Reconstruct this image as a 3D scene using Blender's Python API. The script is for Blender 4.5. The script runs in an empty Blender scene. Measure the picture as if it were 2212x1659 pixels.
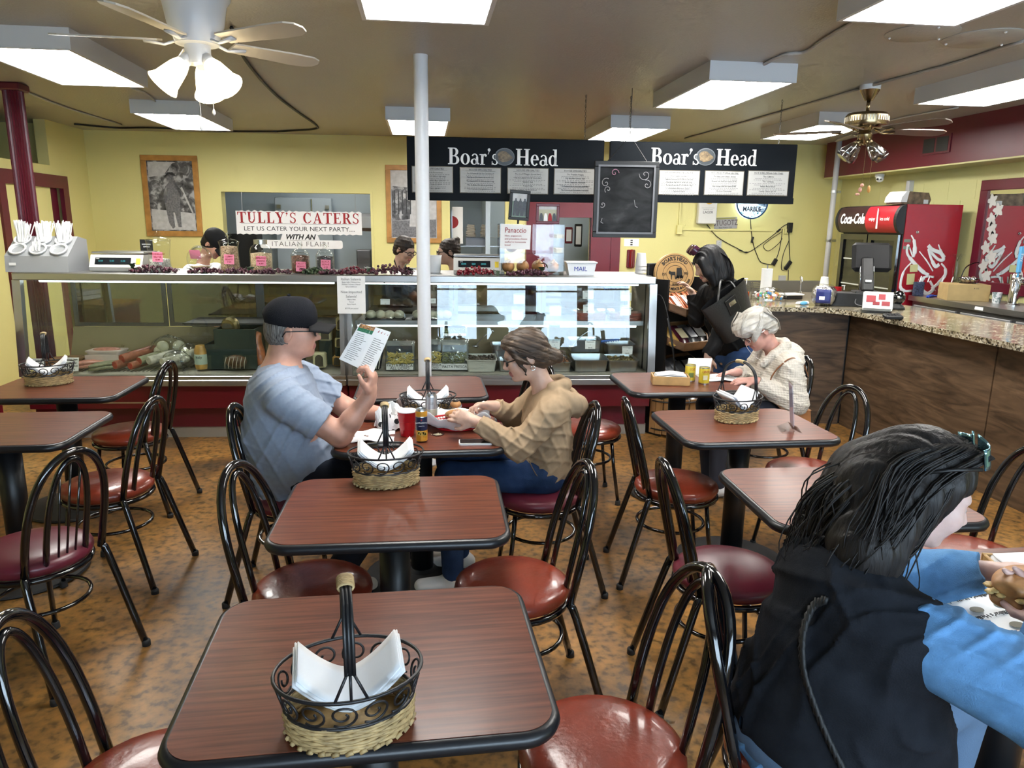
import bpy, math, random
import numpy as np
from mathutils import Vector, Matrix, Euler
random.seed(7); rng = np.random.default_rng(7)
PI = math.pi
S = bpy.context.scene
C = S.collection
# ------------------------------------------------------------------ camera (2212 x 1659 frame)
FPX, HC = 1574.62, 1.72
PIT, ROL, YAW = math.radians(12.357), math.radians(.696), math.radians(6.976)
_up = Vector((0, math.sin(PIT), math.cos(PIT))); _fw = Vector((0, math.cos(PIT), -math.sin(PIT))); _rt = Vector((1, 0, 0))
_r = math.cos(ROL) * _rt + math.sin(ROL) * _up
_u = -math.sin(ROL) * _rt + math.cos(ROL) * _up
_Z = Matrix.Rotation(-YAW, 3, 'Z')
CR, CU, CF = _Z @ _r, _Z @ _u, _Z @ _fw
cd = bpy.data.cameras.new('camera'); cam = bpy.data.objects.new('camera', cd); C.objects.link(cam)
cd.sensor_width = 36; cd.lens = FPX / 2212 * 36; cd.clip_start = .05
cam.matrix_world = Matrix(((CR.x, CU.x, -CF.x, 0), (CR.y, CU.y, -CF.y, 0), (CR.z, CU.z, -CF.z, HC), (0, 0, 0, 1)))
S.camera = cam
def _ray(x, y): return CF + (x - 1106) / FPX * CR - (y - 829.5) / FPX * CU
def atY(x, y, Y): d = _ray(x, y); return Vector((0, 0, HC)) + d * (Y / d.y)
def atZ(x, y, Z): d = _ray(x, y); return Vector((0, 0, HC)) + d * ((Z - HC) / d.z)
# ------------------------------------------------------------------ world, exposure
S.view_settings.view_transform = 'Standard'; S.view_settings.look = 'None'
S.view_settings.gamma = 1; S.view_settings.use_curve_mapping = False
S.view_settings.exposure = 0.0
W = bpy.data.worlds.new('sky'); S.world = W; W.use_nodes = True
wn = W.node_tree.nodes; bg = wn['Background']
bg.inputs[0].default_value = (.74, .86, 1, 1); bg.inputs[1].default_value = 3.0
S.cycles.use_denoising = True; S.cycles.max_bounces = 5; S.cycles.diffuse_bounces = 3; S.cycles.glossy_bounces = 2; S.cycles.transmission_bounces = 4; S.cycles.use_adaptive_sampling = True; S.cycles.adaptive_threshold = .15; S.cycles.adaptive_min_samples = 8; S.cycles.transparent_max_bounces = 20
S.cycles.caustics_reflective = False; S.cycles.caustics_refractive = False; S.cycles.sample_clamp_indirect = 4
PANEL_POWER = 27.0
DAY = 48.0
def area(name, loc, rot, sx, sy, power, col):
    l = bpy.data.lights.new(name, 'AREA'); l.shape = 'RECTANGLE'; l.size = sx; l.size_y = sy; l.energy = power; l.color = col
    o = bpy.data.objects.new(name, l); C.objects.link(o); o.location = loc; o.rotation_euler = rot
    return o
# daylight coming in through the street windows behind the camera
FY = -2.3
WINDOWS = [(-.68, .2, .95, 2.3), (.3, 1.12, .95, 2.3), (1.22, 2.1, .8, 2.3), (2.2, 3.1, .95, 2.3), (3.4, 5.1, .8, 2.3)]
for (x0, x1, z0, z1) in WINDOWS:
    area('window_daylight', ((x0 + x1) / 2, FY + .02, (z0 + z1) / 2), (PI / 2, 0, 0), x1 - x0, z1 - z0, DAY * (x1 - x0) * (z1 - z0), (.62, .79, 1))
# ------------------------------------------------------------------ materials
MATS = {}
def _n(t, k): return t.nodes.new(k)
def M(name, col, rough=.5, metal=0, bump=0, bscale=200, var=0, vscale=8, spec=.5, coat=0, emit=0, alpha=1, stretch=None, sheen=0, trans=0):
    if name in MATS: return MATS[name]
    m = bpy.data.materials.new(name); m.use_nodes = True; t = m.node_tree; p = t.nodes['Principled BSDF']
    c = tuple(col) + (1,)
    p.inputs['Base Color'].default_value = c; p.inputs['Roughness'].default_value = rough; p.inputs['Metallic'].default_value = metal
    p.inputs['Specular IOR Level'].default_value = spec; p.inputs['Coat Weight'].default_value = coat; p.inputs['Coat Roughness'].default_value = .08
    if sheen: p.inputs['Sheen Weight'].default_value = sheen
    if trans: p.inputs['Transmission Weight'].default_value = trans
    if emit: p.inputs['Emission Color'].default_value = c; p.inputs['Emission Strength'].default_value = emit
    if alpha < 1: p.inputs['Alpha'].default_value = alpha
    if bump or var:
        tc = _n(t, 'ShaderNodeTexCoord'); mp = _n(t, 'ShaderNodeMapping'); t.links.new(tc.outputs['Object'], mp.inputs[0])
        if stretch: mp.inputs['Scale'].default_value = stretch
    if var:
        n = _n(t, 'ShaderNodeTexNoise'); n.inputs['Scale'].default_value = vscale; n.inputs['Detail'].default_value = 4
        r = _n(t, 'ShaderNodeValToRGB'); a = 1 - var; b = 1 + var
        r.color_ramp.elements[0].position = .3; r.color_ramp.elements[1].position = .7
        r.color_ramp.elements[0].color = (col[0] * a, col[1] * a, col[2] * a, 1); r.color_ramp.elements[1].color = (min(1, col[0] * b), min(1, col[1] * b), min(1, col[2] * b), 1)
        t.links.new(mp.outputs[0], n.inputs['Vector']); t.links.new(n.outputs['Fac'], r.inputs[0]); t.links.new(r.outputs[0], p.inputs['Base Color'])
    if bump:
        n = _n(t, 'ShaderNodeTexNoise'); n.inputs['Scale'].default_value = bscale; n.inputs['Detail'].default_value = 3
        b = _n(t, 'ShaderNodeBump'); b.inputs['Strength'].default_value = bump; b.inputs['Distance'].default_value = .01
        t.links.new(mp.outputs[0], n.inputs['Vector']); t.links.new(n.outputs['Fac'], b.inputs['Height']); t.links.new(b.outputs[0], p.inputs['Normal'])
    MATS[name] = m; return m
def ramp_mat(name, stops, scale, stretch=(1, 1, 1), rough=.4, detail=6, dist=0, coat=0, bump=0, tex='noise', spec=.5, rvar=0, second=None):
    """colour ramp over a stretched noise in object space"""
    if name in MATS: return MATS[name]
    m = bpy.data.materials.new(name); m.use_nodes = True; t = m.node_tree; p = t.nodes['Principled BSDF']
    tc = _n(t, 'ShaderNodeTexCoord'); mp = _n(t, 'ShaderNodeMapping'); mp.inputs['Scale'].default_value = stretch
    t.links.new(tc.outputs['Object'], mp.inputs[0])
    if tex == 'voronoi':
        n = _n(t, 'ShaderNodeTexVoronoi'); n.inputs['Scale'].default_value = scale; out = n.outputs['Color']
    elif tex == 'wave':
        n = _n(t, 'ShaderNodeTexWave'); n.inputs['Scale'].default_value = scale; n.inputs['Distortion'].default_value = dist; n.inputs['Detail'].default_value = 3; out = n.outputs['Fac']
    else:
        n = _n(t, 'ShaderNodeTexNoise'); n.inputs['Scale'].default_value = scale; n.inputs['Detail'].default_value = detail; n.inputs['Distortion'].default_value = dist; out = n.outputs['Fac']
    t.links.new(mp.outputs[0], n.inputs['Vector'])
    r = _n(t, 'ShaderNodeValToRGB'); e = r.color_ramp.elements
    while len(e) < len(stops): e.new(.5)
    for k, (q, c) in enumerate(stops): e[k].position = q; e[k].color = tuple(c) + (1,)
    t.links.new(out, r.inputs[0]); col = r.outputs[0]
    if second:   # (scale, stops, blend factor) multiplied on top
        n2 = _n(t, 'ShaderNodeTexNoise'); n2.inputs['Scale'].default_value = second[0]; n2.inputs['Detail'].default_value = 7
        r2 = _n(t, 'ShaderNodeValToRGB'); e2 = r2.color_ramp.elements
        while len(e2) < len(second[1]): e2.new(.5)
        for k, (q, c) in enumerate(second[1]): e2[k].position = q; e2[k].color = tuple(c) + (1,)
        mx = _n(t, 'ShaderNodeMixRGB'); mx.blend_type = 'MULTIPLY'; mx.inputs[0].default_value = second[2]
        t.links.new(tc.outputs['Object'], n2.inputs['Vector']); t.links.new(n2.outputs['Fac'], r2.inputs[0])
        t.links.new(col, mx.inputs[1]); t.links.new(r2.outputs[0], mx.inputs[2]); col = mx.outputs[0]
    t.links.new(col, p.inputs['Base Color'])
    p.inputs['Roughness'].default_value = rough; p.inputs['Coat Weight'].default_value = coat; p.inputs['Coat Roughness'].default_value = .12; p.inputs['Specular IOR Level'].default_value = spec
    if bump:
        b = _n(t, 'ShaderNodeBump'); b.inputs['Strength'].default_value = bump; b.inputs['Distance'].default_value = .01
        t.links.new(out if tex != 'voronoi' else n.outputs['Distance'], b.inputs['Height']); t.links.new(b.outputs[0], p.inputs['Normal'])
    MATS[name] = m; return m
def glass_mat(name, tint=(1, 1, 1), ior=1.5, rough=.0, boost=1.0):
    if name in MATS: return MATS[name]
    m = bpy.data.materials.new(name); m.use_nodes = True; t = m.node_tree
    t.nodes.remove(t.nodes['Principled BSDF']); o = t.nodes['Material Output']
    f0 = ((ior - 1) / (ior + 1)) ** 2 * boost
    ge = _n(t, 'ShaderNodeNewGeometry'); dt = _n(t, 'ShaderNodeVectorMath'); dt.operation = 'DOT_PRODUCT'
    t.links.new(ge.outputs['Normal'], dt.inputs[0]); t.links.new(ge.outputs['Incoming'], dt.inputs[1])
    def ma(op, x, y=None):
        q = _n(t, 'ShaderNodeMath'); q.operation = op
        for k, w_ in enumerate((x, y)):
            if w_ is None: continue
            if isinstance(w_, (int, float)): q.inputs[k].default_value = w_
            else: t.links.new(w_, q.inputs[k])
        return q.outputs[0]
    c_ = ma('ABSOLUTE', dt.outputs['Value']); sch = ma('ADD', ma('MULTIPLY', ma('POWER', ma('SUBTRACT', 1.0, c_), 5.0), 1 - f0), f0)
    a = _n(t, 'ShaderNodeBsdfTransparent'); a.inputs[0].default_value = tuple(tint) + (1,)
    g = _n(t, 'ShaderNodeBsdfGlossy'); g.inputs['Roughness'].default_value = rough
    x = _n(t, 'ShaderNodeMixShader')
    t.links.new(sch, x.inputs[0]); t.links.new(a.outputs[0], x.inputs[1]); t.links.new(g.outputs[0], x.inputs[2]); t.links.new(x.outputs[0], o.inputs[0])
    MATS[name] = m; return m
def emis(name, col, s):
    if name in MATS: return MATS[name]
    m = bpy.data.materials.new(name); m.use_nodes = True; t = m.node_tree
    t.nodes.remove(t.nodes['Principled BSDF']); e = _n(t, 'ShaderNodeEmission'); e.inputs[0].default_value = tuple(col) + (1,); e.inputs[1].default_value = s
    t.links.new(e.outputs[0], t.nodes['Material Output'].inputs[0]); MATS[name] = m; return m
# ------------------------------------------------------------------ mesh builder
def frame_of(d):
    d = d.normalized(); a = Vector((0, 0, 1)) if abs(d.z) < .95 else Vector((1, 0, 0))
    u = d.cross(a).normalized(); return u, d.cross(u).normalized()
class B:
    def __init__(s): s.v = []; s.f = []; s.m = []; s.mi = 0
    def add(s, vs, fs):
        o = len(s.v); s.v += [tuple(q) for q in vs]; s.f += [tuple(i + o for i in f) for f in fs]; s.m += [s.mi] * len(fs); return s
    def box(s, c, d, r=0, rot=None):
        """box centred at c with size d; r chamfers all edges; rot = Euler tuple or Matrix"""
        hx, hy, hz = d[0] / 2, d[1] / 2, d[2] / 2
        if r <= 0:
            vs = [Vector((sx * hx, sy * hy, sz * hz)) for sz in (-1, 1) for sy in (-1, 1) for sx in (-1, 1)]
            fs = [(0, 2, 3, 1), (4, 5, 7, 6), (0, 1, 5, 4), (2, 6, 7, 3), (0, 4, 6, 2), (1, 3, 7, 5)]
        else:
            r = min(r, hx * .98, hy * .98, hz * .98); vs = []; ix = {}
            for sx in (-1, 1):
                for sy in (-1, 1):
                    for sz in (-1, 1):
                        for a in range(3):
                            q = [sx * (hx - r), sy * (hy - r), sz * (hz - r)]; q[a] += (sx, sy, sz)[a] * r
                            ix[(sx, sy, sz, a)] = len(vs); vs.append(Vector(q))
            fs = []
            for a in range(3):
                b, e = (a + 1) % 3, (a + 2) % 3
                for g in (-1, 1):
                    def key(u, w, ax):
                        k = [0, 0, 0]; k[a] = g; k[b] = u; k[e] = w; return ix[(k[0], k[1], k[2], ax)]
                    q = [key(-1, -1, a), key(1, -1, a), key(1, 1, a), key(-1, 1, a)]; fs.append(q if g > 0 else q[::-1])
            for a in range(3):
                b, e = (a + 1) % 3, (a + 2) % 3
                for u in (-1, 1):
                    for w in (-1, 1):
                        def key2(g, ax):
                            k = [0, 0, 0]; k[a] = g; k[b] = u; k[e] = w; return ix[(k[0], k[1], k[2], ax)]
                        q = [key2(-1, b), key2(1, b), key2(1, e), key2(-1, e)]; fs.append(q if u * w < 0 else q[::-1])
            for sx in (-1, 1):
                for sy in (-1, 1):
                    for sz in (-1, 1):
                        q = [ix[(sx, sy, sz, a)] for a in range(3)]; fs.append(q if sx * sy * sz > 0 else q[::-1])
        if rot is not None:
            R = rot if isinstance(rot, Matrix) else Euler(rot).to_matrix(); vs = [R @ q for q in vs]
        c = Vector(c); return s.add([q + c for q in vs], fs)
    def b2(s, x0, x1, y0, y1, z0, z1, r=0): return s.box(((x0 + x1) / 2, (y0 + y1) / 2, (z0 + z1) / 2), (abs(x1 - x0), abs(y1 - y0), abs(z1 - z0)), r)
    def cyl(s, p0, p1, r0, r1=None, n=12, caps=True):
        p0, p1 = Vector(p0), Vector(p1); r1 = r0 if r1 is None else r1; u, w = frame_of(p1 - p0); vs = []
        for p, r in ((p0, r0), (p1, r1)):
            for i in range(n): a = 2 * PI * i / n; vs.append(p + (u * math.cos(a) + w * math.sin(a)) * r)
        fs = [(i, n + i, n + (i + 1) % n, (i + 1) % n) for i in range(n)]
        if caps: fs += [tuple(range(n)), tuple(range(2 * n - 1, n - 1, -1))]
        return s.add(vs, fs)
    def tube(s, pts, r, n=8, closed=False, flat=1, up=None):
        """sweep a round (or flattened: flat<1) section along pts; r a number or list"""
        P = [Vector(p) for p in pts]; N = len(P); R = r if isinstance(r, (list, tuple)) else [r] * N; vs = []; prev = None
        for i in range(N):
            d = (P[(i + 1) % N] - P[i - 1]) if closed else (P[min(i + 1, N - 1)] - P[max(i - 1, 0)])
            if d.length < 1e-9: d = Vector((0, 0, 1))
            d.normalize()
            if prev is None: u, w = frame_of(d) if up is None else (d.cross(Vector(up)).normalized(), None)
            else: u = (prev - d * prev.dot(d)); u = u.normalized() if u.length > 1e-6 else frame_of(d)[0]
            if up is not None:
                u2 = d.cross(Vector(up))
                if u2.length > 1e-4: u = u2.normalized()
            w = d.cross(u); prev = u
            for k in range(n): a = 2 * PI * k / n; vs.append(P[i] + (u * math.cos(a) + w * math.sin(a) * flat) * R[i])
        fs = []
        for i in range(N if closed else N - 1):
            a, b = i * n, ((i + 1) % N) * n
            for k in range(n): fs.append((a + k, a + (k + 1) % n, b + (k + 1) % n, b + k))
        if not closed: fs += [tuple(range(n - 1, -1, -1)), tuple(range((N - 1) * n, N * n))]
        return s.add(vs, fs)
    def lathe(s, prof, c=(0, 0, 0), n=20, axis=None, sx=1, sy=1):
        """profile [(radius, height)] turned about z (or about axis)"""
        c = Vector(c); Q = Vector(axis).to_track_quat('Z', 'Y').to_matrix() if axis is not None else None; vs = []
        for (r, z) in prof:
            for i in range(n):
                a = 2 * PI * i / n; q = Vector((math.cos(a) * r * sx, math.sin(a) * r * sy, z)); vs.append(c + (Q @ q if Q else q))
        fs = []
        for j in range(len(prof) - 1):
            for i in range(n): fs.append((j * n + i, j * n + (i + 1) % n, (j + 1) * n + (i + 1) % n, (j + 1) * n + i))
        if prof[0][0] > 1e-5: fs.append(tuple(range(n - 1, -1, -1)))
        if prof[-1][0] > 1e-5: fs.append(tuple(range((len(prof) - 1) * n, len(prof) * n)))
        return s.add(vs, fs)
    def ell(s, c, r, n=12, m=8, rot=None):
        c = Vector(c); r = (r, r, r) if isinstance(r, (int, float)) else r; vs = []; R = Euler(rot).to_matrix() if rot is not None and not isinstance(rot, Matrix) else rot
        for j in range(m + 1):
            t = PI * j / m
            for i in range(n):
                a = 2 * PI * i / n; q = Vector((r[0] * math.sin(t) * math.cos(a), r[1] * math.sin(t) * math.sin(a), -r[2] * math.cos(t))); vs.append(c + (R @ q if R else q))
        return s.add(vs, [(j * n + i, j * n + (i + 1) % n, (j + 1) * n + (i + 1) % n, (j + 1) * n + i) for j in range(m) for i in range(n)])
    def prism(s, poly, z0, z1, T=None):
        """extrude a 2D polygon (ccw) from z0 to z1; T maps Vector(x,y,z) -> Vector"""
        n = len(poly); vs = [Vector((x, y, z0)) for x, y in poly] + [Vector((x, y, z1)) for x, y in poly]
        if T is not None: vs = [T(q) if callable(T) else T @ q for q in vs]
        return s.add(vs, [tuple(range(n - 1, -1, -1)), tuple(range(n, 2 * n))] + [(i, (i + 1) % n, n + (i + 1) % n, n + i) for i in range(n)])
    def sheet(s, fn, nu, nv, th=0):
        """surface fn(u,v) -> point; th gives thickness"""
        vs = [Vector(fn(i / nu, j / nv)) for j in range(nv + 1) for i in range(nu + 1)]
        fs = [(j * (nu + 1) + i, j * (nu + 1) + i + 1, (j + 1) * (nu + 1) + i + 1, (j + 1) * (nu + 1) + i) for j in range(nv) for i in range(nu)]
        if th:
            no = [Vector() for _ in vs]
            for f in fs:
                q = (vs[f[1]] - vs[f[0]]).cross(vs[f[3]] - vs[f[0]])
                for i in f: no[i] += q
            o = len(vs); lo = [p - q.normalized() * th if q.length > 1e-12 else p for p, q in zip(vs, no)]
            rim = [(i, 0) for i in range(nu + 1)] + [(nu, j) for j in range(1, nv + 1)] + [(i, nv) for i in range(nu - 1, -1, -1)] + [(0, j) for j in range(nv - 1, 0, -1)]
            ids = [j * (nu + 1) + i for i, j in rim]; k = len(ids)
            fs = fs + [tuple(i + o for i in f[::-1]) for f in fs] + [(ids[i], o + ids[i], o + ids[(i + 1) % k], ids[(i + 1) % k]) for i in range(k)]
            vs = vs + lo
        return s.add(vs, fs)
    def ob(s, name, mat, parent=None, smooth=False, mats=None):
        me = bpy.data.meshes.new(name); me.from_pydata(s.v, [], s.f)
        for k in (mats or [mat]): me.materials.append(MATS[k] if isinstance(k, str) else k)
        if mats: me.polygons.foreach_set('material_index', s.m)
        if smooth:
            me.polygons.foreach_set('use_smooth', [True] * len(me.polygons))
            if smooth != 1: me.set_sharp_from_angle(angle=math.radians(smooth))
        me.update(); o = bpy.data.objects.new(name, me); C.objects.link(o)
        if parent is not None: o.parent = parent
        return o
def tag(o, label, cat, group=None, kind=None):
    o['label'] = label; o['category'] = cat
    if group: o['group'] = group
    if kind: o['kind'] = kind
    return o
def struct(o, label=None, cat=None):
    o['kind'] = 'structure'
    if label: o['label'] = label
    if cat: o['category'] = cat
    return o
def thing(name, label, cat, loc=(0, 0, 0), rz=0, group=None, rot=None):
    o = bpy.data.objects.new(name, None); C.objects.link(o); o.location = loc; o.rotation_euler = rot or (0, 0, rz); o.empty_display_size = .05
    return tag(o, label, cat, group)
def copy_tree(o, parent=None):
    c = o.copy(); C.objects.link(c); c.parent = parent
    for ch in o.children: copy_tree(ch, c)
    return c
def dup(o, loc, rz, label, group=None):
    c = copy_tree(o); c.location = loc; c.rotation_euler = (0, 0, rz); c['label'] = label
    if group: c['group'] = group
    return c
def rrect(x0, x1, y0, y1, r, n=5):
    o = []
    for cx, cy, a0 in ((x1 - r, y0 + r, -PI / 2), (x1 - r, y1 - r, 0), (x0 + r, y1 - r, PI / 2), (x0 + r, y0 + r, PI)):
        for i in range(n + 1): a = a0 + PI / 2 * i / n; o.append((cx + r * math.cos(a), cy + r * math.sin(a)))
    return o
def arc(cx, cy, r, a0, a1, n): return [(cx + r * math.cos(math.radians(a0 + (a1 - a0) * i / n)), cy + r * math.sin(math.radians(a0 + (a1 - a0) * i / n))) for i in range(n + 1)]
def spline(pts, n=6):
    """Catmull-Rom through pts"""
    P = [Vector(p) for p in pts]; P = [P[0] * 2 - P[1]] + P + [P[-1] * 2 - P[-2]]; o = []
    for i in range(1, len(P) - 2):
        a, b, c, d = P[i - 1:i + 3]
        for k in range(n):
            t = k / n; o.append(.5 * (2 * b + (c - a) * t + (2 * a - 5 * b + 4 * c - d) * t * t + (3 * b - a - 3 * c + d) * t ** 3))
    return o + [P[-2]]
def text(s, size, mat, parent, loc=(0, 0, 0), rot=(PI / 2, 0, 0), align='CENTER', ext=.0006, name='lettering', sx=1, shear=0, res=2, space=1, off=0, bend=None):
    """lettering as a thin mesh; local +x reads along, +y up before rot. bend(x,y)->(x,y)"""
    c = bpy.data.curves.new('t', 'FONT'); c.body = s; c.size = size; c.align_x = align; c.align_y = 'CENTER'; c.extrude = ext; c.resolution_u = res; c.shear = shear; c.space_character = space; c.offset = off
    t = bpy.data.objects.new('t', c); me = bpy.data.meshes.new_from_object(t); bpy.data.objects.remove(t); bpy.data.curves.remove(c)
    n = len(me.vertices); a = np.empty(n * 3, np.float32); me.vertices.foreach_get('co', a); a = a.reshape(-1, 3); a[:, 0] *= sx
    if bend is not None: a[:, 0], a[:, 1] = bend(a[:, 0].copy(), a[:, 1].copy())
    me.vertices.foreach_set('co', a.ravel()); me.name = name; me.materials.clear(); me.materials.append(MATS[mat] if isinstance(mat, str) else mat)
    o = bpy.data.objects.new(name, me); C.objects.link(o); o.location = loc; o.rotation_euler = rot
    if parent is not None: o.parent = parent
    return o
# ------------------------------------------------------------------ shared materials
M('black_metal', (.004, .004, .005), .12, 0, coat=.6); M('rubber', (.012, .012, .013), .7)
M('matte_black', (.006, .006, .007), .5); M('white_paint', (.74, .75, .76), .35); M('paper', (.86, .86, .85), .8); M('white_plastic', (.8, .8, .8), .35)
M('steel', (.55, .56, .57), .28, 1); M('brushed', (.5, .5, .49), .33, 1, bump=.05, bscale=90, stretch=(1, 30, 30)); M('dark_steel', (.2, .2, .21), .4, 1); M('chrome', (.75, .75, .76), .1, 1)
M('maroon', (.115, .008, .02), .35, bump=.06, bscale=300); M('case_red', (.145, .006, .014), .35); M('yellow', (.73, .67, .28), .55, bump=.12, bscale=120)
M('ink', (.012, .012, .014), .6); M('ink_red', (.33, .008, .012), .6); M('ink_blue', (.03, .06, .35), .6); M('ink_green', (.02, .16, .07), .6); M('ink_grey', (.2, .2, .2), .7)
M('pink_paper', (.85, .26, .38), .7); M('cloth_white', (.8, .81, .83), .85, bump=.1, bscale=60)
glass_mat('glass', (.97, .985, .975), 1.5, 0); glass_mat('case_glass', (.95, .98, .965), 1.5, 0); glass_mat('rear_pane', (.3, .3, .29), 3.2, .02); glass_mat('acrylic', (.975, .98, .98), 1.36, .01); glass_mat('plastic_wrap', (.93, .94, .94), 1.6, .12, 1.6)
# ================================================================== SETTING
KA = math.radians(-3.0); KO = Vector((0, 5.885, 0)); KX = Vector((math.cos(KA), math.sin(KA), 0)); KY = Vector((-math.sin(KA), math.cos(KA), 0))
def K(x, y, z=0): return KO + KX * x + KY * y + Vector((0, 0, z))
def atK(px, py, yk):
    """pixel -> (x, z) in the rear frame on its plane y = yk"""
    d = _ray(px, py); o = Vector((0, 0, HC)); t = ((KO + KY * yk - o).dot(KY)) / d.dot(KY); p = o + d * t; return ((p - KO).dot(KX), p.z)
def kthing(name, label, cat, x, y, z=0, rz=0, group=None): return thing(name, label, cat, K(x, y, z), KA + rz, group)
ZC = 2.79; WY = 3.86
# floor: stained concrete
fl = ramp_mat('stained_concrete', [(.3, (.07, .045, .024)), (.43, (.16, .08, .024)), (.56, (.29, .145, .038)), (.72, (.33, .18, .06))], 1.6, rough=.42, detail=11, dist=.35, bump=.03,
              second=(24, [(.36, (.33, .33, .36)), (.47, (.9, .9, .9)), (.62, (1.35, 1.25, 1.1))], .9))
b = B(); b.b2(-5.5, 7, -2.6, 12.6, -.1, 0); o = b.ob('floor', fl); struct(o, 'stained brown mottled concrete floor', 'floor')
ce = M('ceiling_paint', (.4, .385, .36), .38, bump=.25, bscale=70)
b = B(); b.b2(-5.5, 7, -2.6, 12.6, ZC, ZC + .1); struct(b.ob('ceiling', ce), 'grey tan textured painted ceiling', 'ceiling')
# back wall with pass-through openings, in the rear frame
x1a, z1t = atK(478, 414, WY); x1b = atK(800, 430, WY)[0]
x2a = atK(972, 500, WY)[0]; x2b = atK(1091, 500, WY)[0]
xda = atK(1137, 500, WY)[0]; xdb = atK(1340, 500, WY)[0]; xoa = atK(1195, 500, WY)[0]; xob = atK(1276, 500, WY)[0]; zot = atK(1240, 470, WY)[1]
b = B(); t = .14; XL, XR = -4.6, 5.75
for (xa, xb, za, zb) in [(XL, x1a, 0, ZC), (x1a, x1b, 0, .95), (x1a, x1b, z1t, ZC), (x1b, x2a, 0, ZC), (x2a, x2b, 0, .95), (x2a, x2b, 2.35, ZC), (x2b, xoa, 0, ZC), (xoa, xob, zot, ZC), (xob, XR, 0, ZC)]:
    b.b2(xa, xb, WY, WY + t, za, zb)
o = b.ob('wall_back', 'yellow'); o.location = KO; o.rotation_euler.z = KA; struct(o, 'yellow painted back wall behind the deli counter', 'wall')
# pass-through window trim
for i, (xa, xb, zt) in enumerate([(x1a, x1b, z1t), (x2a, x2b, 2.35)]):
    b = B(); b.b2(xa - .03, xa, WY - .015, WY, .95, zt + .03); b.b2(xb, xb + .03, WY - .015, WY, .95, zt + .03); b.b2(xa, xb, WY - .015, WY, zt, zt + .03); b.b2(xa - .03, xb + .03, WY - .03, WY + .14, .92, .95)
    o = b.ob('window_%d' % (i + 1), 'yellow'); o.location = KO; o.rotation_euler.z = KA; struct(o, ['wide pass-through opening to the kitchen behind the catering sign', 'narrow pass-through opening behind the bread case'][i], 'window')
# red door surround
b = B(); b.b2(xda, xoa, WY - .03, WY, 0, 2.3); b.b2(xob, xdb, WY - .03, WY, 0, 2.3); b.b2(xoa, xob, WY - .03, WY, zot, 2.3)
b.b2(xob + .27, xob + .31, WY - .045, WY - .03, 0, 2.3); b.b2(xoa - .03, xoa, WY - .045, WY + .1, 0, zot + .05); b.b2(xob, xob + .03, WY - .045, WY + .1, 0, zot + .05); b.b2(xoa, xob, WY - .045, WY + .1, zot, zot + .05)
o = b.ob('door_1', 'case_red'); o.location = KO; o.rotation_euler.z = KA; struct(o, 'red painted door surround behind the bread case', 'door')
# kitchen behind
M('kitchen_metal', (.5, .58, .64), .4, .15); M('kitchen_wall', (.5, .53, .55), .5)
b = B(); b.b2(-3.6, 3.2, WY + 2.2, WY + 2.3, 0, ZC); b.b2(-3.7, -3.6, WY + .14, WY + 2.3, 0, ZC); b.b2(3.2, 3.3, WY + .14, WY + 2.3, 0, ZC); b.b2(.62, .68, WY + .14, WY + 2.2, 0, ZC)
o = b.ob('wall_kitchen', 'kitchen_metal'); o.location = KO; o.rotation_euler.z = KA; struct(o, 'grey metal kitchen walls seen through the pass-through', 'wall')
# left wall with door and upper opening
LX = -4.12
b = B(); b.b2(LX - .12, LX, -2.4, 7.9, 0, ZC); b.b2(LX - .12, LX, 7.9, 9.35, 2.14, 2.3); b.b2(LX - .12, LX, 9.35, 10.3, 0, ZC); b.b2(LX - .12, LX, 9.02, 9.35, 2.3, ZC)
b.b2(LX - .9, LX - .8, 7.8, 9.5, 0, ZC); b.b2(LX - .8, LX - .12, 7.8, 7.9, 0, ZC); b.b2(LX - .8, LX - .12, 9.4, 9.5, 0, ZC)
struct(b.ob('wall_left', 'yellow'), 'yellow painted side wall with an upper opening', 'wall')
d = thing('door_2', 'maroon framed yellow door in the side wall', 'door', (LX, 8.6, 0)); d['kind'] = 'structure'
b = B(); b.b2(-.02, .025, -.7, -.58, 0, 2.06); b.b2(-.02, .025, .62, .75, 0, 2.06); b.b2(-.02, .025, -.7, .75, 2.06, 2.2); b.ob('door_frame', 'maroon', d)
b = B(); b.b2(-.05, -.01, -.58, .38, 0, 2.06); b.ob('door_leaf', 'yellow', d); b = B(); b.b2(-.1, -.05, .38, .62, 0, 2.06); b.ob('door_jamb', 'maroon', d)
b = B(); b.b2(LX - .78, LX - .3, 7.95, 8.62, 2.42, 2.79); tag(b.ob('air_duct', 'maroon'), 'maroon boxed duct in the opening above the side door', 'duct')
# right wall, soffit, baseboards
RX = 5.55
b = B(); b.b2(RX, RX + .12, -2.4, 9.8, 0, ZC); struct(b.ob('wall_right', M('yellow_block', (.58, .55, .26), .5, bump=.1, bscale=120)), 'pale yellow painted block side wall', 'wall')
b = B()
for r_ in range(1, 12):
    z = r_ * .2 + .02; b.b2(RX - .003, RX, 2, 9.6, z - .004, z + .004)
    for c_ in range(19): y = 2 + c_ * .4 + (.2 if r_ % 2 else 0); b.b2(RX - .003, RX, y - .004, y + .004, z - .196, z - .004)
struct(b.ob('trim_1', 'yellow_block'), 'raised block joints on the side wall', 'trim')
b = B(); b.b2(5.2, RX, -2.4, 9.3, 2.36, ZC); struct(b.ob('trim_2', 'maroon'), 'maroon painted soffit along the side wall', 'trim')
b = B(); b.b2(5.2, RX, -2.4, 9.3, 2.345, 2.36); struct(b.ob('trim_3', 'yellow_block'), 'pale underside of the maroon soffit', 'trim')
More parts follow.
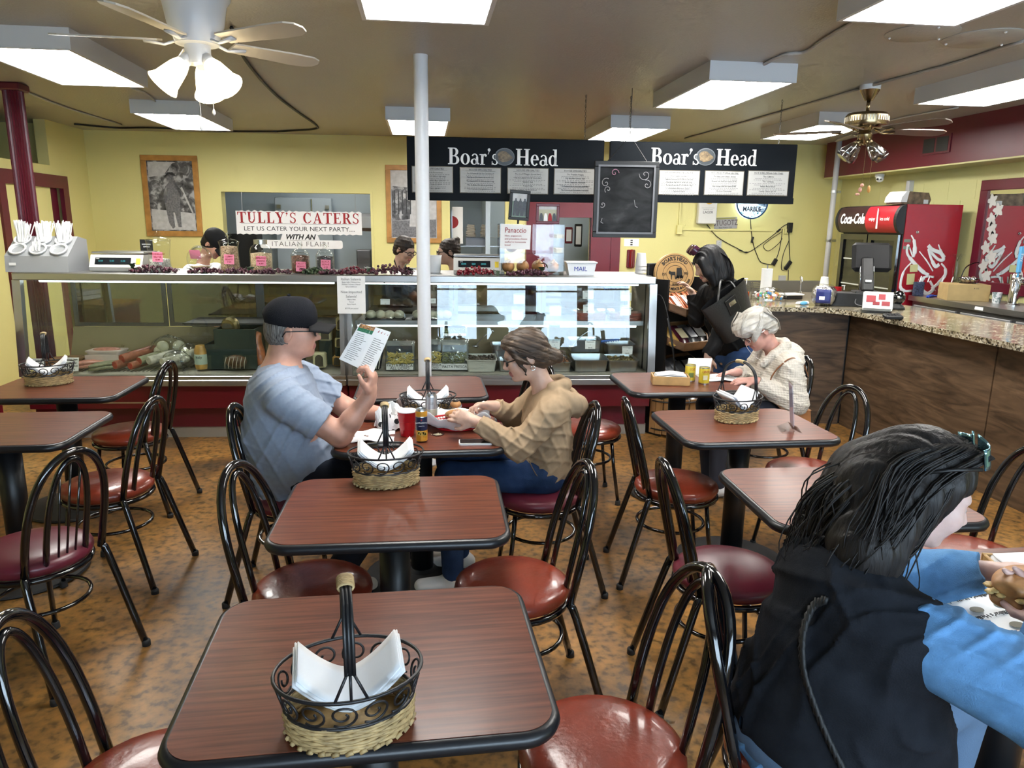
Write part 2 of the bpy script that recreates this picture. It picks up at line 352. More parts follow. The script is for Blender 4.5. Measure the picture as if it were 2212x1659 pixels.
# street wall behind the camera with real windows
M('street_wall', (.5, .43, .22), .6)
b = B(); xs = -4.3; zt = 2.3
for (xa, xb, za, zb) in WINDOWS:
    b.b2(xs, xa, FY - .1, FY + .06, 0, ZC); b.b2(xa, xb, FY - .1, FY + .06, 0, za); b.b2(xa, xb, FY - .1, FY + .06, zb, ZC); xs = xb
b.b2(xs, 5.7, FY - .1, FY + .06, 0, ZC); struct(b.ob('wall_front', 'street_wall'), 'street front wall with windows behind the viewer', 'wall')
for i, (xa, xb, za, zb) in enumerate(WINDOWS):
    d = bpy.data.objects.new('window_%d' % (i + 3), None); C.objects.link(d); struct(d, 'street window pane behind the viewer', 'window'); d['group'] = 'street windows'
    d.location = ((xa + xb) / 2, FY + .06, za); w = xb - xa; h = zb - za
    b = B(); b.b2(-w / 2, -w / 2 + .05, -.04, .02, .05, h - .05); b.b2(w / 2 - .05, w / 2, -.04, .02, .05, h - .05); b.b2(-w / 2, w / 2, -.04, .02, 0, .05); b.b2(-w / 2, w / 2, -.04, .02, h - .05, h); b.b2(-w / 2, w / 2, -.03, .01, h * .72, h * .72 + .03)
    b.ob('window_frame', 'white_paint', d); b = B(); b.b2(-w / 2, w / 2, -.015, -.01, 0, h); b.ob('pane', 'glass', d)
# columns and pipes
b = B(); pp = atY(908.5, 122, 5.13); b.cyl((pp.x, 5.13, 0), (pp.x, 5.13, ZC), .047, n=24); b.lathe([(.09, 0), (.09, .012), (.05, .014)], (pp.x, 5.13, 0), 20)
tag(b.ob('support_pole', M('pole_white', (.68, .7, .74), .35), smooth=40), 'white round steel support pole in front of the deli case', 'pole')
b = B(); n = 24; prof = []
for i in range(n * 2): a = PI * i / n; r = .075 if i % 2 else .064; prof.append((r * math.cos(a), r * math.sin(a)))
b.prism(prof, 0, ZC); b.box((0, 0, .08), (.2, .2, .16), .01); b.box((0, 0, ZC - .03), (.18, .18, .06), .01)
o = b.ob('column', 'maroon'); o.location = (-3.3, 6.75, 0); tag(o, 'burgundy fluted column beyond the case end', 'column')
q = thing('drain_pipe', 'pale vertical pipe with clamps in the corner beside the red cooler', 'pipe', (5.1, 8.85, 0)); b = B(); b.cyl((0, 0, 0), (0, 0, ZC), .033, n=16); b.ob('pipe', M('pipe_grey', (.5, .5, .5), .5), q, 1)
for z in (.9, 1.55, 2.15): b = B(); b.cyl((0, 0, z), (0, 0, z + .03), .04, n=16); b.box((.06, .02, z + .015), (.08, .02, .03)); b.ob('clamp', 'steel', q)
# ------------------------------------------------------------------ ceiling lights
PE = emis('panel_glow', (1, .98, .93), PANEL_POWER); M('fixture_white', (.62, .64, .68), .4)
def clight(x, y, label, rz=0):
    t = thing('ceiling_light', label, 'ceiling light', (x, y, ZC), rz, 'fluorescent ceiling panels')
    b = B(); w, l = .305, .61
    b.b2(-w, w, -l, -l + .012, -.115, 0); b.b2(-w, w, l - .012, l, -.115, 0); b.b2(-w, -w + .012, -l + .012, l - .012, -.115, 0); b.b2(w - .012, w, -l + .012, l - .012, -.115, 0); b.b2(-w + .013, w - .013, -l + .013, l - .013, -.012, -.002); b.ob('housing', 'fixture_white', t)
    b = B()
    for sx in (-1, 1): b.b2(sx * w - sx * .022, sx * w, -l + .022, l - .022, -.12, -.1155)
    for sy in (-1, 1): b.b2(-w, w, sy * l - sy * .022, sy * l, -.12, -.1155)
    b.ob('lens_frame', 'fixture_white', t)
    b = B(); b.b2(-w + .02, w - .02, -l + .02, l - .02, -.114, -.108); b.ob('diffuser', PE, t)
    return t
clight(-2.3, 5.39, 'boxed ceiling light panel beside the white ceiling fan'); clight(-2.33, 8.0, 'ceiling light panel over the framed overalls photograph')
clight(.03, 3.25, 'nearest ceiling light panel in front of the white pole'); clight(-.03, 7.95, 'ceiling light panel behind the white pole')
clight(2.2, 5.56, 'ceiling light panel in front of the menu boards'); clight(2.17, 8.05, 'ceiling light panel over the chalkboard')
clight(2.25, 2.9, 'ceiling light panel at the upper picture edge near the ceiling discs'); clight(4.12, 5.0, 'ceiling light panel nearest the maroon soffit'); clight(4.02, 7.45, 'ceiling light panel behind the brass ceiling fan')
# ================================================================== TABLES AND CHAIRS
wood = ramp_mat('table_laminate', [(.25, (.06, .014, .008)), (.45, (.115, .03, .015)), (.6, (.16, .045, .022)), (.8, (.21, .064, .032))], 3.2, (1.2, 26, 8), rough=.34, detail=7, dist=.25, coat=.05, spec=.3)
def make_table(name='cafe_table', w=.76, d=.604):
    t = thing(name, 'x', 'table', group='mahogany laminate cafe tables')
    b = B(); b.prism(rrect(-w / 2 + .006, w / 2 - .006, -d / 2 + .006, d / 2 - .006, .07, 8), .716, .75); b.ob('tabletop', wood, t)
    b = B(); R = rrect(-w / 2 + .006, w / 2 - .006, -d / 2 + .006, d / 2 - .006, .07, 8)
    b.tube([(x, y, .731) for x, y in R], .018, 8, closed=True); b.ob('edge_band', M('edge_band_black', (.008, .009, .012), .35), t, 1)
    b = B(); b.cyl((0, 0, .04), (0, 0, .70), .055, n=24); b.ob('column', M('table_black', (.006, .007, .009), .4), t, 1)
    b = B(); b.box((0, 0, .705), (.4, .06, .02)); b.box((0, 0, .705), (.06, .4, .02)); b.ob('bracket', 'table_black', t)
    b = B(); b.lathe([(.275, 0), (.285, .008), (.28, .018), (.2, .03), (.075, .045), (.06, .06), (0, .06)], n=36); b.ob('base', 'rubber', t, 35)
    return t
TABLES = [(-.13, 1.525, 1.5, 'front cafe table with the nearest wicker napkin basket'), (-.115, 2.44, -1, 'cafe table with a napkin basket in front of the seated couple'),
          (-.025, 3.37, 0, 'cafe table where the people in grey and tan eat'), (-.02, 4.36, 0, 'empty cafe table at the white pole by the case'),
          (1.555, 2.42, -1.5, 'empty cafe table behind the person in the black vest, with no basket'), (1.58, 3.385, 0, 'cafe table with a napkin basket and clear sign holder'),
          (1.61, 4.40, 0, 'cafe table with yellow cans before the person in the cream jacket'), (-2.12, 4.5, 0, 'back left cafe table with a napkin basket by the case'),
          (-1.98, 3.59, 0, 'bare cafe table at the left picture edge'), (1.6, 1.62, 0, 'cafe table where the person in the black vest eats')]
t0 = make_table()
for i, (x, y, a, lab) in enumerate(TABLES):
    t = t0 if i == 0 else copy_tree(t0); t.location = (x, y, 0); t.rotation_euler.z = math.radians(a); t['label'] = lab
# chairs: bentwood-style black tube chairs, local +x is where the sitter faces
M('seat_red', (.2, .03, .014), .3, var=.25, vscale=7, bump=.12, bscale=55, coat=.25); M('seat_burgundy', (.125, .016, .03), .32, var=.1, vscale=5, bump=.02, bscale=120)
def hoop(hw, z0, z1, x0, x1, n=28):
    """arched back: half width hw at the seat, top at z1; leans from x0 to x1"""
    P = []
    for i in range(n + 1):
        a = PI * i / n; y = math.cos(a) * hw; s = math.sin(a) ** .62
        z = z0 + (z1 - z0) * s; k = (z - z0) / (z1 - z0); P.append((x0 + (x1 - x0) * k ** 1.1, y * (1 - .10 * (1 - k)), z))
    return P
def make_chair(label, seat, spindles):
    t = thing('bistro_chair', label, 'chair', group='black metal bistro chairs')
    b = B(); b.lathe([(0, .425), (.185, .425), (.2, .435), (.207, .452), (.203, .468), (.185, .482), (.14, .492), (.07, .497), (0, .498)], n=32); b.ob('seat_cushion', seat, t, 1)
    b = B(); b.tube([(math.cos(a) * .197, math.sin(a) * .197, .415) for a in [2 * PI * i / 28 for i in range(28)]], .012, 8, closed=True); b.ob('seat_ring', 'black_metal', t, 1)
    P = hoop(.178, .44, .895, -.165, -.275); L = [(-.30, .205, .002), (-.185, .172, .40)] + P + [(-.185, -.172, .40), (-.30, -.205, .002)]
    b = B(); b.tube(spline(L[:3], 4)[:-1] + [Vector(p) for p in P] + spline(L[-3:], 4)[1:], .0145, 10); b.ob('outer_hoop', 'black_metal', t, 1)
    b = B(); P2 = hoop(.09, .44, .866, -.17, -.266); b.tube(P2, .0115, 8); b.ob('inner_hoop', 'black_metal', t, 1)
    if spindles:
        for y in (-.042, 0, .042):
            z = .44 + .415 * math.sin(math.acos(max(-1, min(1, y / .085)))) ** .62
            b = B(); k = (z - .44) / .44; b.tube([(-.17, y * .8, .42), (-.17 - .096 * k ** 1.1, y, z)], .0045, 6); b.ob('spindle', 'black_metal', t, 1)
    for s in (-1, 1):
        b = B(); b.tube([(.12, s * .125, .415), (.135, s * .14, .25), (.165, s * .165, .03)], .011, 8); b.ob('front_leg', 'black_metal', t, 1)
        b = B(); b.lathe([(.014, .03), (.016, .025), (.018, .003), (.018, 0), (0, 0)][::-1], (.166, s * .166, 0), 12); b.ob('foot_cap', 'rubber', t, 1)
        b = B(); b.lathe([(0, 0), (.017, 0), (.017, .02), (.014, .026)], (-.30, s * .205, 0), 12); b.ob('foot_cap', 'rubber', t, 1)
    b = B(); b.tube([(math.cos(a) * .165 - .02, math.sin(a) * .165, .27) for a in [2 * PI * i / 28 for i in range(28)]], .0085, 8, closed=True); b.ob('stretcher_ring', 'black_metal', t, 1)
    return t
proto = {}
def chair(x, y, deg, label, seat='seat_red', sp=False):
    key = (seat, sp)
    if key not in proto: proto[key] = make_chair(label, seat, sp); t = proto[key]
    else: t = copy_tree(proto[key])
    t.location = (x, y, 0); t.rotation_euler.z = math.radians(deg); t['label'] = label; return t
chair(-.62, 1.50, 0, 'bistro chair cut off at the lower left corner')
chair(-1.52, 2.83, 153, 'burgundy seated bistro chair with thin spindles at the left edge', 'seat_burgundy', True)
chair(-1.54, 3.57, 171, 'bistro chair with shiny red seat before the bare left table')
chair(-1.78, 4.50, 173, 'bistro chair with red seat nearest the sausage end of the case')
chair(-2.56, 3.62, 4, 'bistro chair on the far side of the bare left table')
chair(-.60, 3.34, -4, 'burgundy bistro chair the person in grey sits on', 'seat_burgundy', True)
chair(-.40, 2.42, -17, 'dark red bistro chair facing the second table from the aisle side')
chair(.30, 2.38, 187, 'red bistro chair facing the second table from the pole side')
chair(.53, 3.28, 180, 'burgundy bistro chair the person in tan sits on', 'seat_burgundy', True)
chair(1.03, 4.38, 0, 'red seated bistro chair behind the person in tan')
chair(.42, 4.30, 188, 'bistro chair mostly hidden behind the person in tan')
chair(-.42, 4.28, -6, 'bistro chair behind the person in grey beside the empty table')
chair(1.24, 3.33, -5, 'glossy red bistro chair at the table with the clear sign holder')
chair(1.12, 2.40, -2, 'burgundy seated bistro chair just behind the person in the black vest', 'seat_burgundy')
chair(2.0, 3.46, 198, 'bistro chair between the basket table and the wood counter')
chair(2.2, 4.42, 180, 'bistro chair the person in the cream jacket sits on', 'seat_red', True)
chair(.42, 1.52, 192, 'bistro chair with creased red seat at the front table')
chair(.93, 1.46, -24, 'bistro chair the person in the black vest sits on')
chair(2.12, 2.42, 186, 'red bistro chair at the right picture edge')
# ================================================================== DELI CASES
GT = -.09; GB = -.155          # front glass: top and bottom y in the rear frame
M('case_inner', (.42, .39, .33), .45); M('case_dark', (.03, .03, .032), .5); M('case_beige', (.45, .36, .2), .5)
tube_glow = emis('case_tube', (.85, .95, 1), 3.5)
def deli_case(x0, x1, label, shelf):
    w = x1 - x0; t = kthing('deli_case', label, 'display case', x0, 0)
    b = B(); b.b2(.01, w - .01, -.03, .66, .09, .30); b.ob('toe_kick', 'maroon', t)
    b = B(); b.b2(.0, w, -.02, -.005, 0, .09); b.ob('baseboard', M('base_grey', (.33, .31, .28), .5), t)
    b = B(); b.b2(.0, w, -.11, .68, .26, .455, .004); b.ob('lower_panel', 'case_red', t)
    b = B(); b.b2(0, w, -.175, .68, .455, .505, .006); b.b2(0, w, -.165, -.14, .505, .535, .003); b.ob('bottom_rail', 'brushed', t)
    b = B(); b.b2(.05, w * .45, -.112, -.111, .305, .316); b.ob('name_plate', 'steel', t)
    b = B(); b.b2(0, w, -.12, .02, 1.265, 1.322, .006); b.b2(0, w, .02, .56, 1.30, 1.322); b.ob('top_rail', 'brushed', t)
    # interior
    b = B(); b.b2(.03, w - .03, -.14, .6, .53, .545); b.ob('deck', 'case_inner', t)
    b = B(); b.sheet(lambda u, v: (.03 + u * (w - .06), .5 + .12 * v, .545 + .27 * v), 1, 1, .01)
    for k in range(9): b.cyl((.2 + k * (w - .4) / 8, .53, .66), (.2 + k * (w - .4) / 8, .545, .66), .012, n=10)
    b.ob('back_panel', 'case_beige', t)
    for s in (0, 1):
        xx = .012 if s == 0 else w - .012
        b = B(); b.b2(xx - .012, xx + .012, -.03, .62, .54, 1.265); b.ob('side_glass' if (s == 0 and shelf == 0) else 'side_panel', 'case_glass' if (s == 0 and shelf == 0) else 'case_inner', t)
        b = B(); b.sheet(lambda u, v: (xx - .03 + .06 * u, GB - .004 + (GT - GB) * v, .53 + .735 * v), 1, 1, .05); b.ob('corner_post', 'brushed', t)
    # rear sliding doors
    nd = 3
    for k in range(nd):
        xa = .05 + k * (w - .1) / nd; xb = xa + (w - .1) / nd - .005; yy = .60 + .02 * (k % 2)
        f = B()
        for (a, c, e, g) in [(xa, xb, .82, .85), (xa, xb, 1.2, 1.23), (xa, xa + .035, .85, 1.2), (xb - .035, xb, .85, 1.2)]: f.b2(a, c, yy, yy + .018, e, g)
        d = f.ob('sliding_door', 'dark_steel', t); g_ = B(); g_.b2(xa + .035, xb - .035, yy + .007, yy + .01, .85, 1.2); g_.ob('pane', 'rear_pane', d)
    # glass front
    b = B(); b.sheet(lambda u, v: (.03 + u * (w - .06), GB + (GT - GB) * v, .53 + .735 * v), 1, 1, .006); b.ob('front_glass', 'case_glass', t)
    b = B(); b.cyl((.1, .06, 1.25), (w - .1, .06, 1.25), .012, n=8); b.ob('lamp_tube', tube_glow, t)
    if shelf:
        b = B(); b.b2(.05, w - .05, .05, .52, .93, .945); b.b2(.05, w - .05, .03, .05, .915, .95); b.ob('shelf', 'steel', t)
        b = B(); b.b2(.06, w * .33, .06, .08, .895, .91); b.b2(w * .37, w * .66, .06, .08, .895, .91); b.b2(w * .7, w - .1, .06, .08, .895, .91); b.ob('shelf_lamp', tube_glow, t)
        for xx in (.06, w * .35, w * .68, w - .06): b = B(); b.b2(xx - .01, xx + .01, .5, .55, .545, .94); b.ob('shelf_bracket', 'steel', t)
    else:
        b = B(); b.b2(w * .46, w - .04, .12, .52, .9, .912); b.ob('wire_shelf', 'case_dark', t)
        for k in range(22): xx = .75 + k * .02; 
        b = B()
        for k in range(30): b.cyl((.3 + k * .03, -.08, .556), (.3 + k * .03, .46, .556), .003, n=5)
        b.ob('deck_grille', 'steel', t)
    return t
deli_case(-3.07, -.61, 'long deli case holding sausages and cheeses, red base', 0)
deli_case(-.60, 1.85, 'deli case holding pasta bags and steel pans beside the snack rack', 1)
# ------------------------------------------------------------------ food inside
M('salami_skin', (.3, .09, .05), .35, var=.3, vscale=40); M('salami_cut', (.36, .035, .02), .4, var=.4, vscale=60); M('salami_white', (.5, .47, .38), .5, var=.35, vscale=30)
M('sausage_pink', (.5, .2, .15), .35, var=.25, vscale=40); M('sausage_brown', (.25, .12, .045), .35, var=.3, vscale=30); M('sausage_green', (.22, .22, .13), .4, var=.3, vscale=40)
M('foam_tray', (.6, .5, .45), .4); M('mozzarella', (.72, .68, .5), .3, var=.1); M('cheese', (.6, .5, .25), .4); M('cheese_gold', (.42, .24, .06), .35, var=.3, vscale=25); M('ham', (.4, .13, .05), .3, var=.35, vscale=20, coat=.4)
M('dark_salami', (.09, .045, .02), .4, var=.5, vscale=60, bump=.5, bscale=60); M('label_cream', (.62, .57, .36), .5); M('label_dark', (.07, .06, .04), .5); M('bin_green', (.02, .035, .03), .4)
def deck_item(px, py, y): x, z = atK(px, py, y); return x, max(z, .56)
def roll(px, py, y, r, l, ang, tilt, mat, end, label, z=None):
    x, zz = atK(px, py, y); zz = max(.562 + r, zz) if z is None else z
    t = kthing('salami', label, 'salami', x, y, zz, 0, 'salami rolls in the case'); d = Vector((math.sin(ang), math.cos(ang), tilt)).normalized()
    b = B(); b.lathe([(0, -.001), (r * .9, 0), (r, .01), (r, l - .02), (r * .8, l - .004), (0, l)], axis=d, n=16); b.ob('casing', mat, t, 30)
    b = B(); b.lathe([(0, -.003), (r * .86, -.002), (r * .88, .004), (0, .004)], axis=d, n=16); b.ob('cut_end', end, t)
roll(247, 789, -.04, .034, .3, .45, .05, 'salami_skin', 'salami_cut', 'salami roll with red cut end lying lowest in the pile'); roll(281, 791, -.05, .03, .3, .4, .05, 'salami_skin', 'salami_cut', 'smaller salami roll with red cut end beside the lowest one')
roll(263, 775, .0, .038, .32, .5, .12, 'salami_skin', 'salami_cut', 'red salami roll on top of the pile', z=.64); roll(300, 775, .0, .034, .3, .5, .1, 'sausage_green', 'salami_cut', 'salami roll in grey casing with red cut end', z=.625)
roll(320, 768, -.02, .036, .3, .55, .1, 'salami_white', 'salami_white', 'white dusted salami beside the red salami rolls', z=.63); roll(350, 782, -.04, .03, .26, .5, .05, 'salami_white', 'salami_white', 'white dusted salami below the plastic bags')
def sausages(px, py, y, n, mat, label, ln=.2, r=.016, ang=1.2, rows=2):
    x, z = deck_item(px, py, y); t = kthing('sausage_pack', label, 'sausages', x, y, .562)
    for k in range(n):
        b = B(); yy = .03 * (k % (n // rows)); zz = r + (k // (n // rows)) * r * 1.7; a = ang + random.uniform(-.1, .1); c = Vector((math.sin(a), math.cos(a), 0)) * ln / 2
        b.tube(spline([(-c.x, yy - c.y, zz), (0, yy + random.uniform(-.008, .008), zz + .006), (c.x, yy + c.y, zz)], 4), [r * .6] + [r] * 7 + [r * .6], 8); b.ob('sausage', mat, t, 1)
sausages(135, 785, .08, 10, 'sausage_brown', 'heap of brown sausages at the case end', .26, .018); sausages(192, 790, .0, 8, 'sausage_pink', 'pink raw sausages beside the sweet sausage card', .2); sausages(225, 792, -.06, 8, 'sausage_green', 'greyish herb sausages beside the salami ends', .22, .015, .9)
x, z = atK(232, 764, .16); t = kthing('meat_tray', 'wrapped foam tray of pink meat on the sausages', 'food tray', x, .16, .66); b = B(); b.prism(rrect(-.13, .13, -.08, .08, .03), 0, .02); b.prism(rrect(-.14, .14, -.09, .09, .03), .02, .03); b.ob('tray', 'foam_tray', t)
b = B(); b.ell((0, 0, .03), (.11, .06, .02)); b.ob('meat', 'sausage_pink', t, 1)
b = B(); b.b2(-.13, .13, -.1, .12, -.1, 0); b.ob('block', 'foam_tray', t)
def pile_bag(px, py, y, rx, rz, label, inner, n=6):
    x, z = deck_item(px, py, y); t = kthing('food_bag', label, 'food bag', x, y, .562)
    for k in range(n):
        b = B(); b.ell((random.uniform(-.6, .6) * rx, random.uniform(-.04, .05), random.uniform(.25, 1.1) * rz), (rx * .33, .04, rz * .3), 10, 7); b.ob('piece', inner, t, 1)
    b = B(); ph = [random.uniform(0, 6) for _ in range(6)]
    def f(u, v):
        a = 2 * PI * u; e = PI * v; k = 1 + .10 * math.sin(5 * a + ph[0]) * math.sin(3 * e + ph[1]) + .06 * math.sin(11 * a + ph[2] + 4 * e)
        return (rx * math.sin(e) * math.cos(a) * k, .075 * math.sin(e) * math.sin(a) * k, rz * .75 - rz * .8 * math.cos(e) * k)
    b.sheet(f, 32, 16); b.ob('wrapper', 'plastic_wrap', t, 1)
pile_bag(385, 790, .02, .11, .09, 'plastic bag of small cured meats lying at the case front', 'salami_white'); pile_bag(365, 755, .2, .15, .15, 'tall crumpled plastic bag of cheeses behind the salamis', 'mozzarella', 8); pile_bag(410, 760, .1, .1, .12, 'crumpled bag of mozzarella beside the labelled jar', 'mozzarella')
x, z = deck_item(436, 790, .0); t = kthing('labelled_jar', 'round package with a mint label beside the black bins', 'jar', x, .0, .562); b = B(); b.lathe([(0, 0), (.045, 0), (.05, .02), (.05, .15), (.035, .19), (0, .195)], n=18); b.ob('body', 'cheese_gold', t, 40); b = B(); b.lathe([(.051, .04), (.0515, .042), (.0515, .12), (.051, .122)], n=18); b.ob('label', M('mint', (.45, .55, .45), .5), t, 1); text('Italy', .03, 'ink', t, (0, -.053, .1))
for k, (px, zz, hh) in enumerate([(505, .56, .2), (515, .76, .12)]):
    x, z = atK(px, 740, .08); t = kthing('food_bin', ['large black food bin on the case deck', 'dark riser bin under the wrapped cheese wheel'][k], 'bin', x, .12, zz); w = .2 - .04 * k; b = B(); b.b2(-w, w, -.12, .14, 0, .01); b.b2(-w, w, -.13, -.12, 0, hh); b.b2(-w, w, .13, .14, 0, hh); b.b2(-w, -w + .01, -.12, .14, 0, hh); b.b2(w - .01, w, -.12, .14, 0, hh); b.ob('bin', 'bin_green', t)
x, z = atK(498, 703, .1); t = kthing('wrapped_cheese', 'foil wrapped cheese wheel on the dark riser', 'cheese', x, .1, z); b = B(); b.lathe([(0, -.04), (.055, -.04), (.07, -.02), (.07, .02), (.055, .04), (0, .04)], axis=(.2, 1, .1), n=24); b.ob('wheel', M('foil_gold', (.35, .27, .12), .25, .7, bump=.6, bscale=30), t, 30)
b = B(); b.b2(-.05, .05, -.046, -.044, -.018, .02); b.ob('label', 'label_dark', t)
x, z = atK(513, 785, -.02); t = kthing('dark_salami', 'netted dark salami in the black bin', 'salami', x, -.05, .6); b = B(); b.ell((0, 0, .03), (.085, .05, .055), 16, 10); b.ob('body', 'dark_salami', t, 1); b = B(); 
for k in range(6): b.tube([(-.08 + k * .03, -.052 * math.cos((k - 2.5) * .35), .03 - .05), (-.07 + k * .03, -.058, .03), (-.06 + k * .03, -.045, .075)], .003, 5)
b.ob('netting', 'salami_white', t)
x, z = atK(558, 740, .05); t = kthing('ham_joint', 'long smoked orange ham standing behind the black cap', 'ham', x, .05, .56); b = B(); b.tube(spline([(0.02, 0, 0.02), (.0, 0, .12), (-.015, 0, .22), (.01, .0, .29)], 4), [.05, .055, .055, .05, .05, .05, .048, .045, .045, .04, .035, .03, .02], 14); b.ob('ham', 'ham', t, 1)
cz = [(640, 720, 0), (702, 720, 1), (690, 785, 2), (735, 700, 3), (733, 740, 4), (728, 790, 5), (752, 740, 6), (750, 790, 7)]
cl = ['wedge of pale cheese partly behind the black cap', 'cream cheese block with dark label, upper row', 'cream cheese block with large dark label, lower row', 'cheese wedge with horse label at the case divider', 'golden cheese wedge, middle of its stack', 'golden cheese wedge, bottom of its stack', 'amber cheese wedge at the divider, upper', 'amber cheese wedge at the divider, lower']
for px, py, k in cz:
    big = k < 3; y = .16 if k in (0, 1) else (.02 if k == 2 else .1); x, z = atK(px, py, y); w, h = (.052, .125) if big else (.036, .085 if k > 3 else .11)
    zb = max(.562, z - h / 2); t = kthing('cheese_block', cl[k], 'cheese', x, y, zb)
    b = B(); b.box((0, .03, h / 2), (2 * w, .08, h), .012); b.ob('cheese', 'label_cream' if big else ('cheese' if k in (3, 4) else 'cheese_gold'), t)
    b = B(); b.prism(arc(0, h * .62, w * .62, 0, 180, 10) + [(-w * .62, h * .12), (w * .62, h * .12)], 0, .002, lambda q: Vector((q.x, -.0105 - q.z, q.y))); b.ob('label', 'label_dark', t)
    if zb > .6: b = B(); b.b2(-w, w, -.0, .07, .562 - zb, 0); b.ob('riser', 'bin_green', t)
# price and name cards
def card(px, py, y, w, h, lines, label, lean=.25, z=None, holder=False):
    x, zz = atK(px, py, y); zz = zz if z is None else z; t = kthing('price_card', label, 'price card', x, y, zz - h / 2, 0, 'cards in the deli case'); R = (-lean, 0, 0)
    b = B(); b.box((0, 0, h / 2), (w, .002, h), rot=R); b.ob('card', 'paper', t)
    for k, (s, sz, m) in enumerate(lines):
        v = h * (.86 - .72 * k / max(1, len(lines) - 1)) if len(lines) > 1 else h / 2
        text(s, sz, m, t, (0, -.0025 + (v - h / 2) * math.sin(lean) * 1, h / 2 + (v - h / 2) * math.cos(lean)), (PI / 2 - lean, 0, 0))
    if holder: b = B(); b.box((0, .003, h / 2 + .006), (w + .012, .002, h + .02), rot=R); b.b2(-.01, .01, .0, .02, -.03, .005); b.ob('holder', 'acrylic', t)
card(80, 787, -.1, .11, .09, [('New York Style', .016, 'ink'), ('Italian Sausage', .016, 'ink'), ('HOT SAUSAGE', .015, 'ink_red'), ('4.99 pound', .014, 'ink')], 'hot sausage name card beside the back basket')
card(152, 787, -.11, .125, .105, [('New York Style', .017, 'ink'), ('Italian Sausage', .017, 'ink'), ('SWEET SAUSAGE', .015, 'ink'), ('4.99 pound', .016, 'ink')], 'sweet sausage name card in front of the sausages')
def wallcard(lines, px, py, w, h, label, yk=-.1):
    pass
# notice taped on the glass
x, z = atK(759, 637, -.135); t = kthing('paper_notice', 'white salami notice taped on the case glass', 'notice', x, -.135, z); h = .29; b = B(); b.box((0, 0, 0), (.215, .001, h), rot=(-.085, 0, 0)); b.ob('sheet', 'paper', t)
for s, sz, dz in [('Italian Salamis', .028, .12), ('Beato Sella | Molinari Hot', .0135, .097), ('Molinari Toscano | Fennel', .0135, .08), ('Spicy Calabrese', .0135, .063), ('New Imported', .027, .022), ('Salamis!', .027, -.012), ('Milano Mild', .0135, -.036), ('Fennel', .0135, -.054), ('Spicy Napoli', .0135, -.071), ('$19.99 per pound', .014, -.104)]:
    text(s, sz, 'ink_grey', t, (0, -.002 + dz * .085, dz), (PI / 2 - .085, 0, 0))
# upper shelf of the second case
for k, (px, lab) in enumerate([(832, 'wrapped tray of mozzarella balls with a name card'), (932, 'wrapped tray of white mozzarella pieces behind the pole')]):
    x, z = atK(px, 672, .12); t = kthing('mozzarella_tray', lab, 'food tray', x, .14, .945); b = B(); b.prism(rrect(-.16, .16, -.08, .08, .03), 0, .015); b.ob('tray', 'matte_black', t)
    for j in range(4 + k): b = B(); b.ell((-.115 + j * (.075 - .015 * k), random.uniform(-.02, .02), .042), (.045, .05, .036), 12, 8); b.ob('mozzarella_ball', 'mozzarella', t, 1)
    b = B(); ph = random.random() * 6; b.sheet(lambda u, v: (-.165 + .33 * u, -.085 + .17 * v, .018 + .075 * (math.sin(PI * u) * math.sin(PI * v)) ** .4 + .004 * math.sin(23 * u + 5 * v + ph)), 20, 10); b.ob('film', 'plastic_wrap', t, 1)
card(832, 652, .04, .075, .045, [('FRESH MOZZARELLA', .007, 'ink'), ('9.99', .009, 'ink')], 'small card standing on the mozzarella tray'); card(935, 650, .06, .05, .04, [('6.99', .012, 'ink')], 'small card partly hidden by the pole')
# pasta bags
M('pasta_yellow', (.55, .45, .14), .4); M('pasta_green', (.25, .27, .13), .4)
def pasta_bag(px, z, y, w, h, mat, label, words, lean=.15, seed=1):
    x, _ = atK(px, 780, y); t = kthing('pasta_bag', label, 'pasta bag', x, y, z); rr = random.Random(seed); R = Matrix.Rotation(-lean, 3, 'X')
    b = B(); b.sheet(lambda u, v: R @ Vector((-w / 2 + w * u, -.03 * math.sin(PI * u) ** .6 * math.sin(PI * min(1, v * 1.15)) ** .6, h * v)), 12, 8, .04); b.ob('bag', M('bag_back', (.3, .31, .3), .3), t, 1)
    b = B()
    for k in range(150):
        c = R @ Vector((rr.uniform(-.42, .42) * w, -.036 + rr.uniform(-.004, .004), h * rr.uniform(.24, .58))); d = Vector((rr.uniform(-1, 1), rr.uniform(-.15, .15), rr.uniform(-.6, .6))).normalized() * (.017 if mat == 'pasta_yellow' else .009)
        b.cyl(c - d, c + d, .0045 if mat == 'pasta_yellow' else .0028, n=5)
    o = b.ob('pasta', mat, t, 1); o['kind'] = 'stuff'
    b = B(); b.box(R @ Vector((0, -.036, h * .72)), (w * .86, .002, h * .22), rot=R); b.ob('dark_label', M('bag_dark', (.03, .035, .04), .3, coat=.5), t)
    b = B(); b.box(R @ Vector((0, -.034, h * .12)), (w * .92, .002, h * .2), rot=R); b.ob('name_label', 'cloth_white', t)
    for k, s in enumerate(words): text(s, w * .135, 'ink', t, R @ Vector((0, -.037, h * (.12 + (.045 if len(words) > 1 else 0) - .09 * k))), (PI / 2 - lean, 0, 0))
    b = B(); b.sheet(lambda u, v: R @ Vector((-w * .52 + w * 1.04 * u, -.045 * math.sin(PI * u) ** .5 * math.sin(PI * min(1, v * 1.05 + .03)) ** .5 + .004 * math.sin(19 * u + 13 * v), h * 1.06 * v)), 20, 14); b.ob('wrapper', 'plastic_wrap', t, 1)
pasta_bag(864, .55, -.02, .235, .24, 'pasta_yellow', 'bag of yellow fresh pasta left of the pole', ['PASTA FRESCA', 'ALL UOVO'], seed=1); pasta_bag(930, .55, .0, .2, .25, 'pasta_yellow', 'bag of yellow fresh pasta half behind the pole', ['PASTA FRESCA', 'ALL UOVO'], seed=2)
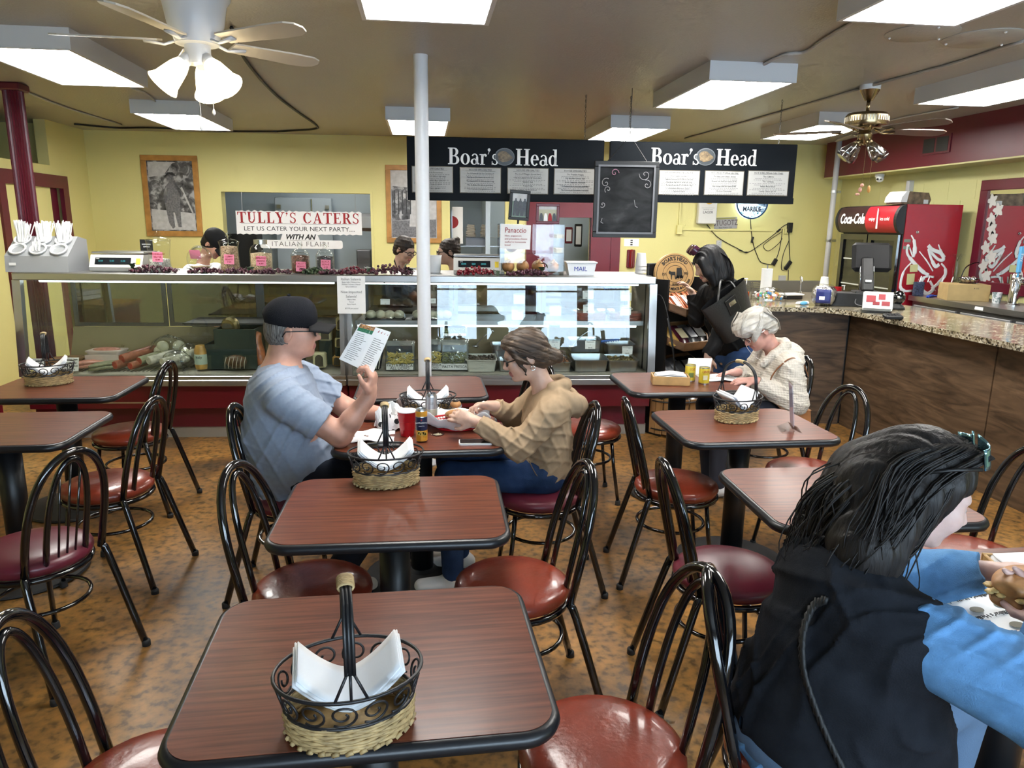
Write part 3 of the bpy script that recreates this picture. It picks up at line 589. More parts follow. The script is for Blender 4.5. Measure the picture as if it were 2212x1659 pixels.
pasta_bag(982, .55, -.02, .225, .25, 'pasta_green', 'bag of small green pasta right of the pole', ['PASTA FRESCA'], seed=3); pasta_bag(983, .81, .04, .2, .11, 'pasta_green', 'pasta bag lying on top of the green pasta bag', [], .5, seed=4)
x, z = atK(818, 790, .03); t = kthing('bundle_bag', 'black striped bag behind the menu hand', 'food bag', x, .0, .55); b = B(); b.box((0, 0, .1), (.07, .05, .2), .02, rot=(-.2, .15, 0)); b.ob('bag', 'matte_black', t)
for k in range(3): b = B(); b.box((-.02 + k * .02, -.035, .1), (.006, .003, .17), rot=(-.2, .15, 0)); b.ob('stripe', 'salami_white', t)
# tubs and pans
def pan(px, y, w, d, h, z, label, mat='steel', fill=None, fz=.7, n=0, rim=.008, tilt=0):
    x, _ = atK(px, 780, y); t = kthing('steel_pan' if mat == 'steel' else 'plastic_tub', label, 'pan' if mat == 'steel' else 'tub', x, y + d / 2, z); b = B(); k = .9
    o_ = rrect(-w / 2, w / 2, -d / 2, d / 2, .02); i_ = rrect(-w / 2 * k, w / 2 * k, -d / 2 * k, d / 2 * k, .018); m = len(o_)
    big = rrect(-w / 2 - rim, w / 2 + rim, -d / 2 - rim, d / 2 + rim, .025)
    vs = [(p[0], p[1], 0) for p in i_] + [(p[0], p[1], h) for p in o_] + [(p[0], p[1], h) for p in big] + [(p[0], p[1], h - .006) for p in big]
    b.add(vs, [tuple(range(m - 1, -1, -1))] + [(a + i, a + (i + 1) % m, c + (i + 1) % m, c + i) for a, c in ((0, m), (m, 2 * m), (2 * m, 3 * m)) for i in range(m)]); b.ob('pan' if mat == 'steel' else 'tub', mat, t, 30)
    if fill:
        b = B(); q = [(p[0] * .97, p[1] * .97) for p in o_]; b.prism(q, h * fz - .012, h * fz - .01)
        for j in range(n): b.ell((random.uniform(-.44, .44) * w, random.uniform(-.44, .44) * d, h * fz + random.uniform(-.006, .006)), (random.uniform(.008, .014), random.uniform(.008, .014), .008), 7, 5)
        o2 = b.ob('food', fill, t, 1); o2['kind'] = 'stuff'
    return t
M('olives', (.08, .06, .05), .3, var=.9, vscale=60); M('mushroom', (.2, .15, .06), .4, var=.5, vscale=60); M('tub_white', (.55, .55, .5), .4); M('sauce', (.3, .12, .06), .35, var=.4, vscale=50)
pan(1040, -.1, .24, .3, .1, .55, 'white tub of dark and white olives beside the green pasta', 'tub_white', 'olives', .85, 90)
pan(1100, -.08, .16, .3, .09, .55, 'narrow steel pan beside the white olive tub'); pan(1100, .2, .3, .2, .1, .62, 'steel pan with ladles at the rear of the case', 'steel', 'sauce', .7, 20)
pan(1208, -.1, .2, .3, .085, .55, 'steel pan of red relish behind the person in tan', 'steel', 'sauce', .85, 60); pan(1278, -.1, .28, .3, .1, .55, 'empty steel pan in the case front row', 'steel'); pan(1348, -.1, .25, .3, .095, .55, 'steel pan of chopped mushrooms at the case corner', 'steel', 'mushroom', .85, 90)
pan(1265, .22, .28, .22, .1, .66, 'steel pan at the back above the empty pan'); pan(1340, .2, .24, .2, .09, .64, 'covered steel pan behind the mushrooms')
for px, py, h, lab in [(1045, 690, .2, 'metal tongs leaning over the white tub'), (1110, 720, .2, 'steel ladle standing in the rear pan'), (1255, 715, .22, 'slotted serving spoon across the back pan')]:
    x, z = atK(px, py, .2); t = kthing('serving_spoon', lab, 'utensil', x, .22, .72); b = B(); b.tube(spline([(-.06, 0, 0), (0, 0, .07), (.07, 0, .12), (.085, 0, .11)], 4), .005, 6); b.ob('handle', 'chrome', t, 1); b = B(); b.ell((-.07, 0, -.01), (.03, .02, .01), 10, 6); b.ob('bowl', 'chrome', t, 1)
M('meat_red', (.34, .07, .04), .35, var=.35, vscale=18); 
for k, (px, lab) in enumerate([(1275, 'wrapped stack of red sliced meat on the upper shelf'), (1352, 'wrapped red meat at the shelf corner')]):
    x, z = atK(px, 668, .15); t = kthing('sliced_meat', lab, 'meat', x, .18, .945); b = B()
    for j in range(5): b.prism(rrect(-.13 + random.uniform(-.01, .01), .13, -.1, .1, .05), .004 + j * .012, .014 + j * .012)
    b.ob('slices', 'meat_red', t); b = B(); b.sheet(lambda u, v: (-.15 + .3 * u, -.12 + .24 * v, .07 + .015 * math.sin(9 * u) * math.sin(7 * v)), 14, 10); b.ob('film', 'plastic_wrap', t, 1)
tags = [(1122, 647, 'Cotto', '8.99'), (1118, 682, 'Herb Roast', '12.49'), (1200, 673, 'Porchetta', '9.99'), (1270, 637, 'Prosciutto', '19.99'), (1271, 667, 'Pepper Ham', '8.49'), (1353, 641, 'Black Forest', '9.99'), (1352, 672, 'Hot Capocollo', '11.99'), (1198, 745, 'Olive Mix', '7.99'), (1275, 745, 'Mushroom', '5.99'), (1355, 757, 'Cured Peppers', '6.99')]
for k, (px, py, s, pr) in enumerate(tags):
    card(px, py, -.05, .085, .065, [(s, .013, 'ink'), ('lb', .009, 'ink'), ('$' + pr, .014, 'ink')], 'clipped price tag reading ' + s + ' ' + pr, .1, holder=True)
for k, (px, py) in enumerate([(1325, 620), (1325, 695), (1318, 735)]):
    x, z = atK(px, py, .12); t = kthing('blue_clip', ['blue scraper hanging under the case top', 'blue clip rail in the middle of the case end', 'small blue clip rail low at the case end'][k], 'clip', x, .12, z); b = B(); b.box((0, 0, 0), (.16, .02, .016), .003, (0, -.12, 0)); b.ob('bar', M('clip_blue', (.03, .12, .42), .4), t)
    for j in range(8): b = B(); b.box((-.07 + j * .02, 0, -.012 - .0 + (j - 3.5) * .0024), (.006, .006, .012)); b.ob('tooth', 'clip_blue', t)
# ================================================================== SERIF LETTERING
def _R(x0, x1, y0, y1): return ('p', [(x0, y0), (x1, y0), (x1, y1), (x0, y1)])
def _P(*q): return ('p', list(q))
def _O(cx, cy, rx, ry, tx, ty, a0=0, a1=360): return ('o', (cx, cy, rx, ry, tx, ty, a0, a1))
SERIF = {
 'T': (.82, [_R(.31, .51, 0, 1), _R(.2, .62, 0, .06), _R(.02, .8, .93, 1), _P((.02, .72), (.06, .72), (.12, .95), (.02, .95)), _P((.76, .72), (.8, .72), (.8, .95), (.7, .95))]),
 'U': (.86, [_R(.11, .3, .3, 1), _R(.63, .7, .3, 1), _O(.405, .32, .295, .33, .13, .1, 180, 360), _R(.02, .4, .94, 1), _R(.53, .8, .94, 1)]),
 'L': (.74, [_R(.11, .31, 0, 1), _R(.02, .42, .94, 1), _R(.02, .7, 0, .06), _P((.56, .05), (.7, .05), (.7, .3), (.66, .3))]),
 'Y': (.86, [_P((.08, .96), (.3, .96), (.52, .45), (.34, .42)), _P((.66, .96), (.73, .96), (.5, .4), (.44, .45)), _R(.33, .52, 0, .46), _R(.22, .63, 0, .06), _R(.0, .38, .94, 1), _R(.56, .86, .94, 1)]),
 "'": (.26, [_O(.12, .9, .09, .09, .09, .09), _P((.12, .85), (.2, .92), (.06, .62), (.04, .64))]),
 'S': (.66, [_O(.32, .745, .25, .255, .11, .07, 25, 270), _O(.32, .265, .27, .265, .12, .07, -155, 90), _P((.53, .7), (.57, .7), (.57, 1), (.5, .9)), _P((.05, .3), (.09, .3), (.12, .12), (.05, 0))]),
 'C': (.84, [_O(.44, .5, .4, .5, .2, .065, 48, 312), _P((.69, .66), (.74, .66), (.74, 1), (.66, .86)), _P((.66, .2), (.72, .12), (.78, .26), (.74, .3))]),
 'A': (.9, [_P((.1, .03), (.17, .03), (.46, .86), (.42, 1)), _P((.58, .03), (.8, .03), (.5, 1), (.4, 1)), _R(.24, .62, .3, .37), _R(.0, .3, 0, .06), _R(.5, .9, 0, .06)]),
 'E': (.76, [_R(.11, .31, 0, 1), _R(.02, .7, 0, .06), _R(.02, .68, .94, 1), _R(.3, .52, .48, .54), _P((.6, .05), (.7, .05), (.72, .28), (.68, .28)), _P((.6, .95), (.68, .95), (.68, .74), (.65, .74)), _R(.5, .54, .4, .62)]),
 'R': (.86, [_R(.11, .31, 0, 1), _R(.02, .42, 0, .06), _R(.02, .45, .94, 1), _O(.42, .74, .28, .26, .18, .06, -90, 90), _R(.3, .45, .48, .54), _P((.38, .5), (.55, .5), (.84, .03), (.62, .03)), _R(.6, .88, 0, .05)]),
 'B': (.78, [_R(.11, .3, 0, 1), _R(.02, .42, 0, .06), _R(.02, .42, .94, 1), _O(.4, .755, .26, .245, .17, .06, -90, 90), _O(.42, .27, .3, .27, .18, .06, -90, 90), _R(.3, .42, .485, .54)]),
 'H': (.92, [_R(.11, .3, 0, 1), _R(.62, .81, 0, 1), _R(.3, .62, .48, .55), _R(.02, .4, 0, .06), _R(.02, .4, .94, 1), _R(.53, .9, 0, .06), _R(.53, .9, .94, 1)]),
 'o': (.62, [_O(.31, .33, .29, .34, .16, .05)]),
 'a': (.58, [_R(.36, .5, .05, .46), _O(.28, .45, .2, .22, .09, .06, 0, 160), _O(.25, .18, .22, .19, .13, .05), _P((.48, .0), (.58, .06), (.56, .1), (.44, .1))]),
 'r': (.48, [_R(.1, .25, 0, .64), _R(.02, .34, 0, .05), _R(.0, .2, .58, .64), _O(.34, .44, .16, .22, .08, .07, 60, 170), _O(.39, .56, .07, .07, .07, .07)]),
 's': (.46, [_O(.22, .49, .16, .175, .08, .05, 25, 270), _O(.22, .17, .18, .175, .085, .05, -155, 90), _R(.34, .38, .46, .66), _R(.03, .07, .0, .22)]),
 'e': (.56, [_O(.29, .33, .26, .34, .15, .05, 0, 320), _R(.14, .54, .33, .38)]),
 'd': (.64, [_R(.38, .53, 0, 1), _R(.28, .5, .94, 1), _R(.4, .62, 0, .05), _O(.28, .32, .26, .33, .15, .05)]),
 ' ': (.4, []),
}
def serif(s, h, mat, parent, loc, rot=(PI / 2, 0, 0), space=.03, ext=.0015, centre=True, name='lettering'):
    b = B(); x = 0; tot = sum(SERIF[c][0] + space for c in s); x = -tot / 2 if centre else 0
    for ch in s:
        w, pr = SERIF[ch]
        for k, d in pr:
            if k == 'p':
                q = [((px + x) * h, (py - .5) * h) for px, py in d]; ar = sum(q[i][0] * q[(i + 1) % len(q)][1] - q[(i + 1) % len(q)][0] * q[i][1] for i in range(len(q)))
                b.prism(q if ar > 0 else q[::-1], 0, ext)
            else:
                cx, cy, rx, ry, tx, ty, a0, a1 = d; n = max(8, int(abs(a1 - a0) / 15)); vs = []
                for i in range(n + 1):
                    a = math.radians(a0 + (a1 - a0) * i / n); c_, s_ = math.cos(a), math.sin(a)
                    vs += [((cx + rx * c_ + x) * h, (cy + ry * s_ - .5) * h, ext), ((cx + max(0, rx - tx) * c_ + x) * h, (cy + max(0, ry - ty) * s_ - .5) * h, ext)]
                b.add(vs, [(2 * i, 2 * i + 2, 2 * i + 3, 2 * i + 1) for i in range(n)])
        x += w + space
    o = b.ob(name, mat, parent); o.location = loc; o.rotation_euler = rot; return o
# ================================================================== ON TOP OF THE CASES
ZT = 1.323
def top_at(px, y=.1): return atK(px, 585, y)[0]
# utensil and straw dispenser
t = kthing('cutlery_dispenser', 'grey sloped dispenser holding straws and wrapped cutlery', 'dispenser', top_at(112, .12), .08, ZT)
M('grey_plastic', (.33, .34, .35), .45); W2 = .23
b = B(); b.prism([(-.16, 0), (.16, 0), (.16, .24), (.03, .265), (-.15, .12)], -W2, W2, lambda q: Vector((q.z, q.x, q.y))); b.ob('body', 'grey_plastic', t)
nrm = Vector((0, -.145, .18)).normalized()
for r_ in range(2):
    for c_ in range(3):
        p = Vector((-.15 + c_ * .15, -.105 + .085 * r_, .165 + .07 * r_)) + nrm * .0
        b = B(); b.lathe([(.05, -.03), (.058, .006), (.064, .012), (.06, .018), (.048, .012), (.044, -.03), (0, -.031)], p, 20, nrm); b.ob('cup', 'white_plastic', t, 40)
        if r_ == 0 and c_ != 1:
            b = B()
            for k in range(5): a = k * 1.256; b.lathe([(0, -.02), (.008, -.02), (.008, -.018), (0, -.018)], p + nrm * .002 + Vector((math.cos(a) * .02, math.sin(a) * .012, math.sin(a) * .016)), 8, nrm)
            b.ob('drain_hole', 'matte_black', t)
        else:
            b = B(); rr = random.Random(c_ + 9 * r_)
            for k in range(60 if r_ else 7):
                q = Vector((rr.uniform(-.036, .036), rr.uniform(-.025, .03), 0)); d = Vector((q.x * 3 + rr.uniform(-.15, .15), .2 + rr.uniform(-.2, .2), 1)).normalized(); l = rr.uniform(.11, .17) if r_ else .07
                b.box(p + q + d * l * .4, (.009, .004, l), rot=d.to_track_quat('Z', 'Y').to_matrix())
            o = b.ob('wrapped_straws' if r_ else 'wrapped_cutlery', 'paper', t); o['kind'] = 'stuff'
b = B(); b.box((-.17, -.165, .06), (.05, .001, .02)); b.ob('label', 'paper', t); b = B(); b.box((.06, -.085, .197), (.05, .001, .014), rot=(-.9, 0, 0)); b.ob('label', 'paper', t)
# weighing scales
def scale(x, y, z, label, w, digits, rz=0):
    t = kthing('weighing_scale', label, 'scale', x, y, z, rz); b = B(); b.prism([(-.15, 0), (.17, 0), (.17, .12), (-.11, .125), (-.16, .03)], -w, w, lambda q: Vector((q.z, q.x, q.y))); b.ob('body', M('scale_cream', (.62, .6, .56), .4), t)
    b = B(); b.box((0, .03, .14), (w * 2.02, .26, .014), .006); b.ob('weighing_plate', 'steel', t)
    R = Matrix.Rotation(math.radians(-27), 3, 'X'); c = Vector((-w * .12, -.1395, .078))
    b = B(); b.box(c, (w * 1.35, .006, .055), .002, R); o = b.ob('display', M('display_black', (.01, .012, .016), .2), t)
    for k in range(3): text(digits[k], .02, emis('digits', (.15, .75, .8), .7), t, c + Vector((-w * .45 + k * w * .42, -.005, .0)), (PI / 2 - math.radians(27), 0, 0))
    text('CAS', .014, 'paper', t, c + Vector((-w * .55, -.0055, .018)), (PI / 2 - math.radians(27), 0, 0))
    b = B(); b.box((w * .83, -.139, .075), (w * .16, .003, .05), rot=R); b.ob('sticker', M('sticker_yellow', (.7, .5, .03), .5), t)
    for sx in (-1, 1): b = B(); b.cyl((sx * w * .8, .1, -.002), (sx * w * .8, .1, 0), .02); b.cyl((sx * w * .8, -.1, -.002), (sx * w * .8, -.1, 0), .02); b.ob('foot', 'rubber', t)
    return t
scale(top_at(268, .2), .22, ZT + .003, 'cream weighing scale beside the cutlery dispenser', .2, ('0.00', '0.00', '0.00')); scale(top_at(1030, .2), .2, ZT + .003, 'cream weighing scale with a teal display beside the bread case', .19, ('0000', '000', '0000'))
x = top_at(308, .3); t = kthing('black_sign', 'small black sign standing behind the scale', 'sign', x, .42, ZT); b = B(); b.box((0, 0, .12), (.1, .004, .24)); b.ob('plate', 'matte_black', t); text('WEIGHING', .014, 'paper', t, (0, -.003, .2)); text('SERVICE', .014, 'paper', t, (0, -.003, .18))
# jars of beans
def beans(name, c1, c2, sc=110): return ramp_mat(name, [(.2, c1), (.7, c2)], sc, rough=.4, tex='voronoi', bump=.6)
beans('beans_white', (.35, .33, .28), (.7, .68, .6)); beans('beans_tan', (.25, .15, .08), (.55, .38, .24)); beans('beans_garbanzo', (.3, .2, .1), (.58, .43, .26)); beans('beans_brown', (.05, .02, .012), (.17, .07, .035)); beans('beans_black', (.004, .004, .005), (.02, .02, .022))
def jar(px, y, r, h, bh, prof, fill, note, label, lid='knob', dz=0, nz=.5):
    x = top_at(px, y); t = kthing('bean_jar', label, 'jar', x, y, ZT); pr = [(r * a, h * c) for a, c in prof]
    b = B(); b.lathe(pr, n=28); b.ob('glass_body', 'glass', t, 1)
    if fill:
        q = [(max(0, a - .006), c + .003) for a, c in pr if c < bh]; b = B(); b.lathe([(0, .003)] + q + [(q[-1][0], bh), (0, bh + .008)], n=24); o = b.ob('beans', fill, t, 1); o['kind'] = 'stuff'
    ra = pr[-1][0]
    if lid == 'knob':
        b = B(); b.lathe([(ra * 1.04, h), (ra * 1.06, h + .008), (ra * .7, h + .022), (.02, h + .03), (.012, h + .04), (.02, h + .05), (.024, h + .06), (.016, h + .075), (0, h + .08)], n=24); b.ob('lid', 'glass', t, 1)
    elif lid == 'steel': b = B(); b.lathe([(ra * 1.03, h - .015), (ra * 1.05, h + .02), (0, h + .024)], n=24); b.ob('lid', 'steel', t, 30)
    if note:
        b = B(); b.box((r * .25, -r * 1.0 - .003, h * nz), (.075, .001, .075), rot=(0, .04, .1)); n_ = b.ob('price_note', 'pink_paper', t)
        for k, s in enumerate(note): text(s, .019, 'ink_red', t, (r * .25, -r - .0045, h * nz + .022 - .022 * k), (PI / 2, 0, .1))
    return t
STR = [(.95, 0), (1, .03), (.93, .3), (.9, .55), (1, .85), (1.03, 1)]; VAS = [(.93, 0), (1, .1), (.95, .4), (.9, .8), (.98, .95), (1, 1)]; BOT = [(.95, 0), (1, .04), (1, .72), (.85, .86), (.6, .92), (.58, 1)]; SHO = [(.95, 0), (1, .05), (1, .85), (.9, .95), (.78, 1)]
jar(347, .06, .085, .24, .1, STR, 'beans_white', ('CANNELLINI', 'BEANS', '4.99'), 'tall flared glass jar of white beans under a knob lid'); jar(498, .1, .075, .23, .2, VAS, 'beans_tan', ('LUPINI', 'BEANS', '7.99'), 'glass jar nearly full of tan beans with a knob lid', nz=.45); jar(566, .1, .085, .235, .15, BOT, 'beans_garbanzo', ('GARBANZO', 'BEANS', '4.99'), 'bottle shaped jar of garbanzo beans with a steel lid', 'steel', nz=.4)
jar(650, .04, .072, .16, .135, SHO, 'beans_brown', ('BORLOTTI', 'BEANS', '6.99'), 'squat jar of reddish brown beans', nz=.35); jar(703, .05, .07, .16, .13, SHO, 'beans_black', ('BLACK', 'BEANS', '4.99'), 'squat jar of black beans', nz=.45)
x = top_at(434, .1); t = kthing('globe_jar', 'tilted round glass jar with a pink note', 'jar', x, .1, ZT); ax = Vector((.25, -.8, .42)).normalized(); b = B(); b.lathe([(.02, -.1)] + [(math.sin(a) * .098, -.098 * math.cos(a)) for a in [PI * k / 14 for k in range(1, 12)]] + [(.06, .085), (.064, .1)], (0, 0, .1), 28, ax); b.ob('glass_body', 'glass', t, 1); b = B(); b.lathe([(.066, .098), (.068, .112), (0, .114)], (0, 0, .1), 24, ax); b.ob('lid', 'glass', t, 1); b = B(); b.lathe([(0, -.09), (.06, -.072), (.075, -.055), (0, -.05)], (0, 0, .1), 20); b.ob('beans', 'beans_garbanzo', t, 1)['kind'] = 'stuff'
b = B(); b.box((0, -.1, .14), (.08, .001, .07), rot=(.3, 0, 0)); b.ob('price_note', 'pink_paper', t)
for k, s in enumerate(('FAVA', 'BEANS', '3.99')): text(s, .019, 'ink_red', t, (0, -.104 + .006 * k, .16 - .02 * k), (PI / 2 + .3, 0, 0))
# grapes
M('grape_red', (.12, .012, .025), .25, var=.6, vscale=50, coat=.3); M('grape_purple', (.07, .016, .028), .28, var=.8, vscale=45, coat=.2); M('grape_green', (.035, .055, .022), .4, var=.5, vscale=40); M('grape_bright', (.2, .01, .018), .22, var=.4, vscale=45, coat=.3); M('leaf_green', (.014, .035, .012), .5, var=.4, vscale=40)
def leaf(b, c, s, a, tilt):
    R = Euler((tilt, 0, a)).to_matrix(); pts = []
    for k in range(15): th = 2 * PI * k / 15; r = s * (1 + .28 * math.cos(5 * th)) ; pts.append(Vector(c) + R @ Vector((r * math.cos(th), r * math.sin(th) * .8, .012 * math.cos(2 * th))))
    b.add([Vector(c) + Vector((0, 0, .008))] + pts, [(0, 1 + k, 1 + (k + 1) % 15) for k in range(15)])
def grapes(px0, px1, y, mat, label, n, h=.035, leaves=(), seed=0):
    rr = random.Random(seed); xa, xb = top_at(px0, y), top_at(px1, y); t = kthing('grape_bunch', label, 'grapes', (xa + xb) / 2, y, ZT, 0, 'artificial grapes along the case top'); w = (xb - xa) / 2; b = B()
    for k in range(n):
        u = rr.uniform(-1, 1); hh = h * (1 - u * u * .7); r = rr.uniform(.0095, .0125); v = rr.uniform(-1, 1); b.ell((u * w, v * .03, r * .9 + rr.random() * hh * (1 - .5 * v * v)), (r, r, r * 1.1), 8, 6)
    b.ob('grapes', mat, t, 1)['kind'] = 'stuff'
    for (u, z, s) in leaves: b = B(); leaf(b, (u * w, -.01, z), s, rr.uniform(0, 6), rr.uniform(.4, 1.1)); b.ob('leaf', 'leaf_green', t, 1)
    b = B(); b.tube([(w * .9, .02, .02), (w * 1.0, .03, .03), (w * 1.06, .03, .02)], .003, 5); b.ob('stem', 'dark_salami', t)
grapes(280, 382, -.04, 'grape_purple', 'dark grapes with a leaf before the tall flared jar', 90, .05, [(-.8, .06, .03), (-.7, .03, .03)], 1); grapes(408, 480, -.06, 'grape_purple', 'grape strand before the tilted globe jar', 65, .03, [(-.9, .02, .035), (-.1, -.005, .03)], 2); grapes(474, 552, -.06, 'grape_purple', 'grape strand before the tan bean jar', 65, .03, [(.7, .04, .03)], 3); grapes(546, 630, -.06, 'grape_purple', 'grape strand before the garbanzo jar', 65, .03, [], 4)
grapes(655, 715, -.06, 'grape_green', 'green grapes with leaves before the black beans', 55, .04, [(-.9, .03, .04), (-.5, .015, .045)], 5); grapes(690, 760, -.08, 'grape_purple', 'small grape strand right of the green grapes', 60, .03, [], 6); grapes(735, 800, -.06, 'grape_red', 'reddish grapes above the salami notice', 75, .05, [(.9, .04, .04)], 7); grapes(795, 893, -.05, 'grape_purple', 'heaped dark grapes next to the white pole', 110, .07, [(-.4, -.03, .045), (.95, .04, .045), (.7, .07, .03)], 8)
grapes(988, 1068, -.07, 'grape_bright', 'bright red grapes before the teal scale', 80, .06, [(1.1, .025, .04)], 9); grapes(1095, 1183, -.08, 'grape_purple', 'dark grapes before the bread case', 85, .04, [(.85, .09, .04), (.75, .06, .03)], 10)
# acrylic bread case
x0, x1 = top_at(1078, .05), top_at(1216, .05); w = x1 - x0; t = kthing('bread_case', 'clear acrylic bread case holding bread rolls', 'display case', x0, .0, ZT); H = .40
for nm, q in [('side_panel', (0, .004, 0, .36, 0, H)), ('side_panel', (w - .004, w, 0, .36, 0, H)), ('top_panel', (0, w, .0, .36, H - .005, H)), ('front_panel', (.004, w - .004, 0, .004, 0, H - .005)), ('shelf', (.004, w - .004, .02, .34, .165, .171)), ('back_panel', (.004, w - .004, .356, .36, 0, H - .005)), ('bottom_panel', (0, w, 0, .36, 0, .006))]:
    b = B(); b.b2(*q); b.ob(nm, 'acrylic', t)
b = B(); b.b2(w - .05, w - .006, .1, .3, .175, .21); b.b2(w - .05, w - .006, .1, .3, .29, .32); b.ob('paper_liner', M('liner', (.6, .5, .3), .6), t)
t = kthing('handwritten_sign', 'sign handwritten in red marker taped on the bread case', 'sign', x0 + .125, -.006, ZT + .3); b = B(); b.box((0, 0, 0), (.24, .002, .19), rot=(0, .03, 0)); b.ob('sheet', 'paper', t)
text('Panaccio', .058, 'ink_red', t, (0, -.0025, .05), sx=.85, shear=.08)
for k, s in enumerate(('Ham, pepperoni,', 'and provolone cheese', 'stuffed in homemade', 'bread')): text(s, .02, 'ink_red', t, (-.085, -.0025, .008 - .024 * k), align='LEFT')
M('bread', (.42, .2, .07), .5, var=.45, vscale=14, bump=.4, bscale=20)
for k, (u, z) in enumerate([(.15, 0), (.38, 0), (.62, 0), (.85, 0), (.2, .165)]):
    t = kthing('bread_roll', ['round bread roll at the left end of the case', 'bread roll second from the left', 'bread roll third from the left', 'bread roll at the right end of the case', 'bread roll on the upper shelf behind the sign'][k], 'bread', x0 + u * w, .12, ZT + .007 + z, 0, 'bread rolls in the acrylic case'); b = B(); b.ell((0, 0, .055), (.052, .1, .052), 14, 10); b.ob('crust', 'bread', t, 1)
    b = B(); b.tube(spline([(-.02, -.08, .085), (.0, -.04, .105), (.015, .02, .108)], 4), .008, 6); b.ob('score', M('bread_pale', (.55, .36, .17), .6), t, 1)
# mail bin, cup, white tub, photographs on top
x = top_at(1255, .05); t = kthing('mail_bin', 'white plastic bin lettered MAIL', 'bin', x, .1, ZT); vs = []; b = B()
b.prism([(-.1, 0), (.1, 0), (.12, .1), (-.12, .1)], -.08, .08, lambda q: Vector((q.x, q.z, q.y))); b.ob('bin', 'white_plastic', t); b = B(); b.b2(-.128, .128, -.088, .088, .095, .108, .003); b.ob('rim', 'white_plastic', t); text('MAIL', .05, 'ink_blue', t, (-.01, -.082, .05), shear=.05)
x = top_at(1390, .3); t = kthing('cup_stack', 'upside-down foam cups on the case corner', 'cups', x, .4, ZT)
for k in range(3): b = B(); b.lathe([(.052 - .0, .0 + .03 * k), (.05, .0 + .03 * k), (.036, .11 + .03 * k), (0, .11 + .03 * k)], n=20); b.ob('cup', 'white_plastic', t, 40)
x = top_at(935, .2); t = kthing('white_tub', 'white tub behind the pole on the case top', 'tub', x, .25, ZT); b = B(); b.lathe([(0, 0), (.06, 0), (.07, .13), (.074, .14), (.066, .14), (.056, .012), (0, .01)], n=24); b.ob('tub', 'white_plastic', t, 40)
def photo(name, label, x, y, z, w, h, fr, frame_mat, mat, rot=(0, 0, 0), depth=.02):
    t = thing(name, label, 'picture', K(x, y, z)); t.rotation_euler = (rot[0], rot[1], KA + rot[2]); b = B()
    for q in [(-w / 2, w / 2, -h / 2, -h / 2 + fr), (-w / 2, w / 2, h / 2 - fr, h / 2), (-w / 2, -w / 2 + fr, -h / 2 + fr, h / 2 - fr), (w / 2 - fr, w / 2, -h / 2 + fr, h / 2 - fr)]: b.b2(q[0], q[1], -depth, 0, q[2], q[3], .003)
    b.ob('frame', frame_mat, t); b = B(); b.b2(-w / 2 + fr, w / 2 - fr, -depth * .4, -.002, -h / 2 + fr, h / 2 - fr); b.ob('print', mat, t); return t
M('frame_wood', (.45, .22, .055), .4, var=.2, vscale=10); grey = ramp_mat('old_photo', [(.3, (.01, .01, .012)), (.5, (.12, .12, .125)), (.62, (.45, .45, .46))], 12, rough=.35, detail=10, dist=.6); M('photo_pale', (.5, .5, .5), .4, var=.15, vscale=20); M('photo_dark', (.03, .03, .033), .4, var=.6, vscale=60); M('photo_mid', (.16, .16, .17), .4, var=.4, vscale=50)
def figure(t, y, parts):
    for nm, mat, poly in parts: b = B(); b.prism(poly, 0, .002, lambda q: Vector((q.x, y - q.z, q.y))); b.ob(nm, mat, t)
(xa, za), (xb, zb) = atK(301, 334, WY - .03), atK(438, 511, WY - .03); w, h = xb - xa, za - zb; t = photo('framed_photograph', 'large framed photograph of a farmer in overalls', (xa + xb) / 2, WY, (za + zb) / 2, w, h, .065, 'frame_wood', grey, depth=.03)
W_, H_ = w / 2 - .08, h / 2 - .08
figure(t, -.013, [('printed_sky', 'photo_pale', [(-W_, H_ * .55), (-W_ * .3, H_ * .62), (W_ * .1, H_ * .95), (W_ * .3, H_), (-W_, H_)]), ('printed_field', 'photo_pale', [(-W_, -H_), (W_, -H_), (W_, -H_ * .5), (-W_, -H_ * .38)])])
figure(t, -.016, [('printed_figure', 'photo_mid', [(-.07, .12), (-.1, .02), (-.09, -.12), (-.06, -.33), (-.02, -.4), (.01, -.38), (0, -.2), (.02, -.2), (.05, -.38), (.09, -.38), (.09, -.1), (.1, .02), (.13, .06), (.15, .04), (.12, -.02), (.07, .13), (.03, .17), (.04, .25), (-.02, .27), (-.05, .24), (-.02, .17)]), ('printed_hat', 'photo_dark', [(-.08, .23), (.07, .25), (.03, .29), (-.03, .29)]), ('printed_pole', 'photo_pale', [(.11, .1), (.13, .12), (.25, -.2), (.23, -.2)]), ('printed_shirt', 'photo_pale', [(-.1, .02), (-.06, .12), (-.05, .0), (-.09, -.12)])])
(xa, za), (xb, zb) = atK(832, 356, WY - .03), atK(954, 525, WY - .03); w, h = xb - xa, za - zb; t = photo('framed_photograph', 'framed old photograph of a child in white behind the pole', (xa + xb) / 2, WY, (za + zb) / 2, w, h, .06, 'frame_wood', 'photo_pale', depth=.03)
W_, H_ = w / 2 - .07, h / 2 - .07; figure(t, -.013, [('printed_fence', grey, [(-W_, -H_ * .5), (-W_ * .1, -H_ * .45), (-W_ * .1, H_ * .5), (-W_, H_ * .55)]), ('printed_ground', 'photo_mid', [(-W_, -H_), (W_, -H_), (W_, -H_ * .45), (-W_, -H_ * .5)])]); figure(t, -.016, [('printed_child', 'photo_pale', [(-.06, -.28), (.12, -.28), (.1, .05), (.05, .12), (0, .12), (-.14, .14), (-.15, .1), (-.04, .03)])])
for k in range(5): figure(t, -.017, [('printed_picket', 'photo_dark', [(-W_ + .03 + k * .05, -H_ * .3), (-W_ + .045 + k * .05, -H_ * .3), (-W_ + .045 + k * .05, H_ * .42), (-W_ + .03 + k * .05, H_ * .42)])])
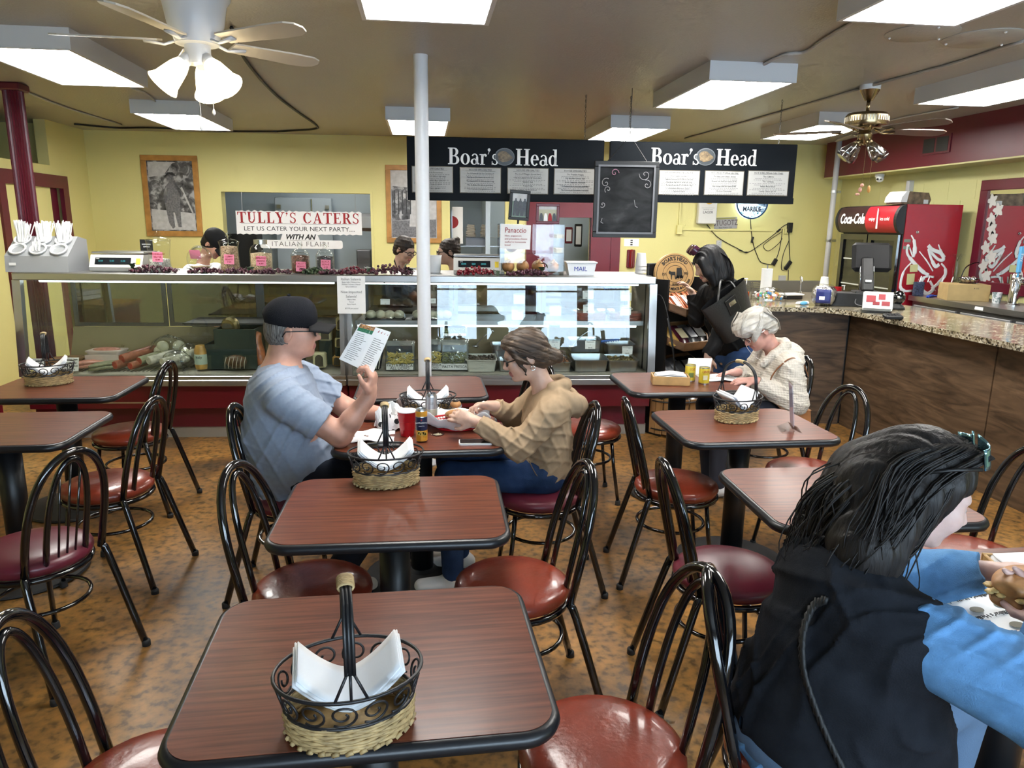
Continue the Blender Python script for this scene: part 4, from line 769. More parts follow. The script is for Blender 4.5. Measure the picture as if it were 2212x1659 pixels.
# small pictures leaning on top of the bread case
x = top_at(1112, .3); t = photo('small_photograph', 'black framed photograph of three men in uniform', x + .03, .3, ZT + .55, .17, .24, .025, 'matte_black', M('photo_lawn', (.2, .28, .2), .4), (.0, .06, .05)); b = B(); b.b2(-.06, .06, -.011, -.010, .03, .095); b.ob('printed_sky', 'photo_pale', t)
for k in range(3): figure(t, -.0125, [('printed_man', 'photo_dark', [(-.05 + .037 * k, -.085), (-.035 + .037 * k, -.085), (-.03 + .037 * k, -.03), (-.025 + .037 * k, -.085), (-.012 + .037 * k, -.085), (-.014 + .037 * k, .03), (-.024 + .037 * k, .038), (-.026 + .037 * k, .055), (-.038 + .037 * k, .055), (-.038 + .037 * k, .038), (-.048 + .037 * k, .03)])])
b = B(); b.cyl((0, .0, -.12), (0, .0, -.15), .008); b.ob('stand', 'matte_black', t)
x = top_at(1170, .3); t = photo('small_photograph', 'mahogany framed photograph of a group of people', x + .04, .3, ZT + .485, .195, .165, .022, 'maroon', M('photo_room', (.42, .4, .27), .4)); b = B(); b.b2(-.075, .075, -.011, -.010, .035, .06); b.ob('printed_wall', 'photo_pale', t)
for k, m in enumerate(('photo_dark', 'paper', 'ink_red', 'photo_dark')): figure(t, -.0125, [('printed_person', m, [(-.07 + k * .036, -.058), (-.035 + k * .036, -.058), (-.04 + k * .036, -.015), (-.048 + k * .036, .005), (-.06 + k * .036, .005), (-.066 + k * .036, -.015)])])
# ================================================================== CATERING SIGN, MENU BOARDS, CHALKBOARD
(xa, za), (xb, zb) = atK(508, 455, WY - .08), atK(782, 508, WY - .08); w = xb - xa; t = kthing('catering_sign', 'white cut-out catering sign with red serif title', 'sign', (xa + xb) / 2, WY - .06, (za + zb) / 2); h = za - zb
wv = lambda x_: .012 * math.sin(x_ * 16)
top = [(-w / 2 + w * k / 40, h / 2 + wv(k)) for k in range(41)]; bot = [(w / 2 - w * k / 40, -h / 2 + wv(k) * .7) for k in range(41)]
b = B(); b.prism(bot[::-1] + top[::-1], 0, .01, lambda q: Vector((q.x, -q.z, q.y))); b.prism([(-w * .14, -h * .5), (w * .14, -h * .5), (w * .16, -h * .78), (-w * .16, -h * .78)], 0, .01, lambda q: Vector((q.x, -q.z, q.y))); b.prism(rrect(-w * .32, w * .34, -h * 1.12, -h * .75, .03), 0, .01, lambda q: Vector((q.x, -q.z, q.y))); b.ob('board', 'white_plastic', t)
serif("TULLY'S CATERS", h * .47, 'ink_red', t, (0, -.0105, h * .22), space=.09); text('LET US CATER YOUR NEXT PARTY....', h * .27, 'ink', t, (0, -.0105, -h * .27), sx=1.1); text('WITH AN', h * .3, 'ink', t, (.0, -.0105, -h * .62), shear=.3, off=.003); text('ITALIAN FLAIR!', h * .3, 'ink_grey', t, (0, -.0105, -h * .93), sx=1.1, space=1.15)
b = B(); b.b2(-w * .46, -.02, -.012, -.0105, -h * .05, -h * .04); b.b2(.02, w * .46, -.012, -.0105, -h * .05, -h * .04); b.ob('rule', 'ink', t)
for sx in (-.45, .45): b = B(); b.cyl((sx * w, .0, h * .45), (sx * w, .03, z1t - (za + zb) / 2), .003, n=5); b.ob('hanging_wire', 'steel', t)
MY = .55
M('menu_black', (.004, .006, .009), .6, spec=.12)
def menu_board(pxa, pya, pxb, pyb, label, pages, heads, logo_px):
    xa, za = atK(pxa, pya, MY); xb, zb = atK(pxb, pyb, MY); w, h = xb - xa, za - zb; t = kthing('menu_board', label, 'menu board', (xa + xb) / 2, MY, (za + zb) / 2)
    b = B(); b.b2(-w / 2, w / 2, 0, .05, -h / 2, h / 2, .004); b.b2(-w / 2, w / 2, -.012, 0, -h / 2, -h / 2 + .05); b.ob('board', 'menu_black', t)
    lx = atK(logo_px, 340, MY)[0] - (xa + xb) / 2; lz = atK(logo_px, 339, MY)[1] - (za + zb) / 2; lh = .135
    serif("Boar's", lh, 'white_plastic', t, (lx - .265, -.003, lz), space=.0, ext=.003); serif('Head', lh, 'white_plastic', t, (lx + .275, -.003, lz), space=.0, ext=.003)
    e = B(); e.prism([(.085 * math.cos(a), .072 * math.sin(a)) for a in [2 * PI * k / 32 for k in range(32)]], 0, .003, lambda q: Vector((q.x + lx, -q.z - .002, q.y + lz))); em = e.ob('emblem', M('emblem_grey', (.1, .11, .12), .4), t)
    e = B(); e.prism([(.078 * math.cos(a), .065 * math.sin(a)) for a in [2 * PI * k / 32 for k in range(32)]], 0, .003, lambda q: Vector((q.x + lx, -q.z - .004, q.y + lz))); e.ob('emblem_field', M('emblem_dark', (.03, .035, .04), .4), em)
    boar = [(-.055, -.005), (-.06, .02), (-.045, .04), (-.02, .05), (.01, .045), (.03, .03), (.05, .012), (.066, .0), (.066, -.015), (.05, -.018), (.045, -.03), (.02, -.04), (-.02, -.045), (-.05, -.03)]
    e = B(); e.prism([(px_, py_ * .95) for px_, py_ in boar][::-1], 0, .003, lambda q: Vector((q.x + lx, -q.z - .007, q.y + lz))); e.ob('emblem_boar', M('emblem_gold', (.13, .09, .045), .45, var=.6, vscale=50), em)
    for k, pg in enumerate(pages):
        (pa, qa), (pb, qb) = atK(pg[0], pg[1], MY), atK(pg[2], pg[3], MY); cx, cz = (pa + pb) / 2 - (xa + xb) / 2, (qa + qb) / 2 - (za + zb) / 2; pw, ph = pb - pa, qa - qb
        b = B(); b.b2(cx - pw / 2, cx + pw / 2, -.004, 0, cz - ph / 2, cz + ph / 2); f = b.ob('menu_page_border', M('gold_dark', (.12, .1, .07), .4, .5), t)
        b = B(); b.b2(cx - pw / 2 + .006, cx + pw / 2 - .006, -.006, -.004, cz - ph / 2 + .006, cz + ph / 2 - .006); b.ob('menu_page', M('menu_paper', (.42, .42, .41), .7), f)
        hd, lines = heads[k]; text(hd, .022, 'ink', f, (cx, -.0065, cz + ph * .4), res=1, sx=min(1, pw * .9 / (len(hd) * .0138))); b = B(); b.b2(cx - pw * .36, cx + pw * .36, -.0066, -.006, cz + ph * .345, cz + ph * .352); b.ob('rule', 'ink', f)
        for j, s in enumerate(lines):
            z = cz + ph * (.26 - .68 * j / max(1, len(lines) - .5)); text(s, .019, 'ink', f, (cx, -.0065, z), res=1, sx=min(1, pw * .92 / (len(s) * .0115))); bb = B(); rr = random.Random(j + 7 * k)
            for q in range(2):
                n_ = 14; hw = pw * rr.uniform(.3, .45)
                for g in range(n_): xx = cx - hw + 2 * hw * g / n_; bb.b2(xx, xx + 2 * hw / n_ * rr.uniform(.5, .85), -.0066, -.006, z - .019 - .012 * q, z - .0145 - .012 * q)
            bb.ob('fine_print', 'ink_grey', f)
    for sx in (-.4, .4):
        b = B(); z = h / 2; n_ = 0
        while z < ZC - (za + zb) / 2: b.tube([(sx * w + .006 * math.cos(a), .02, z + .012 + .012 * math.sin(a)) for a in [k * PI / 4 for k in range(8)]] if n_ % 2 else [(sx * w, .02 + .006 * math.cos(a), z + .012 + .012 * math.sin(a)) for a in [k * PI / 4 for k in range(8)]], .002, 4, closed=True); z += .02; n_ += 1
        b.ob('hanging_chain', 'dark_steel', t)
    return t
HS = 'HOUSE SPECIALTIES'
menu_board(878, 294, 1301, 438, 'black hanging menu board nearest the white pole', [(889, 358, 979, 417), (993, 361, 1082, 418), (1096, 362, 1184, 420), (1197, 363, 1287, 421)],
           [(HS, ['Capicolla & Provolone', 'Italian Beef $15.99 (Whole Sub Only)', 'Reuben Marble Rye $14.99', 'Whole Subs $14.99', 'Half Subs $8.49']), (HS, ['The 34 Peanut (A Sub You Can\'t Refuse!)', 'The Capone (You\'d order the best for this)', 'The Sinatra $15.99 (Whole Sub Only)', 'The Godfather (For all you good fellas)', 'The Soprano (I\'m gonna love it!)']), (HS, ['The Joe D\'Maggio (Local fave)', 'The Stromboli (You B. Gotta Be!)', 'Sarah\'s Sub', 'Tony\'s Sub', 'Classic & Provolone']), (HS, ['The Frankie Veggie', 'My Big Fat Greek Sub', 'Bold Chipotle Chicken', 'The Tradition (You\'re gonna want a spot here)', 'The Connoisseur (The number of all subs!)'])], 1090)
menu_board(1319, 304, 1712, 441, 'black hanging menu board behind the chalkboard', [(1424, 367, 1509, 422), (1523, 368, 1604, 423), (1616, 368, 1700, 424)],
           [('VEGETARIAN SPECIALTIES', ['The Veggie Sandwich', 'Eggplant Parmesan $15.99 (Whole Sub Only)', 'The Sleep City $11.99 (Half Sub Only)', 'The Baby Mozzarella $11.99 (Half Sub Only)', 'Grandma Harvest Salad', 'Caprese Salad']), ('HOT SUBS $15.99 (Whole Subs Only)', ['The Italia Lover (Italia\'s choice)', 'Meatball Sub (Half Sub Option $9.49)', 'Italian Sausage (Half Sub Option $9.49)', 'Chicken Parmesan']), ('HOT SUBS (Whole Subs Only)', ['The Calzone', 'The Carmela', 'Italian Roast Beef', 'Caddy Classic $9.99'])], 1524)
# chalkboard
CY = .2; (xa, za), (xb, zb) = atK(1285, 347, CY), atK(1416, 514, CY); w, h = xb - xa, za - zb; t = kthing('chalkboard', 'framed black chalkboard hanging from a cord', 'chalkboard', (xa + xb) / 2, CY, (za + zb) / 2)
b = B(); f = .045
for q in [(-w / 2, w / 2, -h / 2, -h / 2 + f), (-w / 2, w / 2, h / 2 - f, h / 2), (-w / 2, -w / 2 + f, -h / 2 + f, h / 2 - f), (w / 2 - f, w / 2, -h / 2 + f, h / 2 - f)]: b.b2(q[0], q[1], -.012, .012, q[2], q[3], .004)
b.ob('frame', 'matte_black', t); b = B()
for q in [(-w / 2 + .03, w / 2 - .03, -h / 2 + .03, -h / 2 + f), (-w / 2 + .03, w / 2 - .03, h / 2 - f, h / 2 - .03), (-w / 2 + .03, -w / 2 + f, -h / 2 + f, h / 2 - f), (w / 2 - f, w / 2 - .03, -h / 2 + f, h / 2 - f)]: b.b2(q[0], q[1], -.015, -.011, q[2], q[3])
b.ob('frame_inlay', M('frame_grey', (.12, .12, .13), .4), t)
slate = ramp_mat('slate', [(.35, (.012, .013, .015)), (.62, (.03, .032, .035)), (.8, (.075, .078, .085))], 2.2, (1, 1, 3), rough=.75, dist=1.5, spec=.15); b = B(); b.b2(-w / 2 + .03, w / 2 - .03, -.004, .004, -h / 2 + .03, h / 2 - .03); b.ob('slate', slate, t)
M('chalk', (.3, .3, .31), .9); M('chalk_pink', (.4, .2, .28), .9)
def scroll(cx, cz, r, turns, a0, sgn=1): return [(cx + r * (1 - k / 30) * math.cos(a0 + sgn * turns * 2 * PI * k / 30), -.006, cz + r * (1 - k / 30) * math.sin(a0 + sgn * turns * 2 * PI * k / 30)) for k in range(30)]
for k, (m, P_) in enumerate([('chalk_pink', scroll(-.1, .21, .035, 1.2, 0)), ('chalk', scroll(.15, .2, .05, 1.3, 3)), ('chalk', scroll(.17, .12, .04, 1.3, 2, -1)), ('chalk', scroll(-.17, .13, .04, 1.3, 1)), ('chalk', scroll(-.15, .08, .03, 1.2, 4, -1)), ('chalk', scroll(-.19, -.04, .025, 1.2, 4)), ('chalk', [(.07, -.006, .0), (.08, -.006, -.05), (.1, -.006, -.06)]), ('chalk', [(-.19, -.006, -.15), (-.2, -.006, -.18), (-.18, -.006, -.19)])]): b = B(); b.tube(P_, .0025, 4); b.ob('chalk_scroll', m, t)
b = B(); b.tube([(-w * .3, 0, h / 2), (.02, .02, h / 2 + .2), (w * .3, 0, h / 2)], .004, 5); b.tube([(.02, .02, h / 2 + .2), (.02, .02, ZC - (za + zb) / 2)], .003, 5); b.ob('cord', 'matte_black', t)
# ================================================================== KITCHEN BEHIND THE OPENINGS
def kbox(name, label, cat, px0, py0, px1, py1, y, d, mat, r=.01, parts=None):
    (xa, za), (xb, zb) = atK(px0, py0, y), atK(px1, py1, y); t = kthing(name, label, cat, (xa + xb) / 2, y, zb); w, h = xb - xa, za - zb; b = B(); b.b2(-w / 2, w / 2, 0, d, 0, h, r); b.ob('body', mat, t); return t, w, h
KY1 = WY + 1.5
t, w, h = kbox('walk_in_cooler_door', 'steel walk-in cooler door seen above the catering sign', 'door', 592, 426, 722, 585, KY1 + .5, .08, 'kitchen_metal')
for sx in (-1, 1): b = B(); b.b2(sx * w * .42 - .03, sx * w * .42 + .03, -.03, 0, h * .85, h * .9); b.ob('hinge', 'steel', t)
b = B(); b.cyl((w * .15, -.02, h * .6), (w * .15, -.02, h * .98), .012, n=8); b.ob('latch_bar', 'chrome', t)
t, w, h = kbox('kitchen_hood', 'rounded steel hood behind the catering sign', 'hood', 735, 460, 815, 500, KY1, .3, 'steel', .05)
for k, (a, lab) in enumerate([((488, 505, 560, 600), 'dark kitchen equipment behind the capped employee'), ((770, 540, 802, 600), 'small prep computer behind the pass-through')]): kbox('kitchen_equipment', lab, 'equipment', *a, WY + .7, .3, ['matte_black', 'dark_steel'][k])
t, w, h = kbox('kitchen_shelf', 'steel wire shelf unit behind the narrow pass-through', 'shelf', 975, 512, 1095, 514, WY + .35, .3, 'steel', .002); b = B(); b.b2(-w / 2, w / 2, 0, .3, -.12, -.11); b.b2(-w / 2, w / 2, 0, .3, -.3, -.29)
for sx in (-.48, .48): b.b2(sx * w - .01, sx * w + .01, 0, .02, -1.3, .35)
b.ob('shelf_tiers', 'steel', t); b = B(); b.b2(-.18, .1, .05, .25, -.11, .0); b.ob('tray', 'dark_steel', t)
for k, (px, lab) in enumerate([(1017, 'crooked stack of paper food boats on the kitchen shelf'), (1048, 'stack of paper bowls behind the food boats')]):
    x, z = atK(px, 512, WY + .4); t = kthing('paper_stack', lab, 'paper goods', x, WY + .45, z)
    for j in range(9): b = B(); b.box((.006 * math.sin(j * 1.7), 0, .012 + j * .018), (.13 - .004 * j, .12, .016), .004, (0, .04 * math.sin(j), .1 * math.sin(j * 2.3))); b.ob('food_boat', M('kraft_pale', (.45, .4, .32), .7), t)
x, z = atK(985, 480, WY - .02); t = kthing('wall_poster', 'white poster with a red and grey disc beside the pass-through', 'poster', x, WY + .3, z); b = B(); b.b2(-.05, .09, 0, .004, -.28, .2); b.ob('sheet', 'paper', t); b = B(); b.prism([(.08 * math.cos(a) - .05, .08 * math.sin(a)) for a in [PI * k / 12 - PI / 2 for k in range(13)]], 0, .002, lambda q: Vector((q.x, -.002 - q.z, q.y))); b.ob('printed_disc', 'ink_red', t)
for k, (px, lab) in enumerate([(1265, 'black framed paper hanging in the corridor'), (1243, 'wall phone in the corridor')]):
    x, z = atK(px, 510, WY + 1.2); t = kthing('corridor_fixture', lab, 'fixture', x, WY + 1.9, z); b = B(); b.box((0, 0, 0), (.12, .04, .35 - .1 * k), .01); b.ob('body', ['matte_black', 'case_red'][k], t); b = B(); b.box((0, -.022, 0), (.08, .004, .28 - .1 * k)); b.ob('face', 'paper', t)
kl = thing('kitchen_light', 'bright kitchen ceiling lamp beyond the pass-through', 'ceiling light', K(-1.6, WY + 1.1, ZC - .02), KA); b = B(); b.b2(-.5, .5, -.12, .12, -.06, 0); b.ob('housing', 'fixture_white', kl); b = B(); b.b2(-.48, .48, -.1, .1, -.064, -.06); b.ob('diffuser', PE, kl)
kl = thing('kitchen_light', 'bright ceiling lamp above the narrow pass-through', 'ceiling light', K(1.4, WY + 1.1, ZC - .02), KA); b = B(); b.b2(-.5, .5, -.12, .12, -.06, 0); b.ob('housing', 'fixture_white', kl); b = B(); b.b2(-.48, .48, -.1, .1, -.064, -.06); b.ob('diffuser', PE, kl)
# ================================================================== ORDER COUNTER, RIGHT SIDE
oak = ramp_mat('oak_laminate', [(.3, (.042, .025, .013)), (.5, (.095, .058, .032)), (.68, (.145, .088, .048)), (.85, (.19, .12, .068))], 1.6, (1.4, 1.4, 9), rough=.5, detail=9, dist=1.6, spec=.35)
granite = ramp_mat('granite', [(.15, (.02, .018, .014)), (.35, (.2, .16, .1)), (.55, (.42, .36, .25)), (.8, (.6, .55, .45))], 95, rough=.12, tex='voronoi', second=(14, [(.35, (.45, .4, .33)), (.6, (1.1, 1.1, 1.05))], .8), coat=.3)
GZ = 1.05
cn = thing('order_counter', 'wood panelled order counter with granite top', 'counter', (0, 0, 0))
p_in = [(3.69, 2.6), (3.69, 5.93), (2.45, 6.22)]; p_out = [(2.6, 6.95), (4.3, 6.95), (4.3, 2.6)]
for (a, c) in [((3.69, 2.6), (3.69, 4.25)), ((3.69, 4.262), (3.69, 5.93)), ((3.675, 5.935), (2.45, 6.22))]:
    a, c = Vector((*a, 0)), Vector((*c, 0)); d = (c - a).normalized(); n_ = Vector((-d.y, d.x, 0)); b = B(); q = [a, c, c - n_ * .02, a - n_ * .02]
    b.prism([(v.x, v.y) for v in q][::-1], 0.0, 1.01); b.ob('wood_panel', oak, cn)
b = B(); b.prism([(3.72, 2.6), (4.25, 2.6), (4.25, 7.38), (2.62, 7.38), (2.5, 6.25), (3.72, 5.96)], 0, 1.005); b.ob('carcass', 'case_dark', cn)
b = B(); b.prism([(3.55, 2.6), (4.32, 2.6), (4.32, 7.4), (2.55, 7.4), (2.40, 6.13), (3.2, 5.95), (3.40, 5.88), (3.51, 5.74), (3.55, 5.5)], 1.01, GZ); b.ob('granite_top', granite, cn)
def on(px, py, z=GZ): p = atZ(px, py, z); return p
def cth(name, label, cat, px, py, rz=0, z=GZ, group=None): p = on(px, py, z); return thing(name, label, cat, (p.x, p.y, z), rz, group)
# candy bag
t = cth('candy_bag', 'clear bag of colourful wrapped candy on the granite', 'candy', 1660, 648); rr = random.Random(3)
for k, m in enumerate([(.6, .1, .08), (.1, .3, .6), (.15, .5, .2), (.75, .7, .6), (.55, .5, .5), (.7, .4, .1)]):
    b = B()
    for j in range(16 if k > 2 else 7): a = rr.uniform(0, 6.3); r = rr.random() ** .5 * .13; b.box((math.cos(a) * r, math.sin(a) * r * .8, .02 + rr.random() * .075 * (1 - r * 4)), (.028, .018, .018), .004, (rr.random() * 3, rr.random() * 3, rr.random() * 3))
    b.ob('candies', M('candy_%d' % k, m, .3), t)['kind'] = 'stuff'
b = B(); b.sheet(lambda u, v: (math.cos(2 * PI * u) * .165 * math.sin(PI * (v * .5 + .0)) * (1 + .06 * math.sin(13 * u * 2 * PI)), math.sin(2 * PI * u) * .13 * math.sin(PI * v * .5), .115 * math.cos(PI * v * .5) ** .7 + .004 * math.sin(31 * u + 9 * v)), 40, 10); b.ob('bag', 'plastic_wrap', t, 1)
def bottle(px, py, label, body, r, h, liquid=None, z=GZ):
    t = cth('pump_bottle', label, 'bottle', px, py, 0, z); b = B(); b.lathe([(0, 0), (r, 0), (r, h * .6), (r * .4, h * .72), (r * .35, h * .76)], n=16); b.ob('bottle', body, t, 40)
    if liquid: b = B(); b.lathe([(0, .003), (r * .93, .003), (r * .93, h * .35), (0, h * .35)], n=16); b.ob('soap', liquid, t, 40)
    b = B(); b.cyl((0, 0, h * .76), (0, 0, h), r * .13, n=8); b.box((-r * .3, 0, h), (r * 1.2, r * .3, r * .25), .003); b.ob('pump', 'white_plastic', t)
bottle(1610, 645, 'clear pump bottle of orange soap', 'glass', .035, .19, M('soap_orange', (.6, .1, .02), .2, alpha=.9)); bottle(1820, 655, 'hand sanitizer pump bottle by the register', 'glass', .03, .16)
t = cth('paper_towel', 'standing paper towel roll at the counter splash', 'paper towel', 1653, 636); b = B(); b.cyl((0, 0, .01), (0, 0, .26), .055, n=24); b.ob('roll', 'paper', t, 30); b = B(); b.cyl((0, 0, 0), (0, 0, .3), .006, n=8); b.lathe([(0, 0), (.07, 0), (.07, .008), (0, .01)], n=20); b.ob('holder', 'dark_steel', t)
for px, py, lab, n_, up in [(1630, 645, 'tilted stack of clear plastic cups', 3, 0), (1778, 636, 'stack of foam cups beside the sink', 4, 1)]:
    t = cth('cup_stack', lab, 'cups', px, py); 
    for k in range(n_):
        b = B(); z = k * .02; b.lathe([(.05, z), (.036, z + .12), (0, z + .121)] if up else [(0, z), (.032, z), (.045, z + .11)], n=18); b.ob('cup', 'white_plastic' if up else 'acrylic', t, 40)
t = cth('sink_faucet', 'small chrome arched faucet at the splash', 'faucet', 1733, 634); b = B(); b.tube(spline([(0, .05, 0), (0, .05, .12), (-.02, .03, .17), (-.03, -.02, .16), (-.03, -.03, .12)], 6), .009, 8); b.ob('spout', 'chrome', t, 1); b = B(); b.lathe([(.02, 0), (.02, .02), (0, .02)], (0, .05, 0), 12); b.ob('base', 'chrome', t)
b = B(); b.b2(2.62, 4.3, 7.4, 7.415, 0, 1.17); tag(b.ob('splash_panel', M('splash', (.13, .12, .1), .4)), 'dark splash panel behind the order counter', 'panel')
t = cth('takeout_tray', 'foam tray with utensils beside the candy bag', 'tray', 1705, 645, .1); b = B(); b.b2(-.1, .1, -.07, .07, 0, .035, .006); b.ob('tray', 'matte_black', t); b = B(); b.b2(-.11, .11, -.08, .08, .035, .05, .006); b.ob('lid', 'white_plastic', t)
t = cth('wrapped_cutlery', 'bundle of wrapped cutlery with a blue scoop', 'cutlery', 1733, 658, .3)
for k in range(6): b = B(); b.box((.0 + .012 * k, .01 * k, .012 + .006 * (k % 2)), (.12, .014, .012), .003, (0, 0, -.4 + .1 * k)); b.ob('cutlery', 'paper', t)
b = B(); b.ell((-.03, -.045, .018), (.04, .02, .018), 12, 8); b.ob('scoop', M('scoop_blue', (.1, .35, .6), .4), t, 1)
t = cth('gum_jar', 'round clear jar of foil sweets with a dark blue label', 'jar', 1778, 660); b = B(); b.lathe([(0, 0), (.06, 0), (.095, .04), (.105, .09), (.095, .14), (.07, .17), (0, .172)], n=24); b.ob('foil_sweets', M('foil', (.6, .6, .62), .2, 1, bump=1.0, bscale=45), t, 1)['kind'] = 'stuff'; b = B(); b.lathe([(0, 0), (.064, 0), (.099, .038), (.11, .09), (.099, .143), (.075, .175), (.06, .185)], n=24); b.ob('jar', 'acrylic', t, 1)
R = Matrix.Rotation(-.35, 3, 'Z'); b = B(); b.sheet(lambda u, v: (.112 * math.sin(-.7 + 1.15 * u - .45) , -.112 * math.cos(-.7 + 1.15 * u - .45), .03 + .12 * v), 10, 4, .002); b.ob('label', M('label_navy', (.02, .03, .16), .4), t, 1); b = B(); b.box((-.07, -.09, .075), (.045, .003, .03), rot=(0, 0, -.65)); b.ob('label_patch', 'paper', t)
t = cth('red_tumbler', 'red plastic tumbler behind the foil sweets jar', 'cup', 1806, 652); b = B(); b.lathe([(0, 0), (.03, 0), (.04, .14), (.037, .14), (.028, .006), (0, .006)], n=20); b.ob('cup', M('cup_red', (.45, .006, .012), .3), t, 40)
# register
t = cth('cash_register', 'black touch screen cash register seen from behind', 'register', 1872, 662, math.radians(-20)); b = B(); b.b2(-.19, .19, -.05, .22, 0, .1, .01); b.ob('base_box', 'matte_black', t)
b = B(); b.box((.0, .08, .115), (.22, .2, .03), .01); b.ob('foot_plate', 'matte_black', t); b = B(); b.box((0, .1, .27), (.1, .05, .32), .012, (-.45, 0, 0)); b.ob('stand_arm', 'matte_black', t); b = B()
for s in (-1, 1): b.tube([(s * .055, .06, .14), (s * .055, .16, .38), (s * .055, .2, .4)], .005, 6)
b.ob('chrome_brace', 'chrome', t, 1); b = B(); b.lathe([(.033, 0), (.033, .002), (.026, .002), (.026, 0)], (0, .085, .285), 20, (0, -.9, .43)); b.ob('badge', 'chrome', t); b = B(); b.box((0, .035, .22), (.05, .002, .02), rot=(-.45, 0, 0)); b.ob('sticker', 'paper', t)
b = B(); b.box((.04, .2, .42), (.33, .06, .27), .03, (-.35, 0, 0)); b.ob('monitor', M('monitor_black', (.008, .008, .009), .5, spec=.2), t); b = B(); b.tube(spline([(-.1, -.05, .09), (-.11, -.07, .03), (-.05, -.09, .012), (.06, -.1, .012), (.15, -.08, .012)], 5), .004, 6); b.ob('cable', 'dark_steel', t, 1)
b = B(); b.b2(-.34, .14, -.06, .14, 0, .115, .004); b.ob('cash_drawer', 'matte_black', t)
t = cth('tissue_pile', 'pile of mint green napkins behind the brochure stand', 'napkins', 1872, 655, 0); t.location.z = GZ + .0
for k in range(3): b = B(); b.box((.05 * k, .02 * k, .04 + .03 * (k % 2)), (.09, .05, .06), .02, (0, .2 * k, .3 * k)); b.ob('napkin', M('mint_green', (.4, .62, .55), .7), t)
t = cth('brochure_stand', 'clear slanted stand holding red and white brochures', 'brochure stand', 1893, 676, math.radians(-30)); lean = .55; R = Matrix.Rotation(-lean, 3, 'X')
b = B(); b.box(R @ Vector((0, 0, .17)), (.23, .004, .34), rot=R); b.ob('back_panel', 'acrylic', t); b = B(); b.box(R @ Vector((0, -.06, .04)), (.23, .004, .08), rot=R); b.ob('front_lip', 'acrylic', t); b = B(); b.b2(-.115, .115, -.07, .2, 0, .004); b.ob('base', 'acrylic', t)
for k in range(5): b = B(); b.box(R @ Vector((.006 * math.sin(k * 2), -.012 - .009 * k, .09)), (.21, .007, .15), rot=R); b.ob('brochure', 'paper', t)
for (x_, z_, w_, h_) in [(-.05, .1, .07, .06), (.03, .12, .05, .05), (.06, .06, .06, .04), (-.01, .06, .05, .03)]: b = B(); b.box(R @ Vector((x_, -.053, z_)), (w_, .002, h_), rot=R); b.ob('printed_block', M('print_red', (.35, .04, .05), .5), t)
t = cth('desk_camera', 'round black webcam speaker beside the brochure stand', 'webcam', 1938, 668, 0); b = B(); b.ell((0, 0, .1), (.055, .055, .06), 18, 12); b.ob('head', 'black_metal', t, 1); b = B(); b.lathe([(0, 0), (.06, 0), (.055, .02), (.025, .05), (.02, .07)], n=18); b.ob('foot', 'matte_black', t, 1); b = B(); b.ell((-.03, -.045, .105), (.014, .014, .014)); b.ob('lens', 'chrome', t, 1)
t = cth('card_reader', 'black keypad card reader on the granite edge', 'card reader', 1928, 690, math.radians(-15)); b = B(); b.box((0, 0, .022), (.13, .08, .03), .008, (.15, 0, 0)); b.ob('body', 'matte_black', t)
for i in range(3):
    for j in range(4): b = B(); b.box((-.035 + j * .024, -.02 + i * .018, .036 + .003 * i), (.016, .011, .006), .002, (.15, 0, 0)); b.ob('key', 'rubber', t)
# ------------------------------------------------------------------ back bar
BZ = 1.06
t = thing('back_bar', 'stainless back bar cabinet along the side wall', 'cabinet', (0, 0, 0)); b = B(); b.prism([(4.93, 2.8), (5.52, 2.8), (5.52, 6.95), (4.93, 6.95)], BZ - .05, BZ); b.ob('worktop', 'brushed', t); b = B(); b.b2(4.97, 5.52, 2.8, 6.93, .1, BZ - .05); b.ob('carcass', 'dark_steel', t)
for k in range(6): y0 = 6.9 - k * .66; b = B(); b.b2(4.945, 4.97, y0 - .62, y0 - .02, .15, BZ - .09, .004); d = b.ob('door', M('bar_door', (.3, .3, .3), .45, .6), t); b = B(); b.b2(4.93, 4.946, y0 - .5, y0 - .14, BZ - .2, BZ - .17); b.ob('handle_recess', 'matte_black', d)
b = B(); b.b2(4.928, 4.93, 5.92, 6.02, BZ - .04, BZ - .012); b.ob('label', 'paper', t)
t = thing('cardboard_box', 'tan cardboard carton on the back bar', 'box', (5.19, 6.47, BZ), math.radians(-20)); b = B(); b.b2(-.21, .15, -.14, .14, 0, .155, .002); b.ob('carton', M('cardboard', (.42, .29, .12), .7, var=.1, vscale=10), t); b = B(); b.b2(.1505, .152, -.08, .05, .02, .1); b.ob('shipping_label', M('label_tan', (.55, .42, .3), .6), t); text('DoD', .03, 'ink', t, (.153, -.015, .08), (PI / 2, 0, PI / 2)); text('4 OZ', .02, 'ink', t, (.03, -.1415, .12)); b = B(); b.b2(-.21, .15, -.005, .005, .155, .156); b.ob('tape', 'liner', t)
t = thing('wire_fruit_basket', 'black wire basket of glass ornaments on the carton', 'basket', (5.2, 6.48, BZ + .157)); b = B()
for z, r in ((.0, .075), (.045, .09)): b.tube([(math.cos(a) * r, math.sin(a) * r, z + .004) for a in [2 * PI * k / 20 for k in range(20)]], .003, 5, closed=True)
for k in range(14): a = 2 * PI * k / 14; b.tube([(math.cos(a) * .075, math.sin(a) * .075, 0.004), (math.cos(a + .15) * .088, math.sin(a + .15) * .088, .025), (math.cos(a) * .09, math.sin(a) * .09, .049)], .002, 4)
b.tube(spline([(-.088, 0, .05), (-.05, 0, .15), (.02, 0, .19), (.08, 0, .2)], 5), .005, 6); b.ob('wire_frame', 'black_metal', t)
for k in range(5): b = B(); b.ell((.04 * math.cos(k * 1.26), .04 * math.sin(k * 1.26), .04), .028, 12, 8); b.ob('ornament', 'chrome', t, 1)
